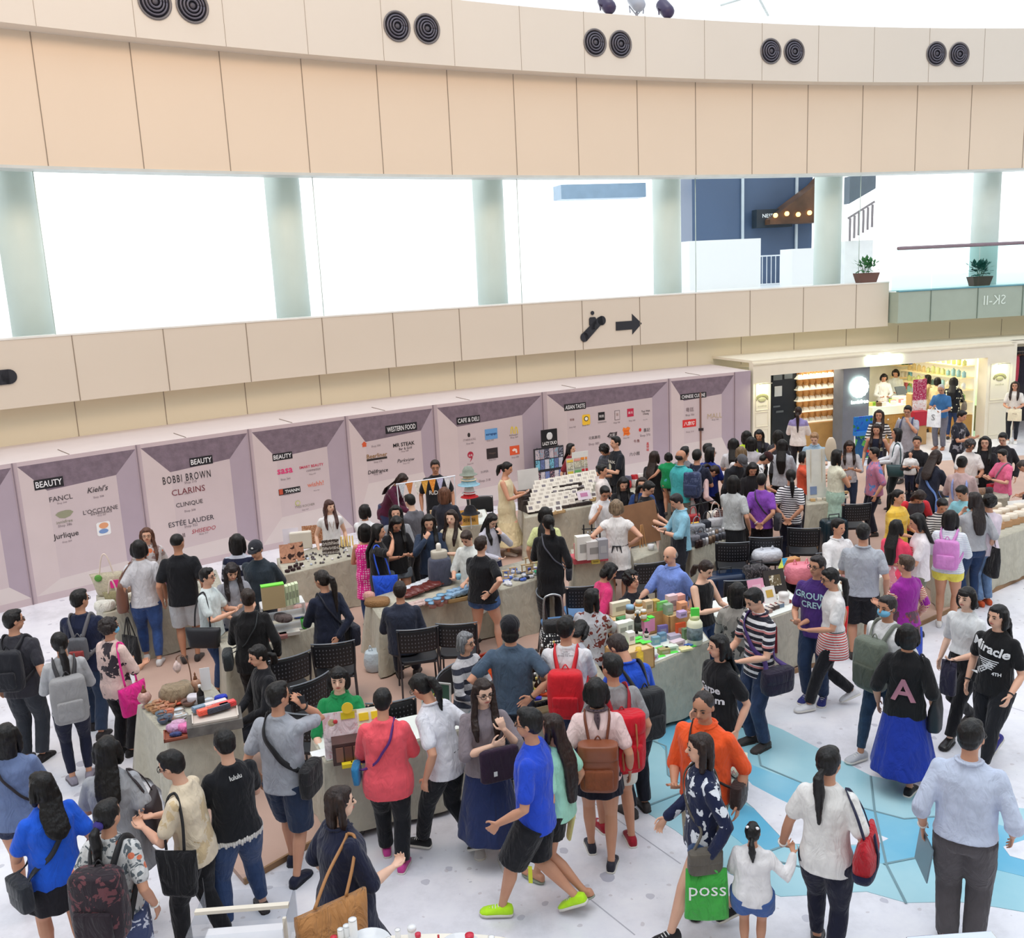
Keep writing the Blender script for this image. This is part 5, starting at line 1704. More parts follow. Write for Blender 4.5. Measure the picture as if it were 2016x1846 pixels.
for r in range(5):
 z=.62+r*.36
 g=G();arcslab(g,SR+3.2,SR+3.6,e0,e1,z,z+.03,8);g.v=[ci@p for p in g.v]
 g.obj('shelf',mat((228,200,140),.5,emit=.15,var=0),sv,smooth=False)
 n=26
 for k in range(n):
  a=e0+(e1-e0)*(k+.5)/n
  c=COLS[(k*10//n+r*3)%len(COLS)]if k%5 else(244,244,240)
  q=arc(a,SR+3.28,z+.03)
  hh=.12+.10*((k*7+r*5)%5)/5
  g=G();g.lathe([(.045,0),(.05,.01),(.05,hh),(.02,hh+.01),(.02,hh+.03),(.001,hh+.03)],(0,0,0),10)
  o=g.obj('lotion_bottle',mat(c,.35,var=0));o.location=q
  prop(o,'small lotion bottle on the lit shelves at the back of the shop','bottle','lotion bottles on the lit back shelves')
s0,s1=sang(1884,800,SR+.5),sang(1938,800,SR+.5)
sv2=empty('side_shelves',arc(s1,SR+1.6),.2,'right-hand side shelves with green and white bottles over wooden cupboard','shelves')
ci=sv2.matrix_basis.inverted()
aa=aRw-.0015
g=G();arcslab(g,SR+.4,SR+3.1,aa-.009,aa,0,.62,4);g.v=[ci@p for p in g.v];g.obj('cupboard',mat((190,146,80),.5,var=.1),sv2,smooth=False)
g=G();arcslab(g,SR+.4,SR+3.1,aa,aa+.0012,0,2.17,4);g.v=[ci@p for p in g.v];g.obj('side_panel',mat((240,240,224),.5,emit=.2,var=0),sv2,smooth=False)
for r in range(5):
 z=.64+r*.32
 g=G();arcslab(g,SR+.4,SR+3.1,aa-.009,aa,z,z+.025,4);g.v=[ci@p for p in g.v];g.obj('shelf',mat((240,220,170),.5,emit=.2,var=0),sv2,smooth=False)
 for k in range(12):
  q=arc(aa-.0055,SR+.5+k*.215,z+.025)
  hh=.12+.08*((k*5+r*3)%4)/4
  g=G();g.lathe([(.045,0),(.055,.01),(.055,hh),(.02,hh+.01),(.02,hh+.035),(.001,hh+.035)],(0,0,0),10)
  o=g.obj('lotion_bottle',mat([(226,206,150),(150,190,110),(240,244,240),(150,196,206),(206,216,150)][(r+k//4)%5],.35,var=0));o.location=q
  prop(o,'small bottle on the right-hand side shelves of the shop','bottle','bottles on the right side shelves')
q=at(1697,905,0)
rt=empty('sandwich_board',(q.x,q.y,0),.3,'blue and red poster A-board with white frame beside the round sign','sign')
g=G();g.box((0,0,.34),(.46,.05,.62));g.obj('lower_poster',fabric((34,84,130),'floral',(96,170,80),2.2,c3=(200,40,40)),rt,smooth=False)
g=G();g.box((0,0,.88),(.52,.05,.40));g.obj('upper_poster',fabric((30,110,190),'floral',(40,60,180),1.5,c3=(40,120,70)),rt,smooth=False)
g=G();g.box((0,-.06,.68),(.54,.16,.10));g.obj('leaflet_tray',mat((36,116,196),.4),rt,smooth=False)
g=G()
for x in(-.25,.25):g.tube([(x,-.03,0),(x,-.03,.66)],.016,6)
g.tube([(-.25,-.03,.03),(.25,-.03,.03)],.012,6)
g.obj('white_frame',mat((240,240,240),.5),rt)
band('wall_clothes',SR+2.2,SR+2.3,0,2.5,aR+.002,.02,mat((60,56,64),.7),10)
band('wall_divider',SR+.02,SR+3.4,0,2.5,aR-.001,aR+.0025,M_SHOP,4)
band('wall_header',SR+.05,SR+.2,2.47,2.56,aR,.02,M_SHOP,10)
rnd=random.Random(9)
for i,(x,c)in enumerate(((1998,(196,70,90)),(2004,(206,86,100)),(2010,(40,36,48)),(2016,(200,60,50)),(2022,(44,44,52)),(2030,(150,60,50)))):
 a=sang(x,740,SR+1.0+.2*(i%2))
 q=arc(a,SR+1.0+.2*(i%2),1.15)
 rt=empty('hanging_garment',(q.x,q.y,1.15),.2,'garment hanging on the rail of the clothes shop at far right','garment','garments on the clothes shop rail')
 g=G()
 g.loft([g.ering(V((0,0,z)),V((1,0,0)),V((0,1,0)),w_,.05,16,2.4)for z,w_ in((0,.20),(.2,.18),(.5,.17),(.78,.20),(.86,.12),(.9,.05))])
 g.obj('garment_body',fabric(c),rt,disp=.03)
 g=G();g.tube([(-.16,0,.84),(0,0,.93),(.16,0,.84)],.008,6);g.tube([(0,0,.93),(0,0,.99)],.005,5);g.obj('hanger',mat((120,90,60),.5),rt)
g=G();g.tube([arc(aR+.004,SR+1.1,2.14),arc(aR+.035,SR+1.1,2.14)],.015,6)
prop(g.obj('clothes_rail',mat((150,146,140),.3,metal=.8)),'steel clothes rail in the shop at the far right edge','rail')
q=arc(aR+.010,SR+1.4,0)
g=G();g.box((q.x,q.y,.35),(1.0,.7,.7));prop(g.obj('display_table',mat((120,84,60),.6),smooth=False,loc=(q.x,q.y,0)),'brown display table inside the clothes shop at far right','table')
for x in(1516,1942):
 a=sang(x,800,SR+.1)
 g=G();arcslab(g,SR+.1,SR+.9,a-.0001,a+.0002,0.02,2.17,2)
 prop(g.obj('door_%d'%(1 if x<1600 else 2),glassmat((.75,.93,.86),.1),smooth=False),kind='structure')
# ------------------------------------------------------------ stall tables
TZ=.79
M_CLOTH=fabric((188,184,168),rough=.95,wr=.35)
M_PLY=mat((150,128,104),.7)
def stall(name_label,q,z=TZ,zb=PZ,flare=.025,m=None,white=False,seed=0):
 pts=[at(x,y,z)for x,y in q]
 c=sum(pts,V((0,0,0)))/4
 ins=[c+(p-c)*.93 for p in pts]
 t=empty('folding_table',(c.x,c.y,zb),0,'folding table under the cloth of the '+name_label,'table')
 g=G()
 g.add([p-V((c.x,c.y,zb))+V((0,0,dz))for dz in(-.035,-.008)for p in ins],[(3,2,1,0),(4,5,6,7),(0,1,5,4),(1,2,6,5),(2,3,7,6),(3,0,4,7)])
 g.obj('tabletop',M_PLY,t,smooth=False)
 for p in ins:
  g=G();d=p-V((c.x,c.y,zb));d=d*.93;g.tube([(d.x,d.y,0),(d.x,d.y,z-zb-.035)],.014,6)
  g.obj('leg',mat((120,120,124),.4,metal=.6),t)
 rnd=random.Random(seed+int(q[0][0]))
 rim=[]
 for i in range(4):
  a,b=pts[i],pts[(i+1)%4]
  n=max(6,int((b-a).length/.045))
  for k in range(n):rim.append((a.lerp(b,k/n),i,k/n))
 nrm=[]
 for i in range(4):
  a,b=pts[i],pts[(i+1)%4]
  d=(b-a).normalized()
  nn=V((d.y,-d.x,0))
  if nn.dot((a+b)/2-c)<0:nn=-nn
  nrm.append(nn)
 ph=rnd.random()*6
 rows=[]
 L=0
 acc_=[]
 for k,(p,i,f)in enumerate(rim):
  acc_.append(L)
  L+=(rim[(k+1)%len(rim)][0]-p).length
 for r_,fz in enumerate((0,.015,.08,.3,.6,.85,1)):
  row=[]
  for k,(p,i,f)in enumerate(rim):
   n_=nrm[i].copy()
   cf=0
   if f<.12:cf=(.12-f)/.12;n_=n_.lerp(nrm[i-1],.5*cf)
   elif f>.88:cf=(f-.88)/.12;n_=n_.lerp(nrm[(i+1)%4],.5*cf)
   n_.normalize()
   s_=acc_[k]
   w_=(.030*math.sin(s_*8.5+ph)+.018*math.sin(s_*19+2*ph))*fz**.8
   o=.004+(flare*fz)+w_*(.55+cf)+cf*.06*fz
   row.append(V((p.x,p.y,0))+n_*o+V((0,0,z-(z-zb-.012-.012*math.sin(s_*5+ph))*fz+(.006 if r_==0 else 0))))
  rows.append(row)
 g=G()
 n=len(rim)
 fs=[]
 for r_ in range(len(rows)-1):
  for k in range(n):
   fs.append((r_*n+k,(r_+1)*n+k,(r_+1)*n+(k+1)%n,r_*n+(k+1)%n))
 fs.append(tuple(range(n)))
 g.add([p for r in rows for p in r],fs)
 o=g.obj('tablecloth',m or M_CLOTH,loc=(c.x,c.y,zb))
 prop(o,'grey-green cloth draped over the '+name_label,'tablecloth')
 if white:
  g=G();i2=[c+(p-c)*.97 for p in pts]
  g.add([p+V((0,0,.008))for p in i2]+[p+V((0,0,.014))for p in i2],[(0,1,2,3),(7,6,5,4),(0,4,5,1),(1,5,6,2),(2,6,7,3),(3,7,4,0)])
  o=g.obj('table_cover',mat((228,232,226),.6),smooth=False,loc=(c.x,c.y,z))
  prop(o,'pale sheet on the '+name_label,'sheet')
 return pts,c
S={}
for k,lb,q,wt in(('T1','pottery stall at front left',[(334,1458),(474,1415),(415,1345),(272,1388)],0),('T2','stall with green boxes behind the phone caller',[(445,1300),(622,1232),(600,1195),(428,1250)],0),('T3','straw bag stall beside the left hoarding',[(205,1208),(440,1160),(425,1122),(190,1172)],0),('T4','jewellery stall with the brown pin board',[(560,1132),(702,1098),(682,1060),(545,1100)],0),('T5','stall with blue tubs and red wrapped packs',[(748,1218),(978,1145),(950,1112),(722,1180)],0),('T6','stall with blue and white ribbons',[(985,1162),(1085,1132),(1062,1095),(958,1124)],0),('T7','card stall before the photo board',[(1033,1020),(1195,990),(1175,948),(1022,976)],0),('T7b','red toy stall right of the card stall',[(1238,979),(1335,962),(1318,940),(1226,954)],0),('T8','small stall with pink tray behind the trolley',[(1130,1110),(1200,1100),(1190,1075),(1124,1082)],0),('T8b','small stall with the brown easel board',[(1248,1104),(1296,1086),(1288,1064),(1242,1080)],0),('T9','stall with yellow boxes at front centre',[(640,1502),(925,1432),(893,1393),(613,1452)],1),('T10','oil bottle stall at centre',[(1045,1404),(1200,1350),(1165,1290),(1008,1338)],0),('T11','health food stall with wooden crates',[(1250,1324),(1397,1262),(1345,1190),(1193,1228)],1),('T12','jewellery box stall at right with crimson cloth',[(1440,1244),(1590,1192),(1530,1146),(1376,1192)],1),('T13','handbag stall behind the black chairs',[(1362,1082),(1428,1062),(1420,1028),(1300,1042)],0),('T14','stall with the tall white price sheet',[(1588,994),(1656,988),(1648,958),(1586,962)],0),('T15','stall in front of the seated man in white',[(1655,1168),(1790,1119),(1765,1078),(1632,1122)],1),('T16','bread stall at the right edge',[(1850,1098),(2066,1026),(2036,988),(1830,1050)],0),('T17','grey stall before the older shoppers at right',[(1835,994),(1987,979),(1976,957),(1830,968)],0),('T18','hat stall below the bunting',[(848,1047),(968,1031),(955,1003),(843,1016)],1)):
 S[k]=stall(lb,q,white=bool(wt))
def put(g,name,m,x,y,z,label,cat,group=None,rz=0.0,smooth=False,bevel=0.0,parts=None,disp=0):
 """places a small thing whose shape was built around its own base"""
 P=at(x,y,z)
 if parts is None:
  o=g.obj(name,m,smooth=smooth,bevel=bevel,disp=disp)
  o.location=P
  o.rotation_euler=(0,0,rz)
  return prop(o,label,cat,group)
 rt=empty(name,tuple(P),rz,label,cat,group)
 for nm,gg_,mm,sm in parts:gg_.obj(nm,mm,rt,smooth=sm)
 return rt
RN=random.Random(77)
def cbox(x,y,d,c,label,group=None,z=TZ+.012,rz=None,cat='box',name='carton_box',lid=None,pat=None):
 g=G();g.box((0,0,d[2]/2),d)
 rz=RN.uniform(-.3,.3)if rz is None else rz
 if lid:
  g2=G();g2.box((0,0,d[2]+.004),(d[0]*1.02,d[1]*1.02,.014))
  return put(None,name,None,x,y,z,label,cat,group,rz,parts=[('box_body',g,pat or mat(c,.6),False),('lid',g2,mat(lid,.5),False)])
 if d[2]>.055:
  g2=G();g2.box((0,-d[1]/2-.0012,d[2]*.5),(d[0]*.62,.002,d[2]*.36))
  return put(None,name,None,x,y,z,label,cat,group,rz,parts=[('box_body',g,pat or mat(c,.6),False),('front_label',g2,mat(tuple(int(v*.55+90)for v in c)if sum(c)<500 else tuple(int(v*.72)for v in c),.6),False)])
 return put(g,name,pat or mat(c,.6),x,y,z,label,cat,group,rz)
def jar(x,y,r,h,c,lidc,label,group=None,z=TZ+.012,cat='jar',name='jar'):
 g=G();g.lathe([(r*.9,0),(r,.01),(r,h*.75),(r*.86,h*.82),(.001,h*.82)],n=14)
 l=G();l.lathe([(r*.9,h*.82),(r*.9,h),(.001,h)],n=14)
 b=G();b.lathe([(r*1.02,h*.2),(r*1.02,h*.6)],n=14)
 return put(None,name,None,x,y,z,label,cat,group,0,parts=[('glass_body',g,mat(c,.15,var=.05),True),('lid',l,mat(lidc,.35),True),('paper_label',b,mat((236,230,214),.7),True)])
def bottle(x,y,r,h,c,capc,label,group=None,z=TZ+.012,lab=(236,232,220),name='bottle',cat='bottle'):
 g=G();g.lathe([(r*.9,0),(r,.008),(r,h*.6),(r*.35,h*.76),(r*.33,h*.9),(.001,h*.9)],n=14)
 l=G();l.lathe([(r*.42,h*.88),(r*.42,h),(.001,h)],n=12)
 b=G();b.lathe([(r*1.03,h*.14),(r*1.03,h*.5)],n=14)
 return put(None,name,None,x,y,z,label,cat,group,0,parts=[('bottle_body',g,mat(c,.12,var=.05),True),('cap',l,mat(capc,.35),True),('paper_label',b,mat(lab,.7),True)])
def bowl(x,y,r,h,c,ci,label,group=None,z=TZ+.012,cat='bowl',name='bowl'):
 g=G();g.lathe([(r*.5,0),(r*.62,.006),(r*.92,h*.6),(r,h),(r*.93,h),(r*.8,h*.55),(.001,h*.25)],n=18)
 l=G();l.lathe([(r*.82,h*.6),(.001,h*.62)],n=16)
 return put(None,name,None,x,y,z,label,cat,group,0,parts=[('bowl_body',g,mat(c,.4),True),('contents',l,mat(ci,.6,bump=.5),True)])
def tray(x,y,d,c,label,z=TZ+.012,rz=0,cat='tray',name='tray',inner=None,th=.012):
 g=G()
 w_,l_,h_=d
 g.box((0,0,th/2),(w_,l_,th))
 for sx_,sy,dx,dy in((0,-1,w_,th),(0,1,w_,th),(-1,0,th,l_),(1,0,th,l_)):
  g.box((sx_*(w_-th)/2,sy*(l_-th)/2,h_/2),(dx,dy,h_))
 if inner:
  i=G();i.box((0,0,th+.004),(w_-2*th,l_-2*th,.008))
  return put(None,name,None,x,y,z,label,cat,None,rz,parts=[('frame',g,mat(c,.6,var=.12),False),('lining',i,mat(inner,.8),False)])
 return put(g,name,mat(c,.6,var=.12),x,y,z,label,cat,None,rz)
def lump(x,y,d,c,label,group=None,z=TZ+.012,cat='pouch',name='pouch',disp=.03,pat=None,rz=None):
 g=G();g.rbox((0,0,d[2]/2),d,2.6,18,bulge=.12)
 return put(g,name,pat or fabric(c,wr=.9),x,y,z,label,cat,group,RN.uniform(-.8,.8)if rz is None else rz,smooth=True,disp=disp)
def card(x,y,w_,h_,c,label,group=None,z=TZ+.012,rz=0.0,tilt=.25,cat='card',name='display_card',pat=None,th=.006,pic=None):
 Tm=Matrix.Rotation(-tilt,4,'X')
 g=G();g.box((0,0,h_/2),(w_,th,h_),Tm)
 if pic:
  g2=G();g2.box((0,-th*.6,h_*.55),(w_*.55,th*.3,h_*.45),Tm)
  return put(None,name,None,x,y,z,label,cat,group,rz,parts=[('board',g,pat or mat(c,.6),False),('picture',g2,pic if not isinstance(pic,tuple)else mat(pic,.6),False)])
 return put(g,name,pat or mat(c,.6),x,y,z,label,cat,group,rz)
# --- front left pottery stall
def lamp_pot(x,y,k,c,label,z):
 g=G();g.lathe([(.03*k,0),(.035*k,.01),(.014*k,.035),(.05*k,.075),(.06*k,.11),(.045*k,.15),(.02*k,.165)],n=16)
 l=G();l.lathe([(.024*k,.165),(.018*k,.19),(.008*k,.205),(.012*k,.22),(.001,.245)],n=12)
 return put(None,'incense_lamp',None,x,y,z,label,'lamp',None,0,parts=[('body',g,mat(c,.3,var=.3,vscale=30),True),('finial_lid',l,mat((140,96,70),.3,metal=.5),True)])
zt=TZ+.012
lamp_pot(287,1392,1.15,(190,150,140),'patterned incense lamp with pointed lid on the left end of the pottery stall',zt)
lamp_pot(388,1366,.9,(170,128,104),'small brown incense lamp beside the curved hanger stand',zt)
g=G();g.tube(spline([(0,0,0),(.01,0,.2),(-.01,0,.36),(-.06,0,.42),(-.11,0,.40),(-.12,0,.37)],5),.006,6)
hg_=G();hg_.lathe([(.001,.22),(.03,.25),(.045,.29),(.03,.33),(.012,.35),(.004,.37)],(-.12,0,0),12)
bs=G();bs.lathe([(.07,0),(.07,.012),(.01,.02)],n=14)
put(None,'hanging_lamp_stand',None,378,1364,zt,'curved brown stand with a small lamp hanging above the pottery stall','lamp',parts=[('curved_rod',g,mat((120,84,66),.4),True),('hanging_lamp',hg_,mat((214,190,184),.3,var=.3,vscale=30),True),('base',bs,mat((120,84,66),.4),True)])
card(407,1358,.10,.24,(236,236,240),'small white paper card standing behind the pottery',rz=.3,tilt=.05,cat='card')
lump(349,1376,(.28,.24,.15),(150,132,108),'crumpled tan paper bundle at the back of the pottery stall',cat='paper',name='paper_bundle',disp=.08)
lump(366,1366,(.18,.18,.12),(166,148,122),'crumpled tan paper heap behind the glass bowls',cat='paper',name='paper_bundle',disp=.07)
for i,(x,y,r,c,ci)in enumerate(((297,1398,.055,(170,128,88),(150,106,70)),(312,1390,.06,(196,150,118),(170,110,80)),(326,1384,.06,(206,140,110),(186,110,84)),(306,1403,.05,(176,130,90),(140,96,66)),(322,1400,.055,(190,134,104),(160,100,70)),(318,1412,.055,(92,108,122),(140,88,62)),(334,1407,.05,(200,120,90),(170,84,60)),(322,1424,.055,(70,84,104),(120,70,56)),(337,1392,.06,(198,138,106),(176,100,74)),(372,1388,.075,(120,88,76),(88,60,54)),(332,1418,.045,(90,100,120),(130,84,62)))):
 bowl(x,y,r,.055,c,ci,'small round pottery bowl on the front left stall','round pottery bowls on the front left stall')
bowl(351,1385,.07,.03,(220,92,60),(236,120,90),'flat orange dish in the middle of the pottery stall')
for x,y,r,lb in((350,1412,.10,'large silver dish in front of the tan bundles'),(352,1400,.06,'small silver dish behind the large one'),(411,1380,.07,'round silver tin at the back right of the pottery stall')):
 g=G();g.lathe([(r*.8,0),(r,.016),(r*.96,.018),(r*.8,.006),(.001,.006)],n=20)
 put(g,'silver_dish',mat((214,216,218),.15,metal=.9),x,y,zt,lb,'dish',smooth=True)
bottle(397,1388,.035,.22,(30,28,28),(236,236,236),'black bottle with white cap on the pottery stall',lab=(44,44,46))
g=G();g.rbox((0,0,.04),(.16,.12,.08),3);put(g,'white_teapot',mat((216,212,220),.35),386,1382,zt,'white folded cloth beside the black bottle','cloth',smooth=True,disp=.03)
tray(356,1446,(.30,.22,.03),(146,78,56),'brown tray of pink wrapped sweets at the front of the pottery stall',rz=.35)
for i,(x,y,c)in enumerate(((366,1437,(238,130,186)),(378,1431,(240,140,190)),(344,1438,(206,160,196)),(352,1430,(214,170,200)))):
 lump(x,y,(.13,.10,.06),c,'crumpled pink tissue packet in the brown tray','pink tissue packets in the tray',z=zt+.02,disp=.05)
lump(345,1448,(.10,.05,.03),(60,70,120),'small dark blue and white packet in the brown tray',z=zt+.02)
g=G();g.box((0,0,.05),(.50,.30,.10))
put(g,'grey_crate',mat((108,104,100),.8,var=.3,vscale=12),424,1430,zt,'weathered grey wooden crate at the right end of the pottery stall','crate',rz=.33,bevel=.006)
tray(424,1411,(.42,.26,.03),(210,200,190),'shallow white tray of folded textiles on the grey crate',z=zt+.10,rz=.33)
for i,(x,y,c,lb)in enumerate(((412,1402,(224,70,50),'folded orange red textile in the white tray'),(402,1396,(92,112,130),'folded slate blue textile in the white tray'),(430,1398,(40,40,52),'folded dark patterned textile in the white tray'),(442,1392,(196,44,44),'folded crimson textile in the white tray'),(425,1390,(190,170,168),'folded pale grey textile in the white tray'))):
 g=G();g.box((0,0,.025),(.22,.08,.05));put(g,'folded_textile',fabric(c,'stripes',tuple(min(255,v+50)for v in c),.2),x,y,zt+.135,lb,'textile',rz=.6,bevel=.01)
lump(435,1378,(.12,.09,.05),(44,64,190),'royal blue pouch at the back of the pottery stall',z=zt)
# --- stall with green boxes
g=G()
for z in(0,.16,.32):g.box((0,0,z+.006),(.50,.28,.012))
for x in(-.25,.25):g.box((x,0,.16),(.012,.28,.33))
put(g,'acrylic_shelf',mat((226,228,230),.2),560,1236,zt,'two-tier white shelf unit on the green box stall','shelf',rz=.35)
Pq=lambda x,y,z:None
cbox(540,1196,(.26,.10,.28),(186,164,124),'kraft box with bright green edge on the white shelf',z=zt+.335,rz=.35,lid=(120,220,70))
for i in range(5):
 cbox(560+i*6.5,1192-i*2,(.035,.10,.24),(214,226,190),'slim pale green pack standing on the white shelf','slim green packs on the shelf',z=zt+.335,rz=.35)
lump(558,1222,(.24,.12,.08),(96,84,84),'dark wrapped goods on the middle shelf of the unit',z=zt+.17)
lump(597,1200,(.22,.14,.07),(190,150,142),'flesh pink pouch with blue edge beside the shelf unit',rz=.4)
lump(597,1214,(.22,.08,.05),(60,96,190),'royal blue wallet in front of the pink pouch',rz=.4)
g=G();g.lathe([(.035,0),(.045,.13),(.04,.13),(.03,.01)],n=14);put(g,'green_cup',mat((84,190,84),.3),600,1236,zt,'bright green tumbler on the green box stall','cup',smooth=True)
for i,(x,y)in enumerate(((570,1248),(545,1256))):
 cbox(x,y,(.24,.13,.04),((216,212,204),(150,104,100))[i],('flat white box in front of the shelf unit','flat maroon box in front of the shelf unit')[i],rz=.35)
# --- straw bag stall
def strawbag(x,y,z,k,c,label,h=.34):
 g=G()
 rings=[]
 for f,a,b in((0,.14,.07),(.1,.17,.08),(.5,.20,.09),(.85,.23,.07),(1,.25,.04)):
  rings.append(g.ering(V((0,0,h*k*f)),V((1,0,0)),V((0,1,0)),a*k,b*k,22,2.6))
 g.loft(rings)
 h1=G();h1.tube(spline([(-.10*k,-.03,h*k*.95),(-.05*k,-.03,h*k+.22*k),(0,-.03,h*k+.30*k),(.05*k,-.03,h*k+.22*k),(.10*k,-.03,h*k*.95)],5),.010,6)
 return put(None,'straw_bag',None,x,y,z,label,'bag',None,.2,parts=[('woven_body',g,mat(c,.9,var=.12,vscale=30,bump=1.0,bscale=120),True),('handles',h1,mat((226,208,196),.7),True)])
strawbag(216,1170,zt,.92,(216,206,182),'large cream straw bag with green and pink tags at the left hoarding')
strawbag(226,1190,zt,.55,(176,168,130),'small olive straw bag in front of the large cream one')
SB=COL.objects[-8]if False else[o_ for o_ in COL.objects if o_.name=='straw_bag'][0]
g=G();g.ball((0,0,.03),(.05,.02,.05),12,8);gr_=put(g,'green_rosette',mat((96,160,70),.8,bump=1,bscale=60),196,1131,zt+.0,'green leafy rosette on the large cream straw bag','rosette',smooth=True)
g=G();g.box((0,0,0),(.11,.012,.11));pk_=put(g,'pink_tag',mat((226,44,140),.7),227,1148,zt,'x','x')
for o_,l_ in((gr_,(-.10,-.08,.24)),(pk_,(.10,-.09,.17))):
 o_.parent=SB;o_.location=l_;o_.rotation_euler=(0,0,0)
 for k_ in('label','category'):del o_[k_]
lump(208,1200,(.24,.18,.12),(222,220,210),'white cloth pouch at the left end of the straw bag stall',rz=.2)
for i,(x,y,c,lb)in enumerate(((318,1150,(230,220,120),'yellow and white pouch between the standing couple'),(330,1158,(210,120,170),'pink floral pouch between the standing couple'),(345,1165,(40,44,60),'dark pouch beside the man in black'),(300,1162,(240,236,226),'white doll-like pouch on the straw bag stall'))):
 lump(x,y,(.18,.12,.12),c,lb)
# --- jewellery stall
card(622,1070,.40,.30,(166,110,76),'brown pin board with brooches before the woman in white',rz=.2,cat='board',name='pin_board',pat=fabric((166,110,76),'floral',(226,200,170),.25),tilt=.15,th=.02)
g=G();g.box((0,0,.14),(.34,.10,.28));put(g,'white_pouch',mat((216,210,198),.8),594,1080,zt,'white canvas panel left of the brown pin board','panel',rz=.2,bevel=.02)
card(575,1082,.24,.34,(222,218,230),'lavender price sheet standing at the jewellery stall',rz=.2,cat='sheet',tilt=.1)
for i,(x,y)in enumerate(((567,1108),(586,1104))):
 card(x,y,.22,.28,(190,138,112),('left','right')[i]+' portrait photo panel at the jewellery stall',rz=.2+.2*i,cat='photo',name='portrait_photo',pat=fabric((196,146,120),'floral',(60,40,36),1.2))
card(652,1090,.26,.22,(60,50,46),'dark ring display rack on the jewellery stall',rz=.2,cat='rack',name='ring_rack',pat=fabric((64,54,50),'dots',(220,214,206),.25),th=.04)
g=G()
for k in range(8):g.box((-.15+k*.043,0,.08),(.022,.05,.16),Matrix.Rotation(-.3,4,'X'))
put(g,'bracelet_comb',mat((226,196,120),.5),676,1076,zt,'yellow comb-shaped bracelet holder at the stall end','holder',rz=.2)
for i in range(46):
 x=RN.uniform(575,690);y=1128-(x-560)*.23-RN.uniform(2,26)
 c=RN.choice([(40,38,42),(226,224,226),(150,146,150),(96,90,96),(190,200,220),(60,50,56)])
 g=G();r=RN.uniform(.012,.022);g.lathe([(r,0),(r*1.1,.012),(r*.6,.024),(.001,.028)],n=9)
 put(g,'trinket',mat(c,.3),x,y,zt,'tiny ring or brooch laid out on the jewellery stall','trinket','trinkets on the jewellery stall',smooth=True)
for i in range(6):
 cbox(566+i*5.5,1126-i*1.5-(i%2)*6,(.06,.05,.035),(52,30,34),'small dark brown box at the front of the jewellery stall','small dark boxes on the jewellery stall')
# --- blue tubs stall
for i in range(9):
 x=800+i*11;y=1172-i*4.2
 lump(x,y,(.15,.24,.05),(104,44,40),'flat dark red foil pack in the back row of the tub stall','dark red foil packs',z=zt+.02+.012*(i%3),disp=.015,pat=mat((104,46,42),.2),rz=.5)
for i in range(7):
 x=800+i*10;y=1158-i*4
 lump(x,y,(.16,.10,.012),(214,218,226),'clear folded bag behind the red foil packs','clear bags behind the red packs',z=zt+.07,disp=.01,rz=.5)
for i,(x,y,zz)in enumerate(((852,1196,0),(866,1192,0),(880,1186,0),(861,1187,.07),(868,1180,.07),(884,1178,0),(845,1190,0))):
 g=G();g.lathe([(.045,0),(.052,.055),(.05,.06)],n=16)
 l=G();l.lathe([(.056,.058),(.056,.07),(.001,.074)],n=16)
 put(None,'plastic_tub',None,x,y,zt+zz,'small tub with pale blue lid on the red pack stall','tub','small tubs with pale blue lids',0,parts=[('tub_body',g,mat((196,140,132),.3),True),('lid',l,mat((124,172,206),.3),True)])
tray(908,1178,(.44,.22,.05),(176,144,96),'wooden tray of blue wrapped soaps on the tub stall',rz=.4)
for i in range(8):
 lump(888+(i%4)*11,1168-(i%4)*3+(i//4)*8,(.11,.08,.05),(150,184,216),'blue tissue wrapped soap in the wooden tray','blue wrapped soaps',z=zt+.03,disp=.04)
for i in range(10):
 lump(808+(i%5)*8,1196-(i%5)*2-(i//5)*6,(.10,.08,.025),(206,180,174),'small clear packet of pale pink sweets on the tub stall','pale pink packets',disp=.03)
g=G();g.rbox((0,0,.04),(.30,.20,.09),3,bulge=.1);put(g,'brown_basket',mat((150,112,74),.9,var=.2,bump=1,bscale=60),743,1190,zt,'round brown basket at the left corner of the tub stall','basket',smooth=True)
lump(728,1180,(.12,.12,.10),(214,160,150),'pink cloth pouch behind the brown basket')
g=G();g.rbox((0,0,.19),(.30,.24,.38),3.2,bulge=.06)
l=G();l.rbox((0,0,.42),(.22,.16,.12),3)
k2=G();k2.lathe([(.035,.46),(.035,.56),(.02,.58),(.001,.58)],n=12)
put(None,'slate_rucksack',None,868,1150,TZ+.01,'slate rucksack with white thermos flask standing behind the red packs','rucksack',rz=.3,parts=[('bag_body',g,fabric((78,82,100)),True),('top_pouch',l,mat((196,190,176),.5),True),('thermos',k2,mat((236,232,224),.3),True)])
# --- ribbon stall
for i in range(40):
 x=RN.uniform(990,1075);y=1158-(x-985)*.26-RN.uniform(0,30)
 c=RN.choice([(50,70,170),(230,232,240),(90,120,210),(150,160,190),(230,232,240),(40,44,60)])
 lump(x,y,(RN.uniform(.06,.12),.05,.03),c,'small blue or white ribbon accessory on the ribbon stall','ribbon accessories',cat='ribbon',name='ribbon',disp=.02)
for i,(x,y)in enumerate(((996,1138),(1010,1132),(1033,1126),(1042,1128),(1054,1122),(1040,1112))):
 g=G()
 for q in((-.035,0),(.035,0)):g.box((q[0],0,.05),(.014,.03,.10))
 g.box((0,0,.106),(.10,.03,.014));g.box((0,0,.006),(.10,.05,.012))
 put(g,'wooden_holder',mat((196,170,132),.6),x,y,zt+.02,'small wooden arch holder among the blue ribbons','holder','wooden arch holders',rz=.2)
bowl(1058,1128,.05,.035,(80,200,150),(90,210,160),'mint green dish at the right end of the ribbon stall',z=zt+.03)
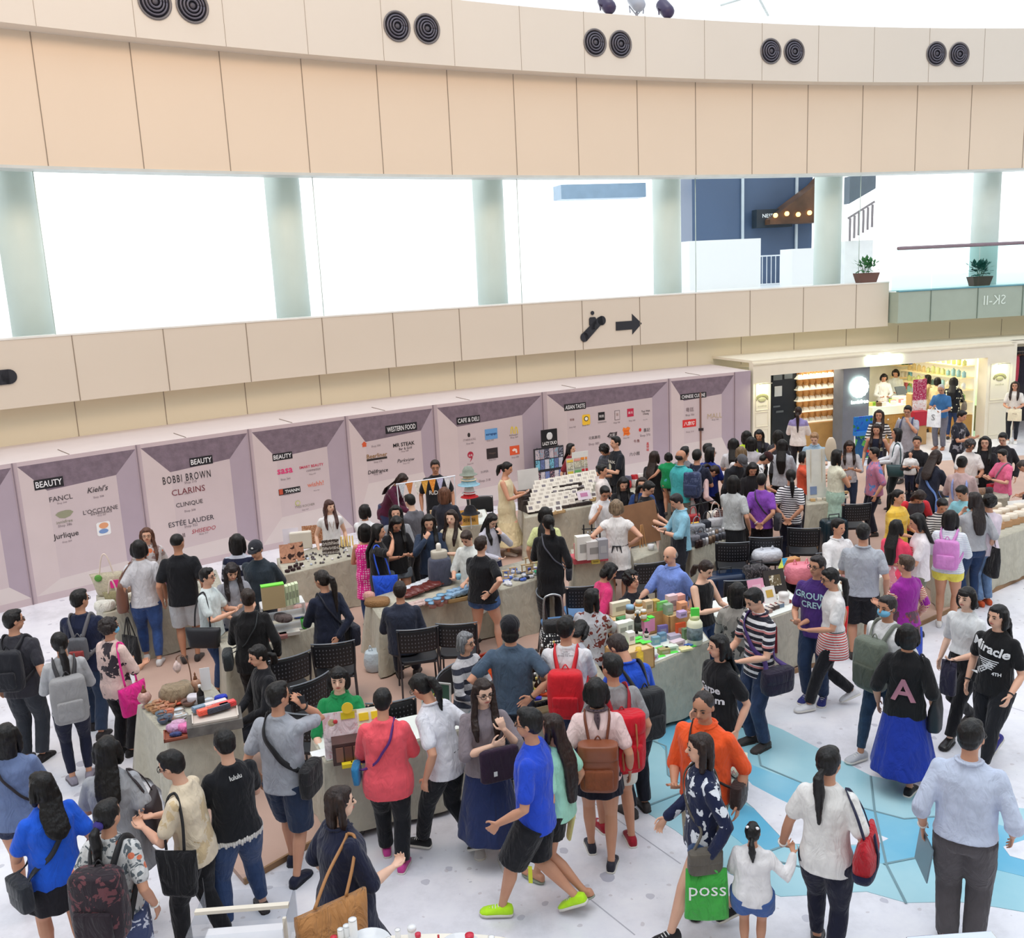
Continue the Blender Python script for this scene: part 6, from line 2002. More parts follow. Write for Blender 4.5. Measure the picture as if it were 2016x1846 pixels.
# --- card stall with photo board
def wall_item(name,x,y,w_,h_,m,label,cat,dy=0,z=None):...
Pb=at(1082,1000,.8)
Rb=arc(-.478,RH-.35)
pbd=empty('photo_board',(Rb.x,Rb.y,0),.478,'tall board of product photos under a black sign in front of the hoarding','board')
dpt=(Rb-CAM).dot(CF)
mpp=dpt/F
def zof(x,y):
 d=CF+CR*((x-1008)/F)-CU*((y-923)/F)
 t=math.hypot(Rb.x,Rb.y)/math.hypot(d.x,d.y)
 return CH+d.z*t
def xof(x,y):
 d=CF+CR*((x-1008)/F)-CU*((y-923)/F)
 n=V((Rb.x-WC.x,Rb.y-WC.y,0)).normalized()
 e=V((n.y,-n.x,0))
 t=(V((Rb.x,Rb.y,0))-CAM).dot(n)/d.dot(n)
 return(CAM+d*t-Rb).dot(e)
z0,z1,zs=zof(1080,966),zof(1082,878),zof(1080,846)
x0,x1=xof(1052,920),xof(1110,920)
g=G();g.box(((x0+x1)/2,0,(z0+z1)/2),(x1-x0,.03,z1-z0));g.obj('board',mat((34,36,44),.6),pbd,smooth=False)
g=G()
for sx_ in(x0+.1,x1-.1):g.tube([(sx_,.05,0),(sx_,.03,z1)],.014,6)
g.obj('stand_legs',mat((50,50,54),.5),pbd)
pc=[(150,156,180),(60,60,72),(120,190,214),(200,190,196),(150,150,166),(214,208,214),(96,110,150),(170,150,160),(226,170,180),(110,130,190),(190,196,210),(74,74,90)]
k=0
cols=6;rows_=4
for i in range(cols):
 for j in range(rows_):
  cw=(x1-x0-.04)/cols;rh=(z1-z0-.08)/rows_
  g=G();g.box((x0+.02+cw*(i+.5),-.018,z0+.02+rh*(j+.5)+(.04 if j>1 else 0)),(cw*.9,.004,rh*.92))
  g.obj('product_photo',fabric(pc[k%12],'floral',pc[(k*5+3)%12],.5),pbd,smooth=False);k+=1
xs0,xs1=xof(1065,860),xof(1096,860)
g=G();g.box(((xs0+xs1)/2,-.01,(z1+zs)/2+.02),(xs1-xs0,.03,zs-z1+.02));sgn_=g.obj('black_sign',mat((18,20,26),.5),pbd,smooth=False)
vs,fs,W0,H0=textmesh('LAZY DUO',.10,0,.02)
g=G();g.add([V(((xs0+xs1)/2+v.x*(xs1-xs0)*.9/W0,-.028,z1+.09+v.y))for v in vs],fs);g.obj('sign_lettering',mat((240,240,240),.6),sgn_,smooth=False)
g=G();g.ball(((xs0+xs1)/2,-.03,z1+(zs-z1)*.68),(.075,.004,.085),16,8);g.obj('sign_roundel',mat((220,222,222),.6),sgn_)
card(1044,990,.42,.62,(226,224,222),'tall blank white board at the left end of the card stall',rz=.45,cat='board',tilt=.08,th=.012)
for r in range(7):
 for i in range(9):
  x=1046+i*13.5+r*2.5;y=1008-i*2.6-r*8.2
  if x>1170:continue
  card(x,y,.13,.13,(236,230,218),'small white earring card on the stepped display of the card stall','white earring cards on the stepped display',z=zt+.04+r*.05,rz=.3,tilt=.5,pic=(130,124,130)if(i*3+r)%4==0 else(200,192,182))
g=G()
for r in range(5):g.box((0,.05+r*.09,.03+r*.035),(1.25,.09,.06+r*.07))
put(g,'stepped_stand',fabric((70,60,58),'floral',(44,38,40),.6),1105,1003,zt-.01,'dark stepped stand holding the white earring cards','stand',rz=.42)
for i,(x,y)in enumerate(((1085,1012),(1100,1009),(1148,990),(1160,986),(1170,982))):
 tray(x,y,(.20,.14,.05),(196,166,120),'small cardboard tray of cards on the card stall',rz=.4)
 prop(bpy.data.objects[-1]if False else COL.objects[-1],group='cardboard trays on the card stall')
 card(x,y-2,.14,.12,(240,238,232),'white card standing in a cardboard tray','white cards in cardboard trays',z=zt+.02,rz=.3,tilt=.5,pic=(110,100,104))
g=G();g.box((0,0,.3),(.44,.02,.60),Matrix.Rotation(-.12,4,'X'))
rk=put(None,'card_rack',None,1140,962,zt,'upright rack of cards with yellow, pink, green and red headers','rack',rz=.40,parts=[('rack_back',g,mat((206,206,196),.6),False)])
for i,(cx,cz,c)in enumerate(((-.15,.55,(246,210,90)),(0,.56,(244,170,160)),(.15,.57,(246,150,60)),(-.15,.33,(226,206,80)),(0,.34,(110,190,110)),(.15,.35,(214,50,60)),(-.15,.11,(150,190,196)),(0,.12,(236,190,60)),(.15,.13,(244,180,120)))):
 g=G();g.box((cx,-.02-.0,cz),(.13,.008,.045),Matrix.Rotation(-.12,4,'X'));g.obj('card_header',mat(c,.6),rk,smooth=False)
 g=G();g.box((cx,-.02,cz-.09),(.13,.006,.12),Matrix.Rotation(-.12,4,'X'));g.obj('rack_card',fabric((232,228,206),'floral',(110,100,90),.22),rk,smooth=False)
card(1142,900,.34,.11,(240,240,238),'narrow white sign on thin posts above the card rack',z=1.45,rz=.4,cat='sign',tilt=0)
g=G()
for x in(-.12,.12):g.tube([(x,0,0),(x,0,.66)],.007,6)
put(g,'sign_posts',mat((236,236,236),.5),1142,962,zt+.0,'pair of thin white posts carrying the narrow white sign','posts',rz=.4,smooth=True)
card(1152,983,.26,.16,(228,216,228),'small pink and white tablet card before the card rack',rz=.4,tilt=.5,z=zt+.12,pic=(196,130,170))
# --- red toy stall
for i in range(14):
 x=1236+(i%7)*13;y=960-(i%7)*2.5-(i//7)*9
 lump(x,y,(.13,.10,.14),((190,40,50),(226,220,216),(150,30,40),(110,110,130))[i%4],'small red or white plush toy on the stall behind the seated women','plush toys on the red toy stall',cat='toy',name='plush_toy',z=zt+.02*(i//7)*4)
# --- small tray stall
g=G();g.box((0,0,.045),(.62,.26,.09));put(g,'pink_tray',mat((206,90,104),.5),1165,1102,zt,'pink tray of paper goods on the small stall','tray',rz=.25,bevel=.01)
for i,(x,c,d,lb)in enumerate(((1148,(238,236,230),(.20,.12,.34),'tall white paper bag in the pink tray'),(1168,(210,206,204),(.22,.12,.26),'grey white carton in the pink tray'),(1186,(160,160,168),(.14,.12,.28),'grey printed carton at the right of the pink tray'),(1139,(226,140,150),(.10,.1,.2),'pink carton at the left of the pink tray'))):
 cbox(x,1100-i,d,c,lb,z=zt+.09,rz=.25,cat='carton')
cbox(1172,1108,(.12,.08,.06),(240,224,110),'yellow note block in front of the pink tray')
g=G()
for x in(-.12,0,.12):g.tube([(x,0,0),(x,0,.34)],.012,6)
for z in(.1,.28):g.tube([(-.14,0,z),(.14,0,z)],.010,6)
put(g,'black_rack',mat((26,26,30),.4),1166,1076,zt,'small black wire rack holding bottles behind the pink tray','rack',smooth=True)
for i,x in enumerate((1158,1166,1174)):bottle(x,1070,.022,.18,(30,28,30),(196,210,224),'small black bottle in the wire rack','black bottles in the wire rack',z=zt+.22)
# --- easel board
Pe=at(1262,1076,TZ)
ez=empty('easel_board',tuple(Pe),.55,'large brown canvas board leaning on the small stall beside the white apron woman','easel')
g=G();g.box((0,0,.34),(.78,.025,.62),Matrix.Rotation(-.22,4,'X'));g.obj('canvas',mat((140,100,70),.8,var=.15,vscale=4),ez,smooth=False)
g=G()
for x in(-.06,.0,.06):g.tube([(x,-.05,0),(x*.3,-.02,.34)],.008,5)
g.obj('easel_legs',mat((196,146,96),.6),ez)
g=G();g.lathe([(.04,0),(.05,.08),(.045,.08),(.035,.01)],n=12);put(g,'white_cup',mat((230,232,236),.4),1282,1082,zt,'white cup at the right of the easel board','cup',smooth=True)
# --- front centre stall
P=at(683,1476,zt)
zr=.22
mg_=empty('menu_board',tuple(at(676,1492,zt)),zr,'clear acrylic menu sheet with flowers and yellow heading on the front stall','menu')
g=G();g.box((0,.0,.21),(.30,.008,.40),Matrix.Rotation(-.18,4,'X'));g.obj('sheet',fabric((236,222,226),'floral',(226,190,196),1.3,c3=(206,196,150)),mg_,smooth=False)
g=G();g.box((.07,-.012,.37),(.12,.003,.06),Matrix.Rotation(-.18,4,'X'));g.obj('yellow_heading',mat((222,210,40),.6),mg_,smooth=False)
g=G();g.ball((-.04,-.012,.33),(.02,.003,.02),10,6,Matrix.Rotation(-.18,4,'X'));g.obj('red_dot',mat((206,60,70),.6),mg_)
g=G()
for k in range(4):g.box((-.08+k*.028,-.012,.055),(.018,.003,.035),Matrix.Rotation(-.18,4,'X'))
g.obj('red_marks',mat((196,44,60),.6),mg_,smooth=False)
g=G();g.lathe([(.05,0),(.05,.006),(.001,.006)],n=18)
o=put(g,'yellow_badge',mat((240,214,60),.5),680,1396,zt,'round yellow badge standing on top of the menu sheet','badge',smooth=False);o.location=tuple(V(mg_.location)+V((.06,.06,.44)));o.rotation_euler=(PI/2-.1,0,zr)
yb=empty('yellow_box_display',tuple(at(722,1468,zt)),.25,'white display board with eight yellow packs on the front stall','display')
g=G();g.box((0,0,.17),(.36,.02,.32),Matrix.Rotation(-.35,4,'X'));g.obj('backing_board',mat((236,234,226),.6),yb,smooth=False)
for i in range(3):
 for j in range(3):
  g=G();g.box((-.11+i*.11,-.018,.06+j*.10),(.085,.018,.065),Matrix.Rotation(-.35,4,'X'));g.obj('yellow_pack',mat((240,206,40),.5)if(i,j)!=(2,0)else mat((220,60,110),.5),yb,smooth=False)
g=G();g.box((0,0,.10),(.34,.16,.20))
cs=put(g,'chocolate_case',mat((78,52,48),.35,var=.3,vscale=9),695,1494,zt,'clear case of brown packets below the menu sheet','case',rz=.22,bevel=.004)
for i in range(4):
 g=G();g.box((-.11+i*.075,-.086,.10),(.062,.008,.13));g.obj('brown_packet',mat((110,72,62)if i%2 else(140,100,84),.4),cs,smooth=False)
for i,x in enumerate((684,702)):cbox(x,1509-i*5,(.09,.05,.035),(236,214,40),('left','right')[i]+' small yellow box in front of the brown packet case',rz=.25)
g=G();g.box((0,0,.002),(.18,.13,.004));put(g,'paper_sheet',mat((240,242,244),.6),633,1482,zt,'white paper sheet with pen at the left end of the front stall','paper',rz=.4)
bottle(768,1440,.032,.15,(30,30,34),(240,240,240),'black bottle with white lid between the two standing women')
bottle(781,1438,.022,.12,(120,190,140),(226,236,226),'small green bottle beside the black bottle')
for i,(x,y,z_,c,lb)in enumerate(((882,1446,0,(120,44,44),'red and white striped tin at the right end of the front stall'),(870,1436,0,(40,30,34),'dark tin behind the red striped tin'))):
 g=G();g.lathe([(.05,0),(.052,.14),(.05,.145),(.001,.145)],n=18)
 b=G();b.lathe([(.054,.05),(.054,.085)],n=18)
 l=G();l.lathe([(.054,.145),(.054,.158),(.001,.158)],n=18)
 put(None,'tin',None,x,y,zt,lb,'tin',parts=[('tin_body',g,mat(c,.3),True),('band',b,mat((226,200,190),.5),True),('lid',l,mat((232,230,226),.4),True)])
bd_=empty('green_chalkboard',tuple(at(860,1412,zt)),-.35,'dark green framed board with yellow lettering behind the woman in white','board')
g=G();g.box((0,0,.17),(.28,.012,.34),Matrix.Rotation(-.1,4,'X'));g.obj('panel',mat((34,70,56),.4),bd_,smooth=False)
g=G()
for q in((0,.003,.30,.02),(0,.34,.30,.02)):g.box((q[0],-.002,q[1]),(q[2],.018,.014),Matrix.Rotation(-.1,4,'X'))
for x in(-.145,.145):g.box((x,-.002,.17),(.014,.018,.34),Matrix.Rotation(-.1,4,'X'))
g.obj('silver_frame',mat((196,200,200),.3,metal=.6),bd_,smooth=False)
vs,fs,_,_=textmesh('10%\nOFF',.09);g=G();g.add([Matrix.Rotation(-.1,4,'X')@V((v.x,-.012,v.y+.17))for v in vs],fs);g.obj('yellow_lettering',mat((206,214,70),.6),bd_,smooth=False)
# --- oil stall
for r in range(5):
 for i in range(6):
  x=1046+i*11.5-r*3.0;y=1374-r*15-i*3.6
  if x<1014:continue
  c=[(34,26,24),(60,34,24),(120,60,30),(30,30,34),(90,44,30)][(i+r*2)%5]
  bottle(x,y,.026,.17+.03*((i+r)%2),c,[(226,226,226),(240,240,240),(60,60,60),(220,196,110)][(i*3+r)%4],'small dark oil or sauce bottle in the rows of the oil stall','dark bottles on the oil stall',lab=[(230,226,214),(240,220,110),(200,190,180),(60,54,60)][(i+r)%4])
tray(1075,1396,(.34,.14,.07),(206,186,140),'pale wooden box of small black packets at the front of the oil stall',rz=.35,inner=(50,46,48))
for i in range(5):lump(1060+i*8,1392-i*2.6,(.05,.05,.04),(34,32,38),'small black packet in the pale wooden box','black packets in the wooden box',z=zt+.03)
bottle(1046,1386,.030,.17,(110,150,90),(236,240,236),'clear green pump bottle at the left front of the oil stall')
g=G();g.lathe([(.07,0),(.085,.10),(.078,.10),(.06,.01),(.001,.02)],n=18);put(g,'white_pot',mat((226,226,220),.4),1088,1300,zt,'white round pot at the back of the oil stall','pot',smooth=True)
for i,(x,y)in enumerate(((1072,1368),(1056,1376))):cbox(x,y,(.10,.06,.02),(226,86,44)if i==0 else(60,60,200),('orange card','dark blue card')[i]+' lying among the oil bottles',name='flat_card',cat='card')
oc=empty('orange_bag',tuple(at(985,1355,PZ)),.3,'large orange and red open shopping bag behind the seated lady','bag')
g=G();g.loft([g.ering(V((0,0,z)),V((1,0,0)),V((0,1,0)),a,b,22,3)for z,a,b in((0,.20,.13),(.05,.24,.16),(.38,.30,.19),(.40,.29,.18),(.30,.26,.15),(.1,.2,.12))]);g.obj('bag_body',fabric((236,96,40),'plaid',(206,50,40),2),oc)
g=G();g.tube([(.295*math.cos(t),.185*math.sin(t),.40)for t in[2*PI*q/20 for q in range(21)]],.014,6);g.obj('rim',mat((150,60,40),.6),oc)
# --- health food stall: crates, cartons, jars
def crate(x,y,d,label,z=zt,rz=.42):
 g=G();w_,l_,h_=d
 g.box((0,0,.008),(w_,l_,.016))
 for sx_,sy,dx,dy in((0,-1,w_,.016),(0,1,w_,.016),(-1,0,.016,l_),(1,0,.016,l_)):
  g.box((sx_*(w_-.016)/2,sy*(l_-.016)/2,h_/2),(dx,dy,h_))
 t_=G();t_.box((0,0,h_*.93),(w_-.034,l_-.034,.01))
 return put(None,'wooden_crate',None,x,y,z,label,'crate',None,rz,parts=[('crate_boards',g,mat((204,160,104),.6,var=.18,vscale=6),False),('inner_shelf',t_,mat((222,196,150),.6),False)])
crate(1240,1312,(.42,.30,.22),'wooden crate at the front left corner of the health food stall')
crate(1226,1244,(.34,.22,.20),'wooden crate at the back left of the health food stall')
crate(1289,1240,(.36,.20,.26),'wooden crate in the middle of the health food stall')
crate(1333,1240,(.34,.20,.22),'wooden crate at the back right of the health food stall')
zc=zt+.22
for i,(x,y,z_,d,c,lb,ld)in enumerate(((1221,1208,.20,(.24,.07,.15),(232,228,206),'flat white carton with red print on the back left crate',None),(1232,1222,.20,(.20,.10,.05),(70,140,80),'green and red carton lying on the back left crate',None),(1223,1250,.22,(.12,.10,.15),(236,234,226),'square white carton left on the front crate',None),(1236,1245,.22,(.11,.08,.14),(232,232,224),'white carton beside the dark bottle on the front crate',None),(1241,1266,.22,(.08,.07,.13),(240,240,236),'small white carton at the front of the front crate',None),(1275,1203,.26,(.10,.08,.13),(222,196,160),'tan carton behind the jars',None),(1290,1200,.26,(.08,.08,.12),(200,168,90),'golden square carton behind the jars',None),(1303,1200,.26,(.14,.04,.10),(130,210,110),'bright green topped carton at the back of the crates',None),(1315,1208,.22,(.09,.08,.12),(150,176,150),'grey green carton on the right crate',None),(1322,1200,.22,(.12,.08,.18),(228,200,206),'pale pink carton on the right crate',None),(1336,1196,.22,(.13,.09,.16),(240,180,170),'tall pink and white carton on the right crate',None),(1343,1204,.22,(.10,.08,.12),(240,170,130),'orange and white carton at the right end of the crates',None),(1342,1214,.22,(.10,.07,.07),(196,170,216),'small lilac carton on the right crate',None))):
 cbox(x,y,d,c,lb,z=zt+z_,rz=.42)
for i,(x,y,z_,r,h_,c,lc,lb)in enumerate(((1241,1228,.20,.05,.22,(90,70,50),(150,190,220),'tall brown jar with pale blue lid on the back left crate'),(1258,1208,.26,.042,.16,(190,130,60),(226,216,190),'honey jar with cream lid on top of the others'),(1256,1222,.26,.036,.11,(196,140,60),(236,230,214),'small honey jar left of the crate middle'),(1267,1220,.26,.036,.12,(190,130,50),(240,236,226),'small honey jar right of its twin'))):
 jar(x,y,r,h_,c,lc,lb,z=zt+z_)
bottle(1256,1246,.038,.26,(34,36,34),(226,226,222),'tall black bottle with white cap on the front crate',z=zt+.20,lab=(60,66,60))
bottle(1261,1254,.024,.14,(30,30,30),(30,30,30),'short black bottle on the front crate',z=zt+.20)
bottle(1273,1254,.024,.10,(30,30,34),(34,34,36),'short black dropper bottle on the front crate',z=zt+.20)
for i,(x,y)in enumerate(((1271,1246),(1281,1240))):cbox(x,y,(.07,.07,.15),(232,150,190),('left','right')[i]+' pink and white carton with green top tag',z=zt+.10,rz=.42,lid=(90,230,80))
for i,(x,y,z_)in enumerate(((1228,1268,.225),(1258,1262,.225),(1272,1264,.225),(1300,1275,0),(1300,1292,0),(1325,1284,0),(1360,1272,0),(1371,1267,.0),(1300,1256,.02),(1255,1256,.225))):
 g=G();g.box((0,0,.003),(.11,.055,.006));put(g,'price_tag',mat((96,232,84),.6),x,y,zt+z_,'bright green price tag on the health food stall','price tag','bright green price tags',rz=RN.uniform(.2,.7))
for i,(x,y,d,c,lb)in enumerate(((1291,1268,(.09,.06,.09),(130,170,190),'pale blue bottle carton in the middle row'),(1303,1262,(.09,.06,.10),(110,150,180),'blue striped carton in the middle row'),(1305,1250,(.12,.04,.12),(130,120,190),'violet carton behind the green tag'),(1326,1256,(.14,.10,.05),(190,184,206),'silver lilac packet heap in the middle'),(1340,1252,(.12,.03,.16),(232,96,50),'orange pouch standing beside the white jar'),(1351,1258,(.09,.05,.13),(110,140,100),'green carton beside the white jar'),(1320,1280,(.15,.09,.06),(226,236,222),'white and green carton in the front row'),(1333,1272,(.16,.08,.07),(226,206,216),'white carton with magenta print in the front row'),(1307,1286,(.12,.08,.06),(170,160,110),'olive tin in the front row'),(1284,1297,(.10,.08,.06),(206,206,214),'silver tin in the front row'),(1271,1312,(.16,.09,.05),(60,140,90),'dark green carton at the front left'),(1349,1278,(.14,.10,.02),(236,226,170),'yellow leaflet in the front row'),(1361,1270,(.16,.06,.02),(70,110,190),'blue leaflet lying near the white jar'))):
 cbox(x,y,d,c,lb,rz=RN.uniform(.2,.6))
g=G();g.ball((0,0,.035),(.04,.04,.035),14,9);put(g,'pink_ball',mat((226,84,92),.5),1283,1302,zt,'small pink round soap in the front row','soap',smooth=True)
g=G();g.lathe([(.045,0),(.05,.01),(.05,.2),(.03,.22),(.03,.25),(.001,.25)],n=14);put(g,'yellow_pack',mat((232,190,60),.4,var=.3,vscale=20),1258,1319,zt,'yellow printed drinks pack in front of the crate','pack',smooth=True)
g=G();g.lathe([(.075,0),(.085,.01),(.085,.24),(.06,.28),(.001,.28)],n=20)
l=G();l.lathe([(.055,.28),(.055,.33),(.001,.33)],n=16)
b=G();b.lathe([(.0875,.06),(.0875,.2)],n=20)
t_=G();t_.box((0,-.02,.37),(.09,.04,.09))
put(None,'supplement_jar',None,1368,1266,zt,'large cream jar with lime cap and dark label at the stall corner','jar',parts=[('jar_body',g,mat((236,236,206),.35),True),('cap',l,mat((226,232,170),.4),True),('dark_label',b,mat((110,126,130),.5,var=.4,vscale=30),True),('green_tag',t_,mat((96,232,84),.6),False)])
# --- right jewellery box stall
g=G()
Pt=[at(x,y,TZ+.02)for x,y in((1397,1222),(1498,1240),(1535,1222),(1430,1196))]
gx=G()
rt=tray(1490,1170,(.34,.26,.05),(60,56,60),'shallow dark jewellery tray at the back of the right stall',rz=.3)
cl=empty('crimson_cloth',tuple(at(1500,1232,TZ)),.38,'crimson fringed shawl hanging over the front of the right stall','shawl')
g=G()
nn=14
vs=[]
for j,(yy,zz)in enumerate(((.30,.018),(.05,.018),(.0,.012),(-.045,-.03),(-.05,-.20),(-.055,-.34))):
 for i in range(nn+1):
  x=-.17+.34*i/nn
  vs.append(V((x,yy+.012*math.sin(i*1.7)*(j>2),zz+.010*(j<3))))
g.add(vs,[(j*(nn+1)+i,j*(nn+1)+i+1,(j+1)*(nn+1)+i+1,(j+1)*(nn+1)+i)for j in range(5)for i in range(nn)])
g.obj('cloth',fabric((126,24,36)),cl,solid=.006)
g=G()
for i in range(22):g.tube([(-.165+i*.0157,-.056,-.34),(-.165+i*.0157+.004*math.sin(i*3),-.058,-.43)],.004,4)
g.obj('fringe',fabric((150,130,116)),cl)
for i,(x,y,w_,h_,c,pt,lb,ti)in enumerate(((1495,1188,.22,.30,(226,160,186),None,'pink cover of the framed card at the right stall',.35),(1518,1186,.17,.20,(236,234,232),None,'white card with yellow drawing beside the pink frame',.4),(1530,1168,.30,.30,(52,46,44),None,'dark framed photograph at the back of the right stall',.35))):
 card(x,y,w_,h_,c,lb,rz=.35,tilt=ti,cat='frame',name='framed_picture',pic={0:(236,190,206),1:(206,170,80),2:fabric((110,96,70),'floral',(230,224,206),.9)}[i],th=.02)
for i in range(26):
 x=1478+(i%9)*9-(i//9)*14;y=1211-(i%9)*3.1+(i//9)*8
 g=G();g.box((0,0,.02),(.075,.06,.04));g2=G();g2.box((0,0,.042),(.05,.04,.006))
 put(None,'jewellery_box',None,x,y,zt+.005,'small open jewellery box on the right stall','box','small jewellery boxes on the right stall',RN.uniform(.1,.6),parts=[('box_base',g,mat(RN.choice([(120,96,80),(70,54,50),(160,130,120),(110,130,150),(140,60,60)]),.5),False),('velvet_pad',g2,mat((206,196,186),.8),False)])
g=G();g.lathe([(.06,0),(.065,.01),(.065,.05),(.06,.055),(.06,.10),(.065,.105),(.065,.14),(.001,.15)],n=20);put(g,'white_pot',mat((236,234,230),.3),1543,1188,zt,'stacked white round pots at the back right of the right stall','pot',smooth=True)
bottle(1527,1180,.024,.16,(60,40,30),(30,30,30),'small brown bottle beside the white pots')
for i in range(4):
 g=G();g.lathe([(.028,0),(.03,.012),(.001,.014)],n=12);put(g,'coin_pendant',mat((206,190,150),.4),1556+i*7,1184+i*3,zt,'round beige pendant at the right end of the right stall','pendant','round beige pendants',smooth=True)
# --- handbag stall
def purse(x,y,d,c,label,rz=.3,pat=None,hc=None):
 g=G();g.rbox((0,0,d[2]/2),d,3.5,20,bulge=.05)
 f=G();f.rbox((0,-d[1]*.1,d[2]*.72),(d[0]*1.03,d[1]*1.08,d[2]*.5),3.5,20)
 h1=G();h1.tube(spline([(-d[0]*.28,0,d[2]*.95),(-d[0]*.2,0,d[2]*1.4),(0,0,d[2]*1.6),(d[0]*.2,0,d[2]*1.4),(d[0]*.28,0,d[2]*.95)],4),.007,6)
 return put(None,'handbag',None,x,y,zt,label,'bag',None,rz,parts=[('bag_body',g,fabric(c,pat,(230,220,220),.6,rough=.5),True),('flap',f,fabric(c,rough=.45),True),('handle',h1,mat(hc or c,.5),True)])
for i,(x,y,d,c,lb)in enumerate(((1372,1056,(.24,.12,.2),(150,154,164),'silver grey handbag at the left of the handbag stall'),(1392,1050,(.26,.12,.22),(44,48,60),'black handbag second along the handbag stall'),(1363,1074,(.22,.1,.16),(120,118,126),'small pewter handbag at the front left of the handbag stall'),(1380,1070,(.2,.1,.16),(70,72,84),'small slate handbag at the stall front'),(1410,1048,(.28,.12,.24),(190,190,196),'pale grey handbag behind the grey tee woman'),(1365,1036,(.2,.1,.2),(166,44,50),'crimson handbag at the back left of the stall'),(1345,1052,(.2,.1,.16),(90,60,56),'brown handbag at the left end of the stall'),(1408,1034,(.26,.12,.24),(214,206,196),'cream handbag standing at the back of the stall'))):
 purse(x,y,d,c,lb)
fr=empty('purse_frame',tuple(at(1380,1050,TZ)),.3,'black stand hung with a yellow purse and a checked clutch','stand')
g=G();g.tube([(-.12,0,0),(0,0,.55)],.010,6);g.tube([(.16,0,0),(0,0,.55)],.010,6);g.tube([(-.2,0,.46),(.24,0,.50)],.010,6)
g.obj('stand_rods',mat((30,32,38),.4),fr)
g=G();g.box((-.11,-.05,.14),(.16,.04,.14));g.obj('yellow_purse',mat((240,190,70),.5),fr,smooth=False,bevel=.01)
g=G();g.box((.02,-.05,.14),(.10,.04,.14));g.obj('black_purse',mat((34,34,40),.5),fr,smooth=False,bevel=.01)
g=G();g.box((.20,-.06,.36),(.30,.04,.22),Matrix.Rotation(.5,4,'Y'));g.obj('checked_clutch',fabric((90,44,50),'plaid',(226,200,190),.5),fr,smooth=False,bevel=.01)
# --- price sheet stall
ps=empty('price_sheet',tuple(at(1608,985,TZ)),.12,'tall white price sheet on a stand beside the woman in mint and white','sheet')
g=G();g.box((0,0,.46),(.34,.014,.86),Matrix.Rotation(-.10,4,'X'));g.obj('sheet',mat((222,224,220),.6,var=.06,vscale=6),ps,smooth=False)
g=G();g.box((-.06,-.012,.18),(.12,.006,.14),Matrix.Rotation(-.10,4,'X'));g.obj('printed_photo',mat((130,150,190),.5),ps,smooth=False)
g=G();g.tube([(-.1,.02,0),(-.1,.05,.9)],.008,5);g.tube([(.1,.02,0),(.1,.05,.9)],.008,5);g.obj('rods',mat((210,200,180),.5),ps)
g=G();g.ball((0,0,0),(.10,.03,.22),16,10);o=put(g,'wooden_paddle',mat((214,200,178),.5),1636,905,1.75,'pale oval wooden paddle above the white price sheet','paddle',smooth=True)
o.location=tuple(V(ps.location)+V((.24,.05,.88)))
for i in range(12):cbox(1600+(i%6)*13,986-(i//6)*9-(i%6)*1.2,(.08,.06,.04),RN.choice([(206,170,120),(226,216,200),(190,120,100)]),'small tan or white packet on the price sheet stall','small packets on the price sheet stall')
lump(1646,978,(.22,.12,.14),(226,226,222),'white plastic bag on the price sheet stall',rz=.2,cat='bag')
# --- table of the seated man in white
for i in range(8):cbox(1668+(i%4)*22,1150-(i%4)*8-(i//4)*14,(.14,.11,.03),RN.choice([(226,222,214),(150,100,96),(180,150,120),(60,60,70)]),'flat sample card or box on the table of the seated man in white','flat samples on the seated man’s table')
# --- bread stall
for i in range(13):
 x=1960+(i%6)*15;y=1040-(i%6)*4.4-(i//6)*15
 g=G();g.box((0,0,.045),(.20,.15,.09))
 b=G();b.rbox((0,0,.12),(.17,.13,.10),2.4,16,bulge=.12)
 put(None,'bread_box',None,x,y,zt,'kraft box with a white wrapped loaf on the bread stall','box','kraft boxes with wrapped loaves',.25,parts=[('kraft_box',g,mat((190,148,108),.7),False),('wrapped_loaf',b,mat((232,220,202),.35,bump=.6,bscale=14),True)])
card(2004,1012,.30,.22,(236,236,236),'white folded leaflet stand at the back of the bread stall',rz=.2,tilt=.3)
for i in range(6):jar(1860+i*15,1080-i*5.2,.04,.10,(176,110,60),(226,216,200),'small amber jar along the left half of the bread stall','amber jars on the bread stall')
for i in range(7):lump(1850+i*16,978-i*1.2,(.16,.12,.10),RN.choice([(70,110,180),(190,190,196),(60,54,58),(150,120,100)]),'small cloth pouch on the grey stall of the older shoppers','cloth pouches on the grey right stall')
# --- hat stall: bunting, hat tower, yellow sign
bt=empty('bunting',tuple(at(848,1040,TZ)),.22,'white pole with strings of patterned flags over the hat stall','bunting')
dB=(at(848,1040,TZ)-CAM).dot(CF)/F
pz=zof(840,935)
Rb=at(848,1030,TZ)
pz=zof(787,943)
pz2=zof(900,930)
xw=lambda x:(x-848)*dB
g=G();g.tube([(xw(787),0,pz-TZ),(xw(902),0,pz2-TZ)],.012,8);g.tube([(xw(790),0,0),(xw(788),0,pz-TZ)],.010,6);g.tube([(xw(900),0,0),(xw(901),0,pz2-TZ)],.010,6)
g.obj('pole',mat((232,236,246),.4),bt)
FL=[(196,204,214),(206,130,70),(222,218,210),(220,164,70),(240,150,60),(190,190,226),(226,226,236)]
for i in range(7):
 x0_,x1_=xw(790+i*15),xw(804+i*15)
 zt_=pz-TZ+(pz2-pz)*i/7
 g=G();g.add([(x0_,-.01,zt_),(x1_,-.012,zt_+.005),((x0_+x1_)/2,-.02,zt_-.24),(x0_,-.004,zt_),(x1_,-.006,zt_+.005),((x0_+x1_)/2,-.012,zt_-.24)],[(0,2,1),(3,4,5),(0,1,4,3),(1,2,5,4),(2,0,3,5)])
 g.obj('flag',fabric(FL[i],'floral',tuple(min(255,v+30)for v in FL[i]),.4),bt,smooth=False)
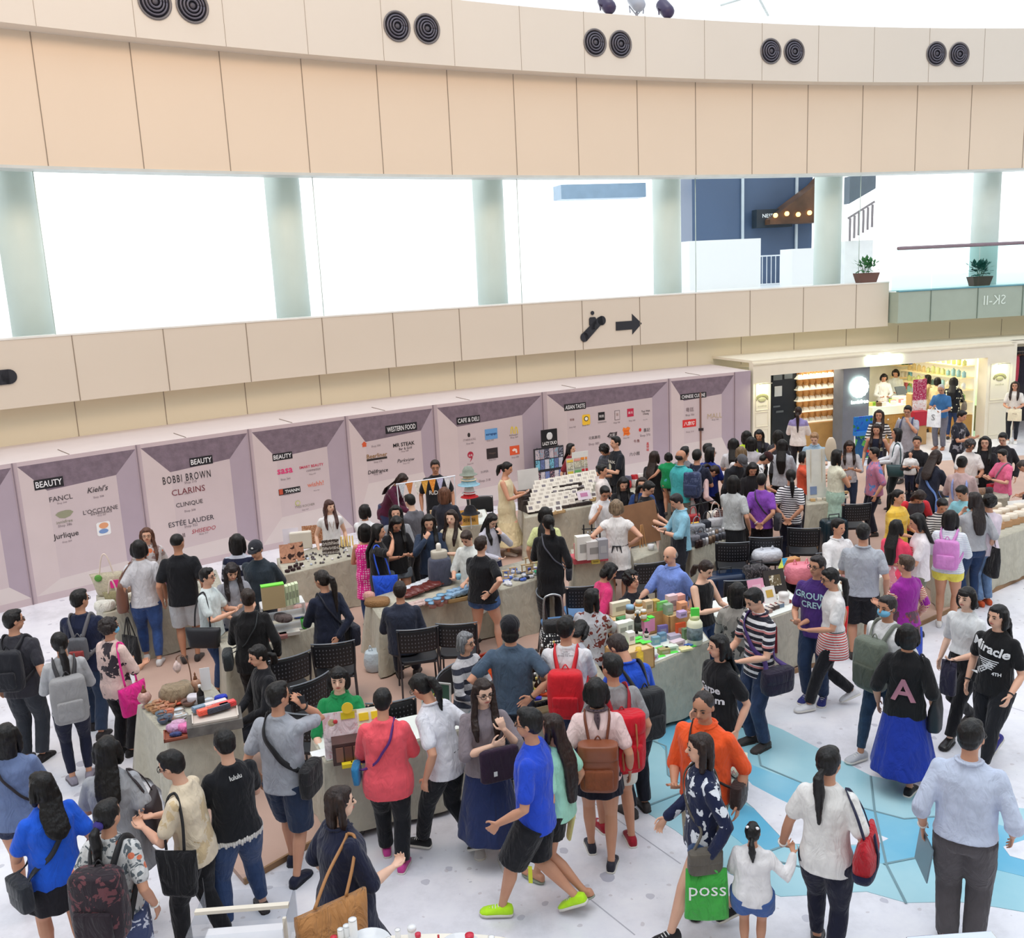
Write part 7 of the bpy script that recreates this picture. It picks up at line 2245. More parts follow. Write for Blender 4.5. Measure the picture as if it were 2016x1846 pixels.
ht=empty('hat_tower',tuple(at(928,1040,TZ)),0,'tall stand stacked with small children hats beside the black chair','hat stand')
d=Rb=at(928,1040,TZ)
hz=lambda y:zof(918,y)-TZ
g=G();g.tube([(0,0,0),(0,0,hz(930))],.010,6);g.obj('stand_pole',mat((220,220,220),.5),ht)
for nm_,y,r,c in(('black_cap',1003,.13,(36,38,44)),('red_white_hat',970,.12,(206,44,50)),('white_hat',962,.10,(236,232,232)),('blue_hat',946,.15,(150,196,216)),('cream_hat',936,.11,(236,222,190)),('patterned_hat',926,.12,(140,150,140))):
 g=G();g.lathe([(r*1.25,0),(r*1.2,.008),(r*.85,.01),(r*.8,.07),(r*.5,.13),(.001,.15)],(0,0,hz(y)-.07),18);g.obj(nm_,fabric(c),ht)
card(925,1034,.30,.26,(226,170,80),'mustard yellow sign with black characters on the hat stall',rz=.15,tilt=.25,cat='sign',name='yellow_sign')
sgn_=COL.objects[-1]
vs,fs,_,_=textmesh('好好玩',.07,0,.01);g=G();g.add([Matrix.Rotation(-.25,4,'X')@V((v.x,-.006,v.y+.09))for v in vs],fs);g.obj('characters',mat((50,40,34),.6),sgn_,smooth=False)
for i in range(8):lump(858+i*12,1030-i*1.8,(.12,.09,.08),RN.choice([(60,90,160),(200,170,140),(230,226,220),(110,80,60)]),'small soft toy or cap laid on the hat stall','soft goods on the hat stall')
cbox(862,1022,(.22,.16,.16),(206,176,132),'open cardboard carton at the left of the hat stall',rz=.4)
# ------------------------------------------------------------ chairs and floor things
def chair(x,y,face,label,seatc=(32,34,40),zt_=.86,arm=False,z0=PZ):
 """x, y: centre of the top edge of the backrest; face: where the sitter looks (0 = to the viewer)"""
 P=at(x,y,zt_+z0)
 d=V((-P.x,-P.y,0)).normalized()
 fw=Matrix.Rotation(math.radians(face),3,'Z')@d
 rz=math.atan2(fw.y,fw.x)-PI/2
 base=V((P.x,P.y,z0))+V((fw.x,fw.y,0))*.24
 rt=empty('stacking_chair',tuple(base),rz,label,'chair')
 mb_=mat((26,28,34),.5,var=0)
 mf=mat((70,72,78),.3,metal=.7,var=0)
 g=G();g.rbox((0,0,.445),(.45,.44,.035),5,20);g.obj('seat',mat(seatc,.5),rt)
 bk=G()
 n=8
 vs=[]
 for j,z in enumerate((.56,.70,.86)):
  for i in range(n+1):
   u=i/n*2-1
   vs.append(V((u*.235,-.235+.05*u*u-(z-.56)*.12,z)))
 bk.add(vs,[(j*(n+1)+i,j*(n+1)+i+1,(j+1)*(n+1)+i+1,(j+1)*(n+1)+i)for j in range(2)for i in range(n)])
 bo=bk.obj('backrest',mb_,rt,solid=.018,sub=1)
 hl=G()
 for i in range(11):
  for j in range(5):
   u=(i-5)/6.2
   z=.60+j*.048
   for sd in(-1,):
    hl.box((u*.235,-.248+.05*u*u-(z-.56)*.12,z),(.010,.004,.014))
 hl.obj('perforation',mat((96,98,106),.6,var=0),bo,smooth=False)
 rim=G();rim.tube([(u*.24,-.235+.05*u*u-.30*.12,.865)for u in[q/6-1 for q in range(13)]],.009,6)
 rim.obj('top_rim',mat((120,126,134),.25,metal=.4,var=0),bo)
 for sx_ in(-1,1):
  g=G();g.tube([(sx_*.225,.20,0),(sx_*.215,.19,.44)],.012,7);g.obj('leg',mf,rt)
  g=G();g.tube([(sx_*.225,-.25,0),(sx_*.215,-.19,.44),(sx_*.23,-.20,.62),(sx_*.235,-.225,.84)],.012,7);g.obj('leg',mf,rt)
 g=G();g.tube([(-.215,.19,.42),(.215,.19,.42)],.010,6);g.tube([(-.215,-.19,.42),(.215,-.19,.42)],.010,6);g.obj('seat_frame',mf,rt)
 return rt
for a in((655,1266,178,'black perforated chair directly behind the woman in navy jacket'),(572,1292,200,'black chair with curved pale rim behind the seated woman in black'),(612,1338,215,'black chair with pale rim left of the woman in green polo'),(822,1238,185,'black chair of the seated person in navy shirt'),(898,1228,175,'black chair with the pink rucksack right of the navy sitter'),(944,978,10,'black perforated chair standing against the hoarding'),(1062,1170,100,'black chair with blue seat left of the polka dot trolley',(90,130,176)),(1150,1154,190,'black chair with blue seat behind the polka dot trolley',(90,130,176)),(1442,1068,185,'black chair in front of the handbag stall below the grey tee woman'),(1508,1058,190,'black chair behind the purple tee shopper'),(1583,1040,185,'black chair behind the striped ponytail shopper'),(1688,992,200,'black chair behind the woman with the floral blue top'),(770,1380,185,'black perforated chair right of the woman in green polo'),(590,1404,150,'black chair left of the woman in green polo'),(878,1320,60,'black chair under the seated lady in stripes'),(1282,1108,200,'dark chair behind the older man in blue shirt'),(1640,1088,20,'black chair under the seated man in white shirt'),(1462,1142,200,'black chair behind the woman checking her phone')):
 chair(*a)
def suitcase(x,y,d,c,label,rz=.2,z0=PZ,flat=False):
 P=at(x,y,z0)
 rt=empty('suitcase',tuple(P),rz,label,'suitcase')
 g=G();g.rbox((0,0,d[2]/2+.04),d,5,24,bulge=.02);g.obj('shell',mat(c,.2,var=.1)if not isinstance(c,bpy.types.Material)else c,rt)
 g=G()
 for k in range(4):g.box((-d[0]*.3+k*d[0]*.2,-d[1]/2-.003,d[2]/2+.04),(.012,.01,d[2]*.8))
 g.obj('ribs',mat((20,24,34),.3),rt,smooth=False)
 g=G();g.tube([(-.09,0,d[2]+.03),(-.09,0,d[2]+.12),(.09,0,d[2]+.12),(.09,0,d[2]+.03)],.010,6);g.obj('handle',mat((50,52,58),.4),rt)
 for sx_ in(-1,1):
  g=G();g.tube([(sx_*d[0]*.36-.02,0,.03),(sx_*d[0]*.36+.02,0,.03)],.03,8);g.obj('wheel',mat((24,24,26),.5),rt)
 return rt
suitcase(1428,1196,(.66,.34,.48),(26,42,70),'large dark blue suitcase behind the woman checking her phone')
suitcase(1488,1196,(.34,.26,.58),fabric((40,38,42),'floral',(110,104,108),.4),'black suitcase with grey flourishes beside the blue one')
suitcase(1640,1098,(.42,.28,.62),(26,44,54),'glossy dark teal suitcase left of the seated man in white')
suitcase(1524,1185,(.50,.34,.36),(34,38,48),'low dark suitcase under the pink plastic bag')
suitcase(1590,1182,(.56,.38,.34),(30,30,36),'low black case at the right below the pink plastic bag')
def plasticbag(x,y,z,d,c,label,rz=.2):
 g=G();g.rbox((0,0,d[2]/2),d,2.3,24,bulge=.15)
 h1=G()
 for s_ in(-1,1):h1.tube(spline([(s_*d[0]*.2-.03,0,d[2]*.9),(s_*d[0]*.22,0,d[2]*1.28),(s_*d[0]*.2+.03,0,d[2]*.9)],4),.012,6,flat=.5)
 return put(None,'plastic_bag',None,x,y,z,label,'bag',None,rz,parts=[('bag_body',g,mat(c,.3,bump=1.0,bscale=14),True),('handles',h1,mat(c,.3),True)])
o=plasticbag(1576,1145,.45,(.42,.30,.26),(238,140,158),'pink plastic carrier bag on the low black case')
o=plasticbag(1510,1102,.62,(.40,.26,.16),(206,210,220),'crumpled silver-white plastic sheet bag on the chair seats')
plasticbag(741,1318,PZ,(.26,.22,.26),(196,212,224),'pale blue plastic carrier bag at the left end of the tub stall')
g=G();g.box((0,0,.14),(.26,.12,.28));put(g,'kraft_paper_bag',mat((196,144,92),.7),1556,1135,.45,'kraft paper bag behind the pink plastic bag','bag',rz=.4,bevel=.01)
g=G();g.lathe([(.035,0),(.045,.13),(.001,.135)],n=14);s_=G();s_.tube([(0,0,.13),(.02,0,.22)],.005,5)
put(None,'drink_cup',None,1540,1152,.45,'white takeaway cup with straw left of the pink plastic bag','cup',parts=[('cup_body',g,mat((222,226,226),.4),True),('straw',s_,mat((240,240,240),.4),True)])
g=G();g.add([at(1513,1160,.5),at(1520,1162,.5),at(1551,1098,.85),at(1541,1098,.85)]+[p+V((0,.02,-.01))for p in(at(1513,1160,.5),at(1520,1162,.5),at(1551,1098,.85),at(1541,1098,.85))],[(0,1,2,3),(7,6,5,4),(0,4,5,1),(1,5,6,2),(2,6,7,3),(3,7,4,0)])
prop(g.obj('blue_ribbon',fabric((60,150,196),'vstripes',(196,206,90),6),smooth=False),'turquoise ribbon with yellow edge hanging over a low suitcase','ribbon')
for i,(x,y)in enumerate(((1402,1128),(1470,1092),(1592,1080))):
 g=G();g.loft([g.ering(V((0,0,z)),V((1,0,0)),V((0,1,0)),a,b,20,2.5)for z,a,b in((0,.17,.12),(.16,.21,.15),(.17,.20,.14),(.05,.16,.11))])
 l=G();l.rbox((0,0,.10),(.28,.2,.10),2.5,16)
 put(None,'wicker_basket',None,x,y,PZ,('pale wicker basket of cloths left of the black chairs','small tan basket between the black chairs','wicker basket under the striped shopper')[i],'basket',None,.2,parts=[('basket_body',g,mat((176,158,132),.8,var=.3,vscale=20,bump=1,bscale=80),True),('cloths',l,fabric((150,140,126),'floral',(90,84,80),.6),True)])
tr=empty('shopping_trolley',tuple(at(1098,1352,PZ)),.1,'tall shopping trolley bag with white polka dots and silver handle','trolley')
g=G();g.loft([g.ering(V((0,0,z)),V((1,0,0)),V((0,1,0)),a,b,22,4)for z,a,b in((.10,.16,.12),(.14,.19,.14),(.6,.19,.15),(.72,.17,.12))]);g.obj('bag_body',fabric((30,30,34),'dots',(236,236,236),.42),tr,disp=.02)
g=G();g.rbox((0,-.01,.76),(.30,.22,.14),3);g.obj('black_flap',fabric((30,30,32)),tr)
g=G();g.tube(spline([(-.12,.13,.08),(-.12,.13,.6),(-.11,.13,1.02),(-.05,.13,1.10),(.05,.13,1.10),(.11,.13,1.02),(.12,.13,.6),(.12,.13,.08)],4),.012,7);g.obj('handle_frame',mat((190,194,198),.25,metal=.8),tr)
for s_ in(-1,1):
 g=G();g.tube([(s_*.17-.02,.12,.08),(s_*.17+.02,.12,.08)],.08,14);g.obj('wheel',mat((30,30,32),.6),tr)
# ------------------------------------------------------------ upper kiosk edge right below the viewer
ab=at(478,1800,1.15)
rt=empty('acrylic_display',(ab.x,ab.y,.82),.05,'clear acrylic display box with white base at the bottom left front','display case')
w_,l_,h_=.56,.42,.36
gl=glassmat((.95,.96,.97),.05)
g=G()
for c_,d_ in(((0,-l_/2,h_/2),(w_,.006,h_)),((0,l_/2,h_/2+.05),(w_,.006,h_+.1)),((-w_/2,0,h_/2),(.006,l_,h_)),((w_/2,0,h_/2),(.006,l_,h_)),((0,.05,h_),(w_,.3,.006))):g.box(c_,d_)
g.obj('acrylic_panels',gl,rt,smooth=False)
g=G();g.box((0,0,h_+.012),(w_*1.0,.035,.022));g.box((w_*.48,-.1,h_/2),(.02,.02,h_))
g.obj('cream_edge',mat((226,216,200),.3),rt,smooth=False)
g=G();g.box((0,0,.05),(w_*1.02,l_*1.02,.10));g.obj('white_base',mat((236,232,234),.35),rt,smooth=False,bevel=.004)
g=G();g.lathe([(.02,0),(.022,.06),(.001,.062)],(.14,-.05,.10),12);g.obj('chrome_knob',mat((220,222,226),.1,metal=.9),rt)
g=G();g.box((0,0,.41),(.66,.5,.82));o=g.obj('white_kiosk',mat((232,230,234),.5),smooth=False);o.location=(ab.x,ab.y,0.0);o.rotation_euler=(0,0,.05)
prop(o,'white kiosk block carrying the acrylic display box','kiosk')
kc=at(800,1860,1.25)
g=G();g.loft([g.ering(V((0,0,z)),V((1,0,0)),V((0,1,0)),.78,.30,40,2.4)for z in(0,1.24)])
o=g.obj('round_counter',mat((232,224,210),.5),smooth=False);o.location=(kc.x,kc.y-.20,0)
prop(o,'cream rounded counter with cosmetics cut off by the bottom edge','counter')
for i,(x,y,r,h_,c,cap,lb)in enumerate(((697,1846,.024,.13,(244,244,244),None,'tall white tube bottle at the bottom edge'),(684,1846,.020,.09,(236,238,240),None,'short white tube left of the tall one'),(672,1850,.018,.08,(240,240,240),None,'small white tube at the far left of the bottom cosmetics'),(658,1856,.018,.05,(236,236,236),(206,40,60),'white jar with red cap beside the small tube'),(784,1848,.016,.07,(244,244,246),None,'slim white lipstick tube at the bottom centre'),(812,1846,.024,.085,(240,240,242),(236,236,240),'white square-capped bottle at the bottom centre'),(824,1856,.016,.07,(236,236,236),(206,40,70),'white bottle with crimson cap beside the square-capped one'),(925,1855,.024,.06,(240,240,240),(210,34,64),'white jar with crimson lid at the right of the cosmetics'),(968,1856,.018,.05,(244,244,244),None,'small white jar at the far right of the cosmetics'),(765,1856,.014,.04,(240,240,240),None,'tiny white pot in the middle of the cosmetics'),(864,1856,.006,.06,(206,60,70),None,'thin red lip pencil standing at the bottom'))):
 P=at(x,y,1.25)
 rt=empty('cosmetic_bottle',(P.x,P.y,1.24),0,lb,'bottle')
 hh=h_*.75 if cap else h_
 g=G();g.lathe([(r*.95,0),(r,.004),(r,hh),(.001,hh+.002)],n=16);g.obj('bottle_body',mat(c,.2),rt)
 g=G();g.lathe([(r*1.05,hh),(r*1.05,h_),(.001,h_)],n=16);g.obj('cap',mat(cap or c,.25),rt)
for i,(x,y,r,lb)in enumerate(((725,1862,.13,'clear round cosmetics dish left of centre at the bottom'),(905,1870,.12,'clear round cosmetics dish at the bottom right of the counter'))):
 P=at(x,y,1.25)
 g=G();g.lathe([(r*.9,0),(r,.03),(r*.97,.03),(r*.86,.006),(.001,.006)],n=28)
 o=g.obj('round_dish',mat((226,228,232),.15));o.location=(P.x,P.y,1.24);prop(o,lb,'dish')
P=at(1878,1850,1.05)
rt=empty('chrome_stand',(P.x,P.y,.0),.03,'glossy chrome-topped stand cut off at the bottom right','stand')
g=G();g.box((0,0,1.03),(.50,.12,.035));g.obj('chrome_top',mat((226,230,236),.08,metal=.9),rt,smooth=False,bevel=.006)
g=G();g.box((0,0,.505),(.46,.10,1.01));g.obj('stand_body',mat((60,54,60),.4),rt,smooth=False)
for i in range(26):
 x=1372+(i%9)*6.5;y=1078-(i%9)*2.2-(i//9)*9
 g=G();r=RN.uniform(.025,.04);g.lathe([(r,0),(r,RN.uniform(.05,.1)),(r*.8,.11),(.001,.11)],n=10)
 put(g,'metal_pot',mat(RN.choice([(150,150,156),(90,92,100),(60,44,44),(206,206,210),(120,100,84)]),.25,metal=.4),x,y,zt,'small metal or dark pot crowded on the handbag stall','pot','small pots on the handbag stall',smooth=True)
for i in range(12):
 lump(262+(i%6)*24,1178-(i%6)*4.5-(i//6)*12,(.12,.10,.08),RN.choice([(226,222,210),(150,120,100),(230,200,150),(96,100,120),(220,150,160)]),'small soft cloth item laid along the straw bag stall','cloth items on the straw bag stall')
for i in range(12):
 cbox(1452+(i%6)*9,1222-(i%6)*3-(i//6)*9,(.07,.05,.015),RN.choice([(236,232,226),(200,180,150),(120,110,150)]),'thin small card or packet on the right stall','thin small cards on the right stall')
# ------------------------------------------------------------ the crowd
GRY=(120,120,124)
LBR=(112,84,62)
JN=(52,74,116)
JD=(34,46,72)
NAVY=(26,30,50)
BK=(22,22,25)
WH=(232,231,230)
pp=person
P=pp(22,1200,1.70,150,'man in dark grey tee with black backpack looking right at the left edge',T((54,54,62),'short',.46),B('pants',(50,54,62)),('short',BLK),('down','down'),'stand',sex='m',g=1.12,yaw=-45,acc=('glasses',),shoes=(36,32,34))
backpack(P,(30,32,40),'black backpack on the man in dark grey tee at the left edge',size=(.30,.14,.42))
P=pp(112,1245,1.60,180,'woman in light grey hoodie with long ponytail seen from behind',T((178,180,184),'long',.48,loose=1.05),B('slim',(26,30,52)),('low',BLK,.30),('hold2','hold2'),'stand',shoes=(150,144,158),tilt=-6)
backpack(P,(150,150,152),'pale grey backpack on the woman in light grey hoodie',size=(.32,.16,.46),zc=.61,straps=(60,60,64))
P=pp(153,1160,1.70,158,'man in navy printed jacket standing at the end of the straw bag stall',T((26,34,62),'long',.47,loose=1.05),B('pants',(44,60,86)),('boy',BLK),('hold2','hold2'),'step',sex='m',g=1.08,yaw=-35,acc=('glasses',),shoes=(40,36,40))
decal(P,'A/',.16,.70,x=-.02,side=-1,c=(220,224,232));decal(P,'ai',.10,.60,x=.05,side=-1,c=(220,224,232))
backpack(P,(96,98,104),'small grey rucksack with red patch on the man in navy jacket',size=(.20,.10,.26),zc=.64,straps=(110,110,116),c2=(150,60,60))
P=pp(212,1215,1.55,128,'older woman with face mask in blush blouse carrying a magenta bag',T((226,198,190),'elbow',.44,'floral',(60,54,62),2.4,loose=1.08),B('pants',(24,24,30)),('curly',(40,34,34)),('bag','hold2'),'stand',g=1.08,yaw=-20,acc=('mask',),shoes=(30,28,30))
P1=P
tote(P,1,(226,40,140),'magenta cloth shopping bag on the arm of the masked older woman',size=(.34,.10,.34),zb=.35,y=-.02,top=.6)
P=pp(8,1425,1.60,170,'woman in denim blue blouse cut off by the left edge',T((110,128,168),'long',.47,loose=1.12),B('shorts',(44,54,84),z=.35),('mid',BLK),('hold2','hold2'),'step',shoes=(120,40,60))
crossbody(P,1,(36,28,32),'dark brown crossbody bag of the woman at the left edge')
P=pp(78,1520,1.58,-160,'woman in bright blue tee with long black hair and short black skirt',T((30,92,214),'short',.45,loose=1.12),B('skirt',(28,26,34),z=.36,flare=.6),('long',BLK,.72),('hold2','down'),'step',g=1.12,shoes=(240,40,130),yaw=20)
crossbody(P,-1,(38,42,50),'black crossbody bag of the woman in bright blue tee',size=(.26,.10,.22),w=.018,zb=.43)
P=pp(207,1575,1.58,150,'woman with ponytail and purple scrunchie in white floral tee at bottom left',T((206,206,206),'short',.45,'floral',(96,104,110),.8,c3=(214,120,90),loose=1.05),B('shorts',(64,74,110),z=.8,pat='floral',c2=(210,214,226),fit=1.15),('low',BLK,.14),('down','down'),'walk',yaw=-15,acc=('scrunchie','bandr'),skin='m',shoes=(80,60,60))
backpack(P,(42,32,40),'large dark floral backpack on the woman with purple scrunchie',size=(.34,.20,.48),zc=.62,pat='floral',pc=(104,60,66),straps=(30,30,34),acc=('bottle',))
P=pp(207,1450,1.64,165,'woman with very long black hair in loose grey top and purple leggings',T((160,162,168),'short',.36,loose=1.3,flare=.5),B('slim',(70,62,86)),('long',BLK,.70),('hold2','down'),'walk',shoe='sandal',shoes=(170,50,66))
tote(P,1,(44,34,40),'dark shoulder bag of the long haired woman in loose grey top',size=(.32,.12,.30),zb=.52,leather=True,y=.0)
P=pp(328,1478,1.62,-118,'person with short hair and glasses in cream patterned shirt and black trousers',T((228,212,186),'short',.47,'floral',(214,190,150),2.2,loose=1.08),B('pants',(24,24,28)),('boy',BLK),('hold','hold'),'step',lean=6,acc=('glasses',),skin='l',shoes=(110,112,114),g=1.06,pitch=10)
tote(P,-1,(26,26,30),'black soft shoulder bag of the person in cream shirt',size=(.30,.10,.36),zb=.40)
P=pp(437,1435,1.62,200,'woman in black tee with white lace hem and blue jeans seen from behind',T((20,22,28),'short',.50,loose=1.05),B('slim',(50,70,108),fit=1.2),('short',BLK),('hold2','hold2'),'wide',acc=('lace',),g=1.12,pitch=12,skin='l')
decal(P,'lululu',.045,.80,side=-1,c=(214,214,214))
phone(P,-1,'phone held by the woman in black tee with lace hem')
P=pp(543,1343,1.72,150,'man in pale grey tee and denim shorts holding a phone to his ear',T((164,168,178),'short',.47,loose=1.08),B('shorts',(38,52,78),z=1.0,fit=1.1),('short',BLK),('down','ear'),'step',sex='m',yaw=-30,shoes=(26,30,54),acc=('watchr',))
crossbody(P,1,(26,26,30),'black messenger bag of the man on the phone',size=(.28,.10,.26),w=.022)
phone(P,1,'black phone held to the ear of the man in pale grey tee',fwd='ear')
P=pp(664,1313,1.62,-6,'young woman in green polo shirt sitting behind the front stall',T((30,140,80),'elbow',.47,loose=1.05,collar=True),B('slim',(30,32,42)),('bob',BLK),('table','table'),'sit',skin='f',acc=('fringe',),seat=.50)
P=pp(752,1354,1.57,172,'short haired woman in coral pink top and black trousers at the front stall',T((240,92,104),'elbow',.42,loose=1.14,flare=.3),B('pants',(24,26,32)),('short',BLK),('hold2','hold2'),'step',g=1.2,shoes=(206,70,150),shoe='sneaker',pitch=14)
crossbody(P,-1,(40,120,170),'small turquoise and purple pouch of the woman in coral pink',size=(.18,.06,.16),strap=(90,40,120),zb=.50)
P=pp(815,1328,1.66,-128,'woman with ponytail in white polo shirt leaning over the front stall',T((222,222,230),'short',.47,collar=True,loose=1.08),B('pants',(22,24,30)),('pony',BLK,.16),('down','swingb'),'walk',lean=14,pitch=22,g=1.05,acc=('glasses',),shoes=(30,30,34),shoe='sneaker')
P=pp(664,1548,1.64,112,'woman in navy dress with tan shoulder bag walking right at the bottom',None,None,('mid',DBR),('down','hold2'),'step',dress=T((28,32,56),'elbow',.20,loose=1.2,flare=.35,collar=True),g=1.2,yaw=-14,skin='f',acc=('watchl',))
tote(P,1,(176,124,76),'large tan canvas bag on the shoulder of the woman in navy dress',size=(.48,.20,.46),zb=.40,strap=(176,124,76),y=-.24)
P=pp(950,1337,1.62,8,'woman with glasses in taupe top and long navy skirt hugging a clutch bag',T((134,124,130),'elbow',.50,loose=1.16),B('skirt',(38,50,92),z=.155,flare=1.15),('longf',DBR,.70),('strap','cross'),'step',acc=('glasses',),shoes=(196,194,196),shoe='sneaker',skin='f',yaw=14,pitch=4)
Q=P['M']@(P['hands'][1]+V((.02,.05,-.16)))
g=G();g.rbox((0,0,0),(.34,.06,.28),4,22)
cb=empty('clutch_bag',tuple(Q),P['rz']+.2,'dark plum clutch bag hugged by the woman in taupe top','bag')
g.obj('bag_body',fabric((50,32,52)),cb);g=G();g.box((.05,.034,-.06),(.03,.004,.04));g.obj('white_tag',mat((230,230,230)),cb,smooth=False)
P=pp(1042,1393,1.74,-105,'young man with glasses in royal blue tee and black shorts walking left',T((38,76,206),'short',.46,loose=1.18),B('shorts',(22,23,30),z=.95,fit=1.2),('boy',BLK),('swingf','down'),'walk',sex='m',acc=('glasses',),shoes=(190,245,40),shoe='sneaker')
g=G();g.box((-.155,.02,.46),(.006,.03,.14));g.obj('yellow_zip',mat((214,220,50)),P['root'],smooth=False)
P=pp(1088,1405,1.56,-122,'woman with very long dark hair in mint top walking behind the man in royal blue',T((168,226,204),'short',.46,loose=1.1),B('shorts',BK,z=.55,fit=1.2),('long',DBR,.56),('down','down'),'walkr',shoe='sandal',shoes=(150,160,146))
g=G();g.tube([(.17,.0,.82),(.19,-.02,.62),(.185,.02,.40)],[.05,.06,.045],10,flat=.4)
o=g.obj('yellow_towel',fabric((226,220,150)),loc=(0,0,0));o.matrix_world=P['M'];prop(o,'pale yellow towel hanging beside the woman in mint top','towel')
P=pp(1173,1335,1.63,180,'woman with black bob in pale pink tee and navy scalloped shorts',T((232,204,202),'short',.48,loose=1.06),B('skirt',(24,26,44),z=.40,flare=.7),('bob',BLK),('down','down'),'step',acc=('scarf',),g=1.08,shoes=(44,44,56),shoe='sneaker')
backpack(P,(134,74,46),'brown leather backpack on the woman in pale pink tee',style='leather',straps=(120,64,42),zc=.60,size=(.31,.14,.40))
P=pp(1205,1287,1.70,-160,'man in grey tee and white shorts with red buckled backpack looking left',T((150,150,152),'short',.48),B('shorts',(226,222,212),z=.8,fit=1.05),('boy',BLK),('hold','down'),'step',sex='m',yaw=25,shoes=(160,24,44),shoe='sneaker')
backpack(P,(206,26,44),'red backpack with tan buckle straps on the man in grey tee',style='flap',size=(.33,.18,.50),zc=.60,straps=(170,26,44))
P=pp(1113,1213,1.72,175,'man in white tee with plain red backpack at the oil stall',T((226,226,230),'short',.49,loose=1.05),B('pants',(50,66,100)),('short',BLK),('hold2','hold2'),'stand',sex='m',yaw=-20,g=1.04)
backpack(P,(214,34,46),'plain red backpack on the man in white tee at the oil stall',size=(.32,.18,.44),zc=.62,straps=(222,40,50),c2=(196,26,40))
decal(P,'HOPE\nTHE LIGHT\nBEYOND THE WAVE',.016,.815,side=-1,c=(60,60,70))
P=pp(1149,1222,1.53,150,'woman in pale grey top bending between the man in white tee and the leaf shirt',T((176,178,188),'short',.5),B('slim',JD),('bob',BLK),('hold2','hold2'),'stand',lean=20,pitch=30)
P=pp(1205,1250,1.70,-150,'man in bright blue polo with black backpack bending at the health food stall',T((36,84,206),'short',.48,collar=True),B('pants',(26,28,40)),('short',(48,38,36)),('reach','hold2'),'stand',sex='m',lean=16,pitch=28,yaw=20)
backpack(P,(30,32,36),'black backpack on the man in bright blue polo',size=(.30,.17,.44),zc=.60)
P=pp(1003,1213,1.74,178,'man with black cap and slate tee standing with a hand on his hip',T((74,92,112),'short',.48,loose=1.05),B('pants',(30,38,52),fit=1.05),('cap',BLK,(28,28,34)),('hip','hipback'),'stand',sex='m',acc=('watchr',),g=1.06)
P=pp(915,1243,1.56,48,'older grey haired lady in striped cardigan seated with glasses',T((196,194,198),'long',.47,'stripes',(54,56,70),2.4,loose=1.1),B('pants',(150,172,182)),('bob',(112,114,118)),('lap','lap'),'sit',acc=('glasses',),skin='l',yaw=10,seat=.50)
P=pp(1383,1363,1.70,-22,'man in orange polo shirt and khaki trousers with crossbody strap',T((240,90,40),'elbow',.48,collar=True,loose=1.05),B('pants',(164,156,136)),('buzz',(44,38,38)),('down','bag'),'walk',sex='m',g=1.14,skin='d',pitch=10,shoes=(34,32,36))
crossbody(P,-1,(54,38,36),'dark brown hip pouch of the man in orange polo',size=(.20,.09,.20),strap=(30,26,28),zb=.47)
P=pp(1380,1443,1.62,-72,'woman in navy cardigan, floral top and denim shorts striding left',T((26,34,66),'long',.46,'floral',(228,232,240),1.5,loose=1.05),B('shorts',(60,84,124),z=.32,pat='denim',fit=1.1),('mid',DBR),('down','swingf'),'walk',skin='l',shoes=(30,30,36),shoe='sneaker',yaw=-8,acc=('watchl',))
handbag(P,-1,(66,170,70),'green shopping bag with white lettering held by the woman in navy cardigan',size=(.32,.10,.38),handle=.03,text='poss',ts=.15,stiff=False,yaw=1.4,taper=.9)
crossbody(P,-1,(92,86,78),'small grey patterned handbag on the hip of the woman in navy cardigan',size=(.24,.08,.18),zb=.42,y=.06)
P=pp(1482,1620,1.06,176,'little girl in white sweater and blue shorts holding a hand',T((232,230,232),'long',.44,loose=1.2),B('shorts',(66,96,156),z=.55,fit=1.5),('low',BLK,.08),('hold2',(.235,.05,.79)),'stand',acc=('bows',),g=1.14)
P=pp(1632,1470,1.63,168,'woman in white tee with low ponytail and red bag holding a child by the hand',T((232,230,228),'short',.45,loose=1.16),B('slim',(26,28,48),fit=1.15),('low',BLK,.20),((.205,.04,.455),'relax'),'step',acc=('bandl',),yaw=-15)
tote(P,1,(184,34,46),'red canvas bag with navy base on the shoulder of the woman in white tee',size=(.40,.14,.30),low=(28,30,62),strap=(28,30,62),zb=.50,y=-.05)
P=pp(1913,1418,1.74,176,'man in light blue shirt with rolled sleeves and grey trousers from behind',T((198,208,230),'roll',.52,loose=1.1,collar=True),B('pants',(84,80,84),fit=1.12),('short',BLK),('down','relax'),'stand',sex='m',g=1.1,yaw=-15,acc=('glasses','bandl'),shoes=(90,78,84))
Q=P['M']@(P['hands'][-1]+V((0,0,-.17)))
g=G();g.box((0,0,0),(.010,.24,.33));o=g.obj('grey_folder',mat((110,132,146),.3,var=0),smooth=False,bevel=.003);o.location=Q;o.rotation_euler=(.25,0,P['rz']+.5)
prop(o,'thin grey folder held by the man in light blue shirt','folder')
P=pp(1416,1248,1.62,-48,'long haired woman in black tee with white print in front of the right stall',T((20,20,24),'short',.46,loose=1.12),B('slim',(26,26,32)),('long',BLK,.74),('down','carry'),'stand',yaw=-20,skin='l',g=1.05)
decal(P,'Carpe\nnoctem',.095,.68,c=(226,226,230),bold=.03)
handbag(P,-1,(226,226,206),'pale paper carrier bag with dark band held by the woman in black printed tee',size=(.24,.10,.34),handle=.14,yaw=.5,extra=(150,150,140),hc=(220,220,220),text='LA',tc=(190,120,120),ts=.06)
P=pp(1478,1160,1.72,-52,'teenage boy in striped polo with purple strap bag looking at his hands',T((30,32,46),'short',.46,'stripes',(222,222,226),1.3,c3=(200,130,130),collar=True,sc=(40,34,54)),B('pants',(48,62,92),pat='denim'),('boy',BLK),('hold2','hold2'),'stand',sex='m',pitch=24,skin='l')
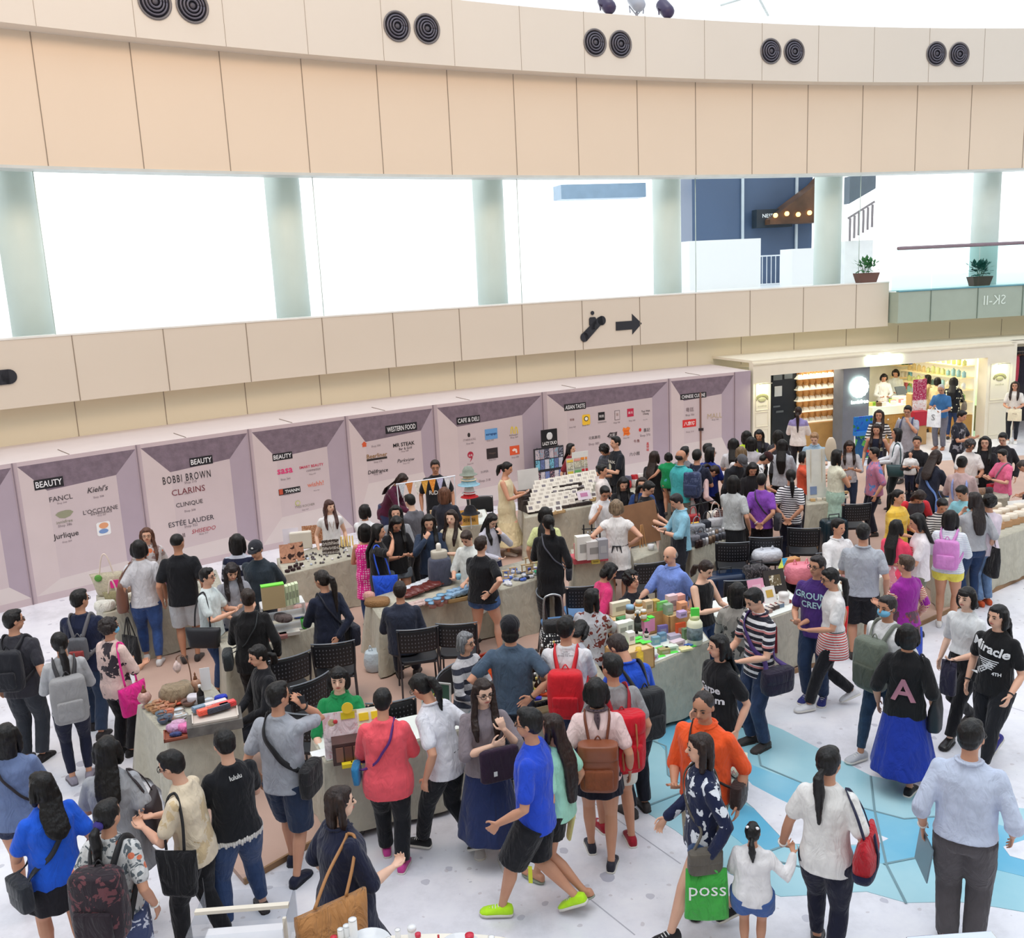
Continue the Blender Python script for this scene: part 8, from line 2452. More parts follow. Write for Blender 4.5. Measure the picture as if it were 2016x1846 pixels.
crossbody(P,-1,(36,28,50),'black and purple shoulder bag of the boy in striped polo',size=(.34,.14,.26),strap=(74,50,120),w=.024,zb=.40)
phone(P,1,'phone in the hands of the boy in striped polo')
pp(1452,1146,1.60,170,'dark haired shopper almost hidden behind the boy in striped polo',T((150,146,140),'long',.48,'floral',(60,60,60),1.2),B('slim',JD),('mid',BLK),('hold2','hold2'))
P=pp(1318,1075,1.58,-42,'older balding man in light blue shirt behind the health food stall',T((118,144,214),'elbow',.52,collar=True,loose=1.06),B('pants',(30,30,38)),('balding',(130,126,124)),('down','reach'),'stand',sex='m',g=1.22,skin='l',pitch=8,acc=('bandl',))
P=pp(1395,1105,1.54,52,'woman in sleeveless black top with hair bun checking her phone',T((22,22,26),'none',.5),B('slim',JN),('low',DBR,.04),('hold','hold'),'stand',pitch=24,skin='f')
phone(P,1,'white phone held by the woman in sleeveless black top',(226,230,236))
handbag(P,-1,(222,222,228),'white plastic carrier bag hanging from the arm of the woman with the phone',size=(.22,.08,.30),handle=.05,stiff=False)
pp(1208,1108,1.52,112,'woman with black bob in black cardigan over a pink top',T((214,56,116),'long',.44,'ombre',(214,56,116),3),B('slim',(26,26,34)),('bob',BLK),('hold2','down'),'stand',lean=8,pitch=24)
pp(1240,1122,1.66,42,'young man with glasses in black tee seated behind the health food stall',T((34,36,44),'short',.47),B('slim',(26,28,34)),('curly',BLK),('lap','lap'),'sit',sex='m',acc=('glasses',),skin='l',pitch=-12,seat=.42)
P=pp(1165,1158,1.52,160,'woman with curly black hair in brown leaf patterned shirt',T((190,190,196),'short',.47,'floral',(118,52,44),.9,c3=(118,52,44),loose=1.1),B('slim',(30,30,36)),('mid',BLK),('hold2','reach'),'stand',g=1.15,yaw=-30)
P=pp(1610,1093,1.70,-18,'man with glasses in purple tee and blue jeans at the right stall end',T((72,44,116),'short',.46,loose=1.06),B('pants',(38,56,86)),('short',(36,30,32)),('down','bag'),'stand',sex='m',acc=('glasses',),shoes=(44,50,120),shoe='sneaker',yaw=-20)
decal(P,'GROUND\nCREW',.10,.72,c=(170,206,216),bold=.02)
P=pp(1632,1118,1.63,-70,'woman in white tee with red striped hem and red bag walking left',T((228,226,226),'short',.58),B('pants',(24,24,30)),('low',BLK,.18),('hold2','hold2'),'walk',acc=('glasses',),pitch=12,shoes=(222,222,226),shoe='sneaker')
g=G();rs=[]
for z,a,b in((.585,.150,.118),(.52,.175,.145),(.44,.19,.16),(.40,.195,.165)):
 rs.append(g.ering(V((0,0,z*1.58)),V((1,0,0)),V((0,1,0)),a,b,26,2.2))
g.loft(rs,False);g.obj('striped_hem',fabric((226,222,220),'stripes',(206,70,70),.55),P['root'],solid=.006)
tote(P,1,(222,40,40),'bright red shoulder bag of the woman in white tee with striped hem',size=(.34,.14,.42),zb=.42,strap=(214,44,44),y=-.10)
P=pp(1748,1172,1.68,-38,'man with pale blue face mask and a grey-green backpack worn in front',T((222,222,224),'short',.47,loose=1.06),B('slim',(44,66,90),pat='denim'),('short',(40,36,36)),('down','down'),'walkr',sex='m',acc=('mask',),skin='d',shoes=(190,192,198),shoe='sneaker')
backpack(P,(104,112,100),'large grey-green rucksack worn on the chest by the masked man',size=(.32,.18,.50),zc=.62,front=True,straps=(122,128,118),c2=(78,84,74))
P=pp(1788,1228,1.60,172,'woman with black bob in oversized black tee and long royal blue skirt',T((20,20,23),'elbow',.46,loose=1.25),B('skirt',(28,54,156),z=.13,flare=1.25),('bob',BLK),('down','down'),'step',acc=('watchr',),shoes=(28,28,32),shoe='sneaker',yaw=15)
decal(P,'A',.30,.64,side=-1,c=(176,120,136),bold=.02)
tote(P,1,(26,26,30),'soft black shoulder bag of the woman in long royal blue skirt',size=(.28,.12,.34),zb=.40,leather=True)
P=pp(1785,1092,1.60,-130,'short haired woman in magenta vest over red striped sleeves',T((150,40,150),'elbow',.50,'ombre',(150,40,150),3),B('skirt',(96,70,84),z=.38,pat='floral',c2=(150,60,84),flare=.5),('short',(70,54,44)),('hold2','carry'),'stand',yaw=15,g=1.06)
for sd in(-1,1):
 S_,E_,W_d=P['arm'][sd]
 g=G();g.tube([S_.lerp(E_,.3),E_,E_.lerp(W_d,.35)],[.062,.053,.046],12)
 g.obj('striped_sleeve',fabric((226,214,190),'stripes',(190,50,60),.4),P['root'])
handbag(P,1,(34,74,190),'royal blue carrier bag hanging from the hand of the woman in magenta vest',size=(.26,.08,.38),handle=.08,stiff=False)
P=pp(1905,1155,1.62,-32,'young woman with black bob in white blouse and cropped black trousers',T((222,224,226),'elbow',.58),B('pants',(24,24,28),fit=.95),('bob',BLK),('hold2','down'),'walk',skin='f',acc=('fringe',),shoes=(30,28,30),shoe='leather')
handbag(P,-1,(40,38,60),'dark folded jacket or bag carried by the young woman in white blouse',size=(.16,.10,.34),handle=.03,stiff=False,name='folded_jacket',cat='jacket')
P=pp(1967,1190,1.64,-22,'smiling woman in black lettered tee and black jeans with pink laced shoes',T((22,22,25),'short',.47,loose=1.1),B('slim',(30,31,36),fit=1.15),('long',BLK,.74),('swingf','down'),'walk',skin='l',yaw=-18,shoes=(44,44,130),shoe='sneaker',acc=('pinklace','watchl','watchr'))
decal(P,'Miracle',.12,.755,x=.01,c=(236,236,238),bold=.03,rot=-.22)
for k in range(5):
 x0_,x1_=-.10+k*.012,.09-k*.014
 vs_=[V((x0_+(x1_-x0_)*q/8,-.02*q/8-dz_,0))for dz_ in(0,.010)for q in range(9)]
 decal(P,'',1,.700-k*.0125,x=.01,c=(236,236,238),shape=(vs_,[(q,q+1,q+10,q+9)for q in range(8)]),name='print_bar')
decal(P,'WEEMS',.070,.628,x=.045,c=(236,236,238),bold=.03,rot=.7);decal(P,'4TH',.045,.612,x=-.035,c=(236,236,238),bold=.03)
P=pp(1650,1020,1.70,40,'man in white dress shirt seated behind the right stall',T((232,232,234),'long',.5,collar=True,loose=1.06),B('pants',(40,42,54)),('short',BLK),('table','table'),'sit',sex='m',skin='m',yaw=10,seat=.50)
P=pp(1700,1030,1.72,180,'man in light grey polo and black shorts with his back turned',T((174,180,190),'short',.49,collar=True,loose=1.06),B('shorts',(26,27,33),z=1.0,fit=1.1),('short',BLK),('hold2','down'),'stand',sex='m',g=1.12)
P=pp(1768,963,1.54,58,'woman with ponytail in yellow tee with thin stripes',T((234,196,84),'short',.46,'stripes',(220,176,60),2.6,loose=1.12),B('slim',JN),('pony',BLK,.18),('hold2','hold2'),'stand',g=1.15)
P=pp(1815,972,1.58,20,'person with long dark hair in grey vest and red sleeves bending down',T((74,74,84),'none',.48),B('slim',(30,30,40)),('mid',DBR),('hold2','hold2'),'stand',lean=28,pitch=30)
for sd in(-1,1):
 S_,E_,W_d=P['arm'][sd]
 g=G();g.tube([S_,S_.lerp(E_,.5),E_,E_.lerp(W_d,.9)],[.062,.056,.048,.036],12)
 g.obj('red_sleeve',fabric((214,52,64)),P['root'])
P=pp(1765,1022,1.50,150,'girl with very long black hair in bright pink tee and floral bag',T((244,76,110),'short',.47),B('skirt',(226,150,160),z=.42,pat='floral',c2=(244,224,226)),('long',BLK,.62),('hold2','hold2'),'stand')
P=pp(1803,1010,1.64,-80,'woman with long black hair in white printed tee and olive shorts',T((232,224,228),'short',.47,loose=1.08),B('shorts',(110,112,96),z=.7),('long',BLK,.76),('hold2','hold2'),'stand',pitch=14)
decal(P,'LOVE',.10,.72,c=(206,60,70),bold=.03)
P=pp(1872,1003,1.60,172,'woman in pale striped tee and yellow shorts with lilac pink backpack',T((206,216,228),'elbow',.49,'stripes',(232,236,240),.5,loose=1.08),B('shorts',(240,226,96),z=.35,fit=1.1),('mid',BLK),('hold2','hold2'),'stand',g=1.12,shoes=(230,228,226),shoe='sneaker')
backpack(P,(214,140,206),'lilac pink backpack on the woman in yellow shorts',size=(.30,.13,.38),zc=.66)
P=pp(1920,968,1.66,-150,'woman with long dark hair in grey top hand on cheek with black bag',T((168,170,176),'elbow',.52,loose=1.12),B('slim',(40,62,100)),('long',(34,26,26),.66),('face','down'),'stand',skin='l',yaw=20)
tote(P,1,(30,30,34),'big black cloth bag with white lettering beside the woman in grey top',size=(.36,.12,.46),zb=.28,strap=(30,30,34),y=-.02)
pp(1948,972,1.60,-140,'person with curly dark hair in pale pink top and light jeans at the bread stall',T((222,208,220),'long',.47),B('pants',(104,132,170),pat='denim'),('curly',BLK),('hold2','hold2'),'stand',shoes=(196,80,40))
pp(1890,957,1.68,-38,'man in light turquoise tee seated at the right stalls looking down',T((140,200,214),'short',.48),B('pants',JD),('short',BLK),('lap','lap'),'sit',sex='m',pitch=28,seat=.46)
pp(1858,983,1.60,20,'dark haired seller in striped sleeves seated beside the turquoise tee man',T((226,224,222),'long',.48,'stripes',(54,54,62),.7),B('slim',JD),('short',BLK),('lap','lap'),'sit',pitch=28,seat=.46)
P=pp(1722,880,1.58,-76,'older woman with short black hair in pink floral top with blue sleeves',T((186,120,150),'elbow',.47,'floral',(90,130,190),1.6,loose=1.12),B('pants',(24,26,44)),('short',BLK),('down','down'),'stand',g=1.14)
pp(1673,868,1.55,6,'woman in grey top looking down behind the white price sheet',T((180,178,184),'elbow',.48),B('slim',JD),('longf',DBR,.74),('hold','hold'),'stand',pitch=26)
pp(1731,806,1.64,-6,'woman with glasses and long hair in black and white striped top',T((226,226,226),'elbow',.5,'stripes',(34,34,38),1.2),B('slim',(30,30,36)),('longf',DBR,.70),('down','hold2'),'stand',acc=('glasses',))
P=pp(1726,834,1.60,-10,'woman with long brown hair in sleeveless navy dress with white print',None,None,('longf',DBR,.70),('down','down'),'stand',dress=T((28,32,52),'none',.30),pitch=12)
decal(P,'I LOVE\nNY',.09,.66,c=(220,226,190))
P=pp(1768,842,1.62,-86,'woman with wavy black hair in white blouse turned to the left',T((224,226,232),'long',.5,loose=1.1),B('slim',(30,40,44)),('mid',BLK),('hold2','hold2'),'stand',pitch=-6)
tote(P,-1,(40,70,74),'dark teal handbag of the woman in white blouse',size=(.34,.14,.24),zb=.46,leather=True)
P=pp(1787,798,1.70,-14,'young man in grey tee with blue backpack touching his glasses',T((168,168,178),'short',.40,loose=1.15),B('pants',(130,134,142)),('boy',BLK),('face','down'),'stand',sex='m',acc=('glasses',),pitch=14)
backpack(P,(62,72,108),'blue backpack on the young man in grey tee')
P=pp(1806,858,1.60,-4,'woman in black top carrying a baby in front of the shop',T((28,28,34),'long',.48),B('slim',(26,28,44)),('low',BLK,.05),('hold','hold'),'stand',skin='m')
bq=P['M']@V((-.06,.24,0))
pp(1793,888,.78,-8,'baby in white and navy suit held in arms by the woman in black top',T((226,226,226),'short',.45),B('slim',(30,34,56)),('buzz',(60,44,38)),('down','hold'),'stand',z0=.62,skin='l',g=1.35)
P=pp(1846,886,1.70,150,'woman with long dark hair in navy top with light blue apron straps',T((34,38,54),'short',.42,loose=1.15),B('slim',(26,28,40)),('long',DBR,.70),('hold2','reach'),'stand',lean=14,pitch=14)
crossbody(P,1,(96,128,190),'light blue pouch and strap over the woman in navy top',size=(.2,.06,.24),w=.018,zb=.40)
P=pp(1895,897,1.67,172,'woman with hair bun in dusty pink blouse with lilac apron straps',T((190,164,164),'long',.46,loose=1.15),B('slim',(200,190,190)),('bun',BLK),('hold2','hold2'),'stand',pitch=14)
for s_ in(-1,1):
 st_=strapmesh(spline([P['bend']((s_*.05*1.6,-.10,.60*1.6)),P['bend']((s_*.065*1.6,-.135,.72*1.6)),P['bend']((s_*.065*1.6,-.10,.80*1.6)),P['bend']((s_*.06*1.6,0,.845*1.6))],4),.018,.005)
 st_.obj('apron_strap',fabric((150,164,220)),P['root'])
pp(1912,866,1.60,16,'older woman with dark curly hair in white tee looking down',T((232,228,226),'short',.48,loose=1.1),B('slim',(190,186,184)),('curly',(54,50,52)),('hold2','hold2'),'stand',acc=('glasses',),pitch=26,skin='d',g=1.08)
pp(1940,858,1.62,-4,'tall woman with glasses in long black cardigan',T((30,29,34),'long',.26,loose=1.1),B('slim',BK),('longf',BLK,.74),('hold2','down'),'stand',acc=('glasses',),skin='l')
pp(1974,852,1.60,-14,'woman with short hair and glasses in loose black top',T((34,33,40),'long',.44,loose=1.2),B('slim',BK),('short',BLK),('down','hold2'),'stand',acc=('glasses',),pitch=20,skin='l',g=1.06)
P=pp(1972,884,1.50,-48,'woman with short black hair in bright pink top with cream rolled mat',T((232,110,150),'short',.47,loose=1.1),B('slim',(40,44,70)),('short',BLK),('hold','hold'),'stand',pitch=16,skin='l')
crossbody(P,1,(214,40,60),'red pouch on the hip of the woman in bright pink top',size=(.24,.1,.18),zb=.44,strap=(140,130,140))
P=pp(2006,908,1.52,-112,'dark haired shopper in pink and white top bending at the right edge',T((226,150,180),'short',.48,'vstripes',(232,228,232),3),B('slim',(44,44,60)),('short',(60,52,50)),('hold2','reach'),'stand',lean=26,pitch=24)
tote(P,-1,(52,44,48),'dark brown shopping bag of the bending shopper at the right edge',size=(.36,.12,.42),zb=.34)
P=pp(1897,808,1.66,62,'woman with short hair in black and grey printed tee reading a leaflet',T((34,36,48),'short',.47,'floral',(150,150,160),2.4),B('slim',(30,34,44)),('short',BLK),('hold','hold'),'stand',pitch=20,g=1.08)
P=pp(1852,757,1.68,-18,'older man in blue tee and grey trousers looking at his phone by the shop',T((58,108,160),'short',.49),B('pants',(110,108,118)),('buzz',(170,168,166)),('hold2','hold'),'stand',sex='m',pitch=26,acc=('glasses',),skin='d',shoes=(170,110,80))
handbag(P,1,(232,232,236),'white shopping bag with grey emblem held by the older man in blue tee',size=(.34,.10,.44),handle=.08,text='S',tc=(130,130,134),ts=.22,stiff=False)
P=pp(1878,742,1.66,168,'woman with long black hair in black top with white spots seen from behind',T((26,28,34),'long',.44,'dots',(226,222,190),1.2,loose=1.08),B('slim',(44,62,100)),('long',BLK,.66),('hold2','hold2'),'stand',g=1.1)
tote(P,1,(120,110,98),'taupe shoulder bag of the woman in spotted black top',size=(.30,.12,.24),zb=.48)
pp(1846,742,1.60,150,'woman with black bob in beige coat inside the shop entrance',T((206,184,140),'long',.28,loose=1.15),B('pants',(214,196,150)),('bob',BLK),('hold2','hold2'),'step',shoes=(230,226,220))
pp(1827,737,1.60,-100,'dark haired shopper in beige behind the crimson poster',T((196,176,140),'long',.45),B('pants',(190,170,130)),('mid',BLK),('hold2','hold2'),'stand')
pp(1741,736,1.62,10,'shop assistant with black bob bowing behind the shop counter',T((232,232,230),'long',.48),B('slim',BK),('bob',BLK),('hold2','hold2'),'stand',pitch=26)
pp(1763,727,1.66,-12,'taller shop assistant in white and black behind the shop counter',T((226,232,228),'long',.48),B('slim',BK),('bob',BLK),('hold2','hold2'),'stand',pitch=22)
P=pp(1999,750,1.60,-6,'woman in white printed tee with cream bag standing at the clothes shop',T((226,222,216),'short',.5,loose=1.06),B('slim',(30,32,40)),('longf',DBR,.72),('hold2','hold2'),'stand',acc=('glasses',),shoes=(236,236,234),shoe='sneaker')
handbag(P,-1,(232,220,190),'square cream paper bag held by the woman at the clothes shop',size=(.32,.10,.30),handle=.03,text='MUJI',tc=(150,130,110),ts=.05)
pp(1552,744,1.60,120,'shopper in white tee facing the black wall inside the shop',T((224,222,220),'short',.5),B('pants',(26,28,44)),('mid',BLK),('hold','hold'),'stand')
P=pp(1572,800,1.62,172,'woman in white top with violet checked yoke and long dark ponytail',T((230,224,220),'elbow',.46,'ombre',(150,140,190),1.20,loose=1.2),B('slim',(30,30,38)),('low',DBR,.26),('hold2','hold2'),'stand')
P=pp(1603,852,1.64,-8,'fair haired boy in denim shirt with dark straps',T((150,178,200),'short',.48,collar=True),B('pants',JD),('boy',(150,116,84)),('hold','hold'),'stand',sex='m',skin='f',pitch=24)
pp(1582,888,1.50,82,'woman in orange red top stretching her arms to the right',T((220,92,64),'short',.48),B('slim',(40,40,50)),('bob',BLK),('far','far'),'stand',skin='l')
pp(1598,890,1.46,78,'woman behind the orange red top also reaching right',T((60,50,56),'short',.48),B('slim',(40,40,50)),('bob',(30,22,22)),('far','hold'),'stand',skin='l')
pp(1648,884,1.66,118,'woman with folded arms in white and mint dress behind the price sheet',None,None,('mid',BLK),('cross','cross'),'stand',dress=T((176,206,190),'cap',.22,'ombre',(226,226,206),.95,loose=1.15),skin='m')
pp(1540,864,1.62,172,'woman with very long black hair in grey pinstriped shirt from behind',T((196,200,208),'elbow',.47,'vstripes',(150,156,170),.8,loose=1.12),B('slim',(26,26,32)),('long',BLK,.62),('up','hold2'),'stand')
pp(1532,846,1.62,165,'dark haired shopper behind the pinstriped shirt',T((60,60,68),'long',.48),B('slim',BK),('mid',BLK),('hold2','hold2'),'stand')
pp(1519,893,1.64,100,'person in black and red cap and white patterned shirt bending forward',T((228,228,230),'short',.48,'floral',(60,60,66),1.0),B('pants',(36,36,44)),('cap',BLK,(50,20,24)),('hold2','reach'),'stand',sex='m',lean=24,pitch=26)
pp(1444,862,1.62,178,'woman with long black hair in white top left of the fair haired one',T((206,206,212),'short',.48),B('slim',JD),('long',BLK,.64),('hold2','hold2'),'stand')
pp(1459,878,1.60,170,'woman with long light brown hair in white top with thin strap',T((222,220,222),'short',.48),B('slim',(150,150,160)),('long',(116,96,72),.62),('hold2','hold2'),'stand')
pp(1470,847,1.62,165,'shopper in neon yellow top among the crowd at the hoarding end',T((196,226,60),'short',.48,loose=1.1),B('slim',BK),('mid',BLK),('hold2','hold2'),'stand')
pp(1479,859,1.64,176,'woman with shoulder length black hair in grey tee before the neon top',T((186,184,190),'short',.48,loose=1.12),B('slim',JD),('mid',BLK),('hold2','hold2'),'stand')
pp(1494,846,1.56,-10,'woman with wavy black hair facing the viewer beside the shop pillar',T((50,50,60),'long',.48),B('slim',BK),('longf',BLK,.74),('hold2','hold2'),'stand',pitch=22)
P=pp(1372,884,1.70,160,'man in navy tee with dark blue backpack',T((34,38,58),'short',.48),B('pants',(40,42,54)),('short',BLK),('hold2','hold2'),'stand',sex='m')
backpack(P,(54,66,100),'dark blue patterned backpack of the man in navy tee',pat='floral',pc=(84,96,130),size=(.30,.18,.44))
pp(1398,879,1.66,140,'man with long black hair and glasses in royal blue top',T((34,52,140),'short',.48),B('pants',BK),('mid',BLK),('hold2','hold2'),'stand',sex='m',acc=('glasses',),yaw=-20)
pp(1393,872,1.66,130,'dark haired shopper in pale shirt behind the royal blue top',T((210,196,196),'short',.48),B('slim',JD),('short',BLK),('hold2','hold2'),'stand',sex='m')
pp(1340,885,1.71,150,'balding man in turquoise polo shirt',T((70,176,182),'short',.47,collar=True),B('pants',(120,116,108)),('balding',(36,30,30)),('down','hold2'),'stand',sex='m',skin='d',yaw=-30,g=1.1)
pp(1348,878,1.64,150,'dark haired shopper in grey top behind the turquoise polo',T((120,122,128),'short',.48),B('pants',JD),('short',BLK),('hold2','hold2'),'stand',sex='m')
pp(1288,887,1.62,150,'woman with dark brown hair in black top carrying the child in green',T((28,28,32),'short',.47,loose=1.1),B('slim',JD),('long',DBR,.72),('hold2','hold'),'stand',g=1.1)
pp(1316,890,1.12,175,'small child in bright green tee held up by the woman in black',T((20,140,84),'cap',.44,loose=1.2),B('shorts',(60,60,70),z=.5),('bob',BLK),('out','hold'),'stand',z0=.58,g=1.15,skin='m')
P=pp(1212,858,1.75,-62,'young man in black tee with white athletic print before the hoarding',T((26,30,38),'short',.47,loose=1.06),B('pants',(28,32,38)),('boy',BLK),('hold','down'),'stand',sex='m',skin='l')
decal(P,'BROAUX',.07,.735,c=(222,222,216),bold=.03);decal(P,'',1,.68,c=(222,222,200),shape=([V((.05*math.cos(t),.06*math.sin(t),0))for t in[2*PI*q/14 for q in range(14)]],[tuple(range(14))]),name='print_emblem')
pp(1184,878,1.66,-40,'person in grey checked shirt bowing their dark head behind the card rack',T((92,98,112),'elbow',.47,'plaid',(70,74,84),1.0),B('pants',(50,50,56)),('curly',BLK),('hold','hold'),'stand',sex='m',lean=16,pitch=30)
pp(1123,872,1.55,62,'woman with long black hair half hidden behind the photo board',T((130,40,50),'short',.48),B('slim',(110,112,116)),('long',BLK,.72),('hold2','down'),'stand',skin='l')
pp(1185,914,1.54,70,'young woman with hair tied up in white tee with peach print',T((230,222,220),'short',.48),B('slim',JN),('bun',BLK),('hold2','hold2'),'stand')
pp(1228,940,1.62,12,'seated woman with long black hair in black tee looking down smiling',T((28,28,32),'short',.48),B('slim',JD),('longf',BLK,.72),('lap','lap'),'sit',pitch=24,skin='l',seat=.6)
pp(1264,939,1.60,-8,'woman with glasses and wavy hair in blue top behind the red toys',T((40,66,120),'long',.48),B('slim',JD),('longf',DBR,.74),('lap','lap'),'sit',acc=('glasses',),skin='l',seat=.6)
pp(1282,948,1.64,62,'woman with glasses and tied hair in black dress working at the easel',None,None,('low',BLK,.02),('hold2','reach'),'stand',dress=T((24,25,30),'short',.18,loose=1.05),acc=('glasses',),pitch=26,skin='l',g=1.08)
P=pp(1192,958,1.60,18,'short haired person in white tee with grey shoulder bag',T((228,230,234),'short',.48,loose=1.06),B('slim',JD),('boy',BLK),('hold','strap'),'stand',pitch=26,acc=('glasses',))
tote(P,-1,(126,128,128),'large grey cloth shoulder bag of the person in white tee',size=(.40,.14,.32),zb=.48)
P=pp(1213,982,1.62,176,'woman with light brown bob in white sleeveless top with hands on hips',T((232,230,230),'cap',.38,loose=1.12,flare=.3),B('skirt',(54,54,64),z=.30,flare=.4),('bob',(126,108,88)),('hip','hip'),'stand',acc=('apronstr','watchl'),skin='l')
P=pp(1326,973,1.62,-68,'short haired woman in light blue shirt writing on a tablet',T((140,194,218),'roll',.48,collar=True,loose=1.08),B('slim',(30,40,56)),('boy',(36,32,34)),('hold','hold'),'stand',pitch=28,acc=('watchl','apron'),skin='l')
phone(P,1,'tablet held by the short haired woman in light blue shirt',(196,198,206))
pp(1416,922,1.62,110,'woman in pale pink sweater bending deeply over the handbag stall',T((232,200,200),'long',.47,loose=1.05),B('slim',(196,196,196)),('low',DBR,.04),('reach','reach'),'stand',lean=42,pitch=30)
P=pp(1444,935,1.66,160,'woman with black bob in light grey tee and black skirt at the handbag stall',T((184,188,190),'short',.50,loose=1.1),B('skirt',(26,27,32),z=.30,flare=.5),('mid',BLK),('reach','down'),'stand')
pp(1466,900,1.68,40,'man with grey cap in black shirt bending over the goods',T((32,34,42),'long',.48),B('pants',BK),('cap',BLK,(84,84,90)),('hold','hold'),'stand',sex='m',lean=22,pitch=28)
pp(1483,912,1.60,10,'dark haired woman in black facing the viewer behind the purple tee',T((30,28,32),'long',.48),B('slim',BK),('mid',BLK),('hold2','hold2'),'stand',pitch=30)
P=pp(1499,932,1.60,172,'short haired woman in purple tee with hands behind her back',T((134,74,180),'short',.47,loose=1.1),B('pants',(28,28,36)),('short',BLK),('back','back'),'stand',g=1.08,acc=('bandl',))
crossbody(P,1,(54,54,62),'dark crossbody bag of the woman in purple tee',size=(.26,.10,.24))
P=pp(1557,923,1.62,168,'woman with ponytail in black and white striped tee with hands behind',T((228,228,232),'short',.47,'stripes',(32,34,48),.7,loose=1.1),B('pants',(28,32,52)),('low',BLK,.14),('back','back'),'stand',yaw=20)
P=pp(1079,1013,1.64,176,'woman with tied black hair in long black jacket seen from behind',T((24,24,28),'long',.34,loose=1.15),B('slim',(30,30,36)),('low',BLK,.0),('hold2','down'),'stand',yaw=25,g=1.08)
crossbody(P,1,(40,42,50),'grey strapped crossbody bag over the long black jacket',strap=(90,92,104),size=(.2,.08,.16))
P=pp(1073,997,1.62,165,'woman in pale lime tee with long black hair beside the long black jacket',T((214,220,160),'short',.47,loose=1.06),B('slim',(90,120,160)),('long',BLK,.72),('down','down'),'stand',yaw=30)
handbag(P,-1,(220,60,110),'pink shopping bag held by the woman in pale lime tee',size=(.26,.1,.34),handle=.04,stiff=False)
P=pp(946,1055,1.60,150,'woman with short dark hair in black tee and denim shorts hand on hip',T((24,25,30),'short',.48,loose=1.1),B('shorts',(66,98,148),z=.32,fit=1.2,pat='denim'),('short',(44,32,28)),('hold','hipback'),'wide',g=1.22,yaw=-10,acc=('watchr',),skin='l')
P=pp(914,1047,1.55,-30,'short haired woman in white apron dress handing over a blue tub',None,None,('boy',(54,40,34)),('reach','hold2'),'stand',dress=T((220,226,224),'elbow',.25,loose=1.1),pitch=30,skin='l')
pp(972,1012,1.54,40,'woman with long wavy black hair in pale lilac blouse and navy skirt',T((196,196,210),'long',.53,loose=1.1),B('skirt',(30,34,74),z=.25,flare=.7),('longf',BLK,.62),('face','hold2'),'stand',pitch=30,acc=('glasses',),skin='f')
P=pp(1000,909,1.66,72,'woman with ponytail in cream and peach dress standing by the hoarding',None,None,('pony',BLK,.06),('hold','hold'),'stand',dress=T((226,210,170),'none',.12,'ombre',(222,208,172),.62,loose=1.15,flare=.2),skin='m',pitch=14,shoes=(226,214,206),shoe='sneaker')
g=G();rs=[g.ering(V((0,0,z)),V((1,0,0)),V((0,1,0)),a,a*.85,26)for z,a in((.62,.20),(.4,.225),(.22,.25))];g.loft(rs,False);g.obj('peach_skirt',fabric((222,168,146)),P['root'],solid=.006)
phone(P,1,'white phone held by the woman in cream dress',(226,230,234))
pp(888,1003,1.62,-30,'woman with long brown hair in beige top holding a paper packet',T((206,198,174),'short',.48),B('pants',(26,26,30)),('longf',DBR,.70),('hold','hold2'),'stand',skin='f',yaw=10)
pp(843,1013,1.60,2,'woman in denim jacket covering her mouth with one hand',T((48,62,86),'long',.46,loose=1.1),B('slim',(28,32,46)),('longf',BLK,.74),('hold2','face'),'stand',pitch=16,skin='l')
pp(782,1018,1.62,18,'woman with long black hair in black top and grey denim shorts eating',T((26,26,30),'elbow',.48,loose=1.08),B('shorts',(124,136,148),z=.35,fit=1.15),('longf',BLK,.66),('hold','hold'),'stand',pitch=30)
P=pp(742,1030,1.60,82,'woman with long black hair in black tee with royal blue bag',T((24,24,28),'short',.42,loose=1.12),B('shorts',(60,100,150),z=.4,fit=1.1),('long',BLK,.62),('down','up'),'stand',g=1.1)
tote(P,1,(36,84,214),'royal blue slouchy bag of the woman in black tee',size=(.34,.12,.34),zb=.40,y=.10)
pp(717,1030,1.52,178,'woman in magenta polka dot wrap beside the royal blue bag',T((232,40,150),'none',.30,'dots',(246,190,220),.45,loose=1.2),B('slim',JN),('mid',BLK),('hold2','hold2'),'stand')
P=pp(717,992,1.56,150,'girl in white tee with pink strap reaching to the jewellery stall',T((230,232,236),'short',.47),B('slim',(120,150,190)),('bob',BLK),('reach','hold2'),'stand',shoes=(226,220,222))
pp(778,994,1.60,0,'woman in grey jacket peeking between the long haired women',T((150,152,158),'long',.47),B('slim',BK),('longf',BLK,.74),('hold2','hold2'),'stand',skin='l')
pp(804,972,1.62,-140,'short haired person in black vest over grey tee at the hat stall',T((96,96,104),'short',.47,loose=1.06),B('pants',(30,32,38)),('boy',BLK),('hold2','hold2'),'stand',sex='m',skin='f',pitch=14)
pp(798,934,1.66,62,'woman with very long dark hair in maroon sweater leaning to the right',T((78,24,52),'long',.45),B('slim',(50,56,90)),('long',DBR,.68),('hold2','far'),'stand',lean=30,pitch=10,g=1.1)
pp(874,958,1.62,172,'person with reddish brown hair in dark navy top at the hat stall',T((40,42,54),'short',.47),B('pants',BK),('mid',(96,62,46)),('hold2','hold2'),'stand',g=1.08)
P=pp(856,905,1.72,2,'man with glasses in black printed tee behind the bunting',T((26,27,34),'short',.47,loose=1.1),B('shorts',(26,28,34),z=1.0),('short',(40,32,30)),('down','down'),'stand',sex='m',acc=('glasses',),g=1.1,pitch=8,skin='d')
decal(P,'RIDER',.10,.68,c=(222,222,224),bold=.02)
pp(786,1145,1.62,176,'person in dark navy shirt sitting with back turned at the tub stall',T((44,50,68),'elbow',.47,loose=1.1),B('pants',(36,40,54)),('short',(34,26,26)),('hold2','bag'),'sit',sex='m',g=1.08,seat=.47)
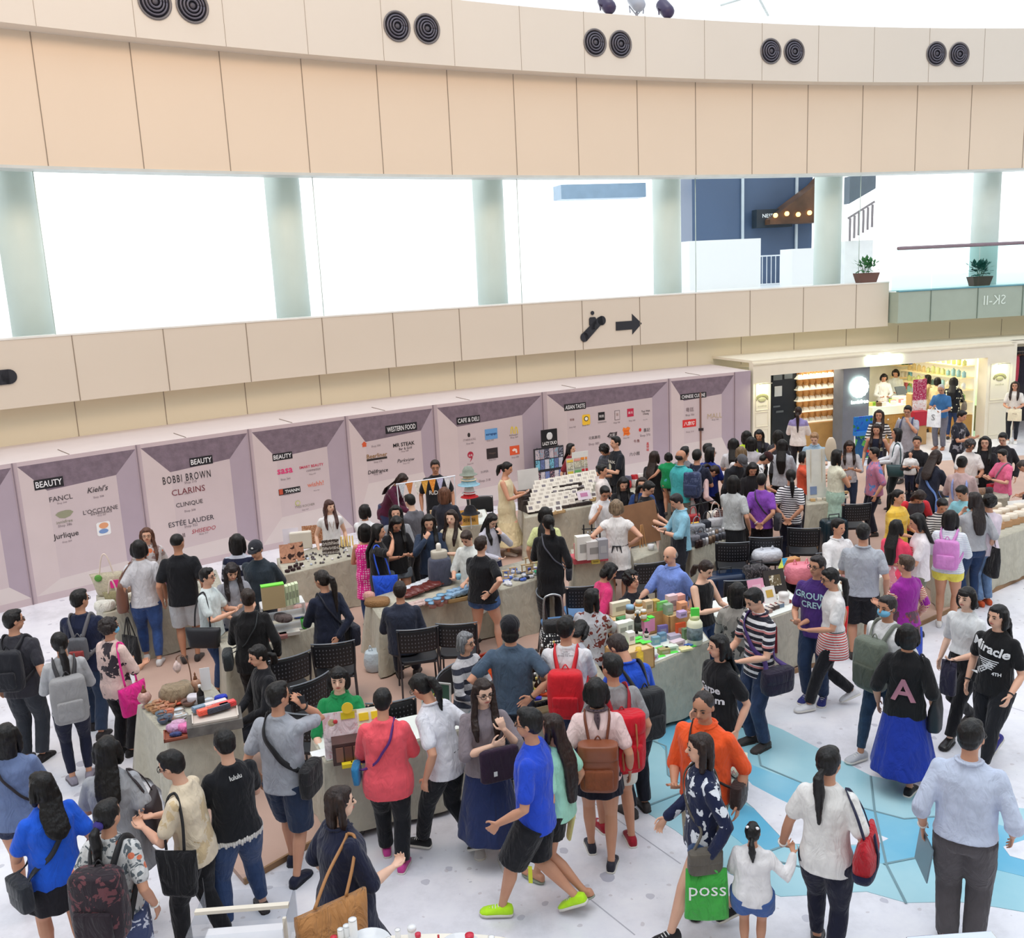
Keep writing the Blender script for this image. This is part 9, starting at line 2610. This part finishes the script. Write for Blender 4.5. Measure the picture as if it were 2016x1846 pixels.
P=pp(647,983,1.51,10,'seller with long brown hair in white top behind the jewellery stall',T((230,230,232),'cap',.47,loose=1.06),B('slim',(60,60,70)),('longf',(66,40,36),.70),('down','down'),'stand',yaw=24,skin='f',acc=('lanyard','fringe'))
pp(500,1066,1.68,-24,'man with dark cap in dark slate tee with hands behind his back',T((44,54,64),'elbow',.46,loose=1.12),B('pants',(40,42,52)),('capf',BLK,(44,46,54)),('back','back'),'stand',sex='m',pitch=18,g=1.08,skin='m')
pp(465,1050,1.66,168,'person with black bob in navy top with white stripes beside the cap man',T((28,34,60),'long',.47,'stripes',(190,196,210),3),B('slim',BK),('mid',BLK),('hold2','hold2'),'stand')
pp(456,1110,1.56,8,'woman with long dark hair in grey printed tee looking down',T((148,150,160),'short',.47,loose=1.06),B('slim',JD),('longf',(30,22,24),.68),('hold2','hold2'),'stand',pitch=26,skin='l',acc=('fringe',))
P=pp(405,1117,1.58,62,'short haired woman in white and mint tee with black shoulder bag',T((214,226,228),'short',.47,'ombre',(190,226,226),2,loose=1.06),B('slim',(52,78,124)),('short',BLK),('hold','hold'),'stand',acc=('glasses',),skin='l')
tote(P,1,(26,27,34),'black shoulder bag of the short haired woman in mint tee',size=(.44,.12,.26),zb=.44,leather=True)
P=pp(486,1158,1.60,176,'woman with hair up in wide black sweater at the green box stall',T((20,20,23),'long',.42,loose=1.25),B('slim',(24,24,28)),('bun',(44,34,30)),('hold2','down'),'stand',g=1.14,yaw=10)
crossbody(P,-1,(44,50,54),'grey-black crossbody bag of the woman in wide black sweater',size=(.26,.1,.2),w=.006)
pp(347,1050,1.74,172,'man in black tee and pale shorts standing at the straw bag stall',T((22,24,30),'short',.46,loose=1.1),B('shorts',(196,202,208),z=.95),('buzz',BLK),('down','down'),'stand',sex='m',yaw=-30,g=1.06,skin='d')
P=pp(271,1062,1.68,176,'woman with black bob in white tee and blue jeans at the straw bag stall',T((206,206,212),'short',.48,loose=1.12),B('slim',(54,82,138),pat='denim',fit=1.15),('bob',BLK),('down','down'),'step',skin='m',shoes=(214,214,216),shoe='sneaker')
tote(P,-1,(120,80,64),'brown suede shoulder bag of the woman in white tee and jeans',size=(.38,.14,.42),zb=.46,leather=True)
P=pp(287,1038,1.55,8,'seller with glasses in patterned blouse behind the straw bag stall',T((196,190,192),'short',.47,'floral',(150,130,130),1.2,c3=(206,120,84),loose=1.1),B('slim',JD),('longf',(84,52,40),.72),('down','down'),'stand',acc=('glasses',),skin='l',yaw=-12)
P=pp(503,1270,1.60,-72,'woman in black seated in a chair looking left beside the tablecloth',T((26,27,33),'long',.47,loose=1.06),B('slim',(34,36,46)),('low',BLK,.0),('lap','lap'),'sit',skin='l',pitch=10,seat=.46)
P=pp(630,1122,1.62,-158,'woman with long ponytail in navy jacket with white lettered bag',T((28,34,54),'long',.46,loose=1.18),B('slim',(24,26,36)),('pony',(34,28,26),.26),('hold2','back'),'stand',yaw=30,pitch=10)
P2=P
crossbody(P,1,(26,30,46),'dark navy shoulder bag with white lettering of the woman in navy jacket',size=(.36,.12,.24),zb=.43,w=.012)
o=handbag(P1,-1,(22,22,26),'black cloth bags hanging at the front of the straw bag stall',size=(.28,.12,.42),handle=.25,stiff=False,at_=tuple(P1['M'].inverted()@at(250,1215,.76)))
for nm_,x,y,z,c,lb in(('paper_cup',768,1072,1.22,(226,214,196),'small paper cup held up by the woman in black tee'),('paper_cup',785,1080,1.15,(226,220,206),'small paper cup held by the woman in grey denim shorts'),('black_bowl',840,1074,1.1,(50,46,50),'small black bowl held by the woman in denim jacket'),('blue_tub',903,1140,1.0,(140,196,220),'pale blue tub passed over the table by the woman in apron dress'),('paper_packet',882,1064,1.15,(206,188,170),'brown paper packet held by the woman in beige top')):
 g=G();g.lathe([(.028,0),(.036,.07),(.001,.072)],n=12)
 o=g.obj(nm_,mat(c,.5));o.location=at(x,y,z);prop(o,lb,'cup' if 'cup' in nm_ else nm_.split('_')[1])
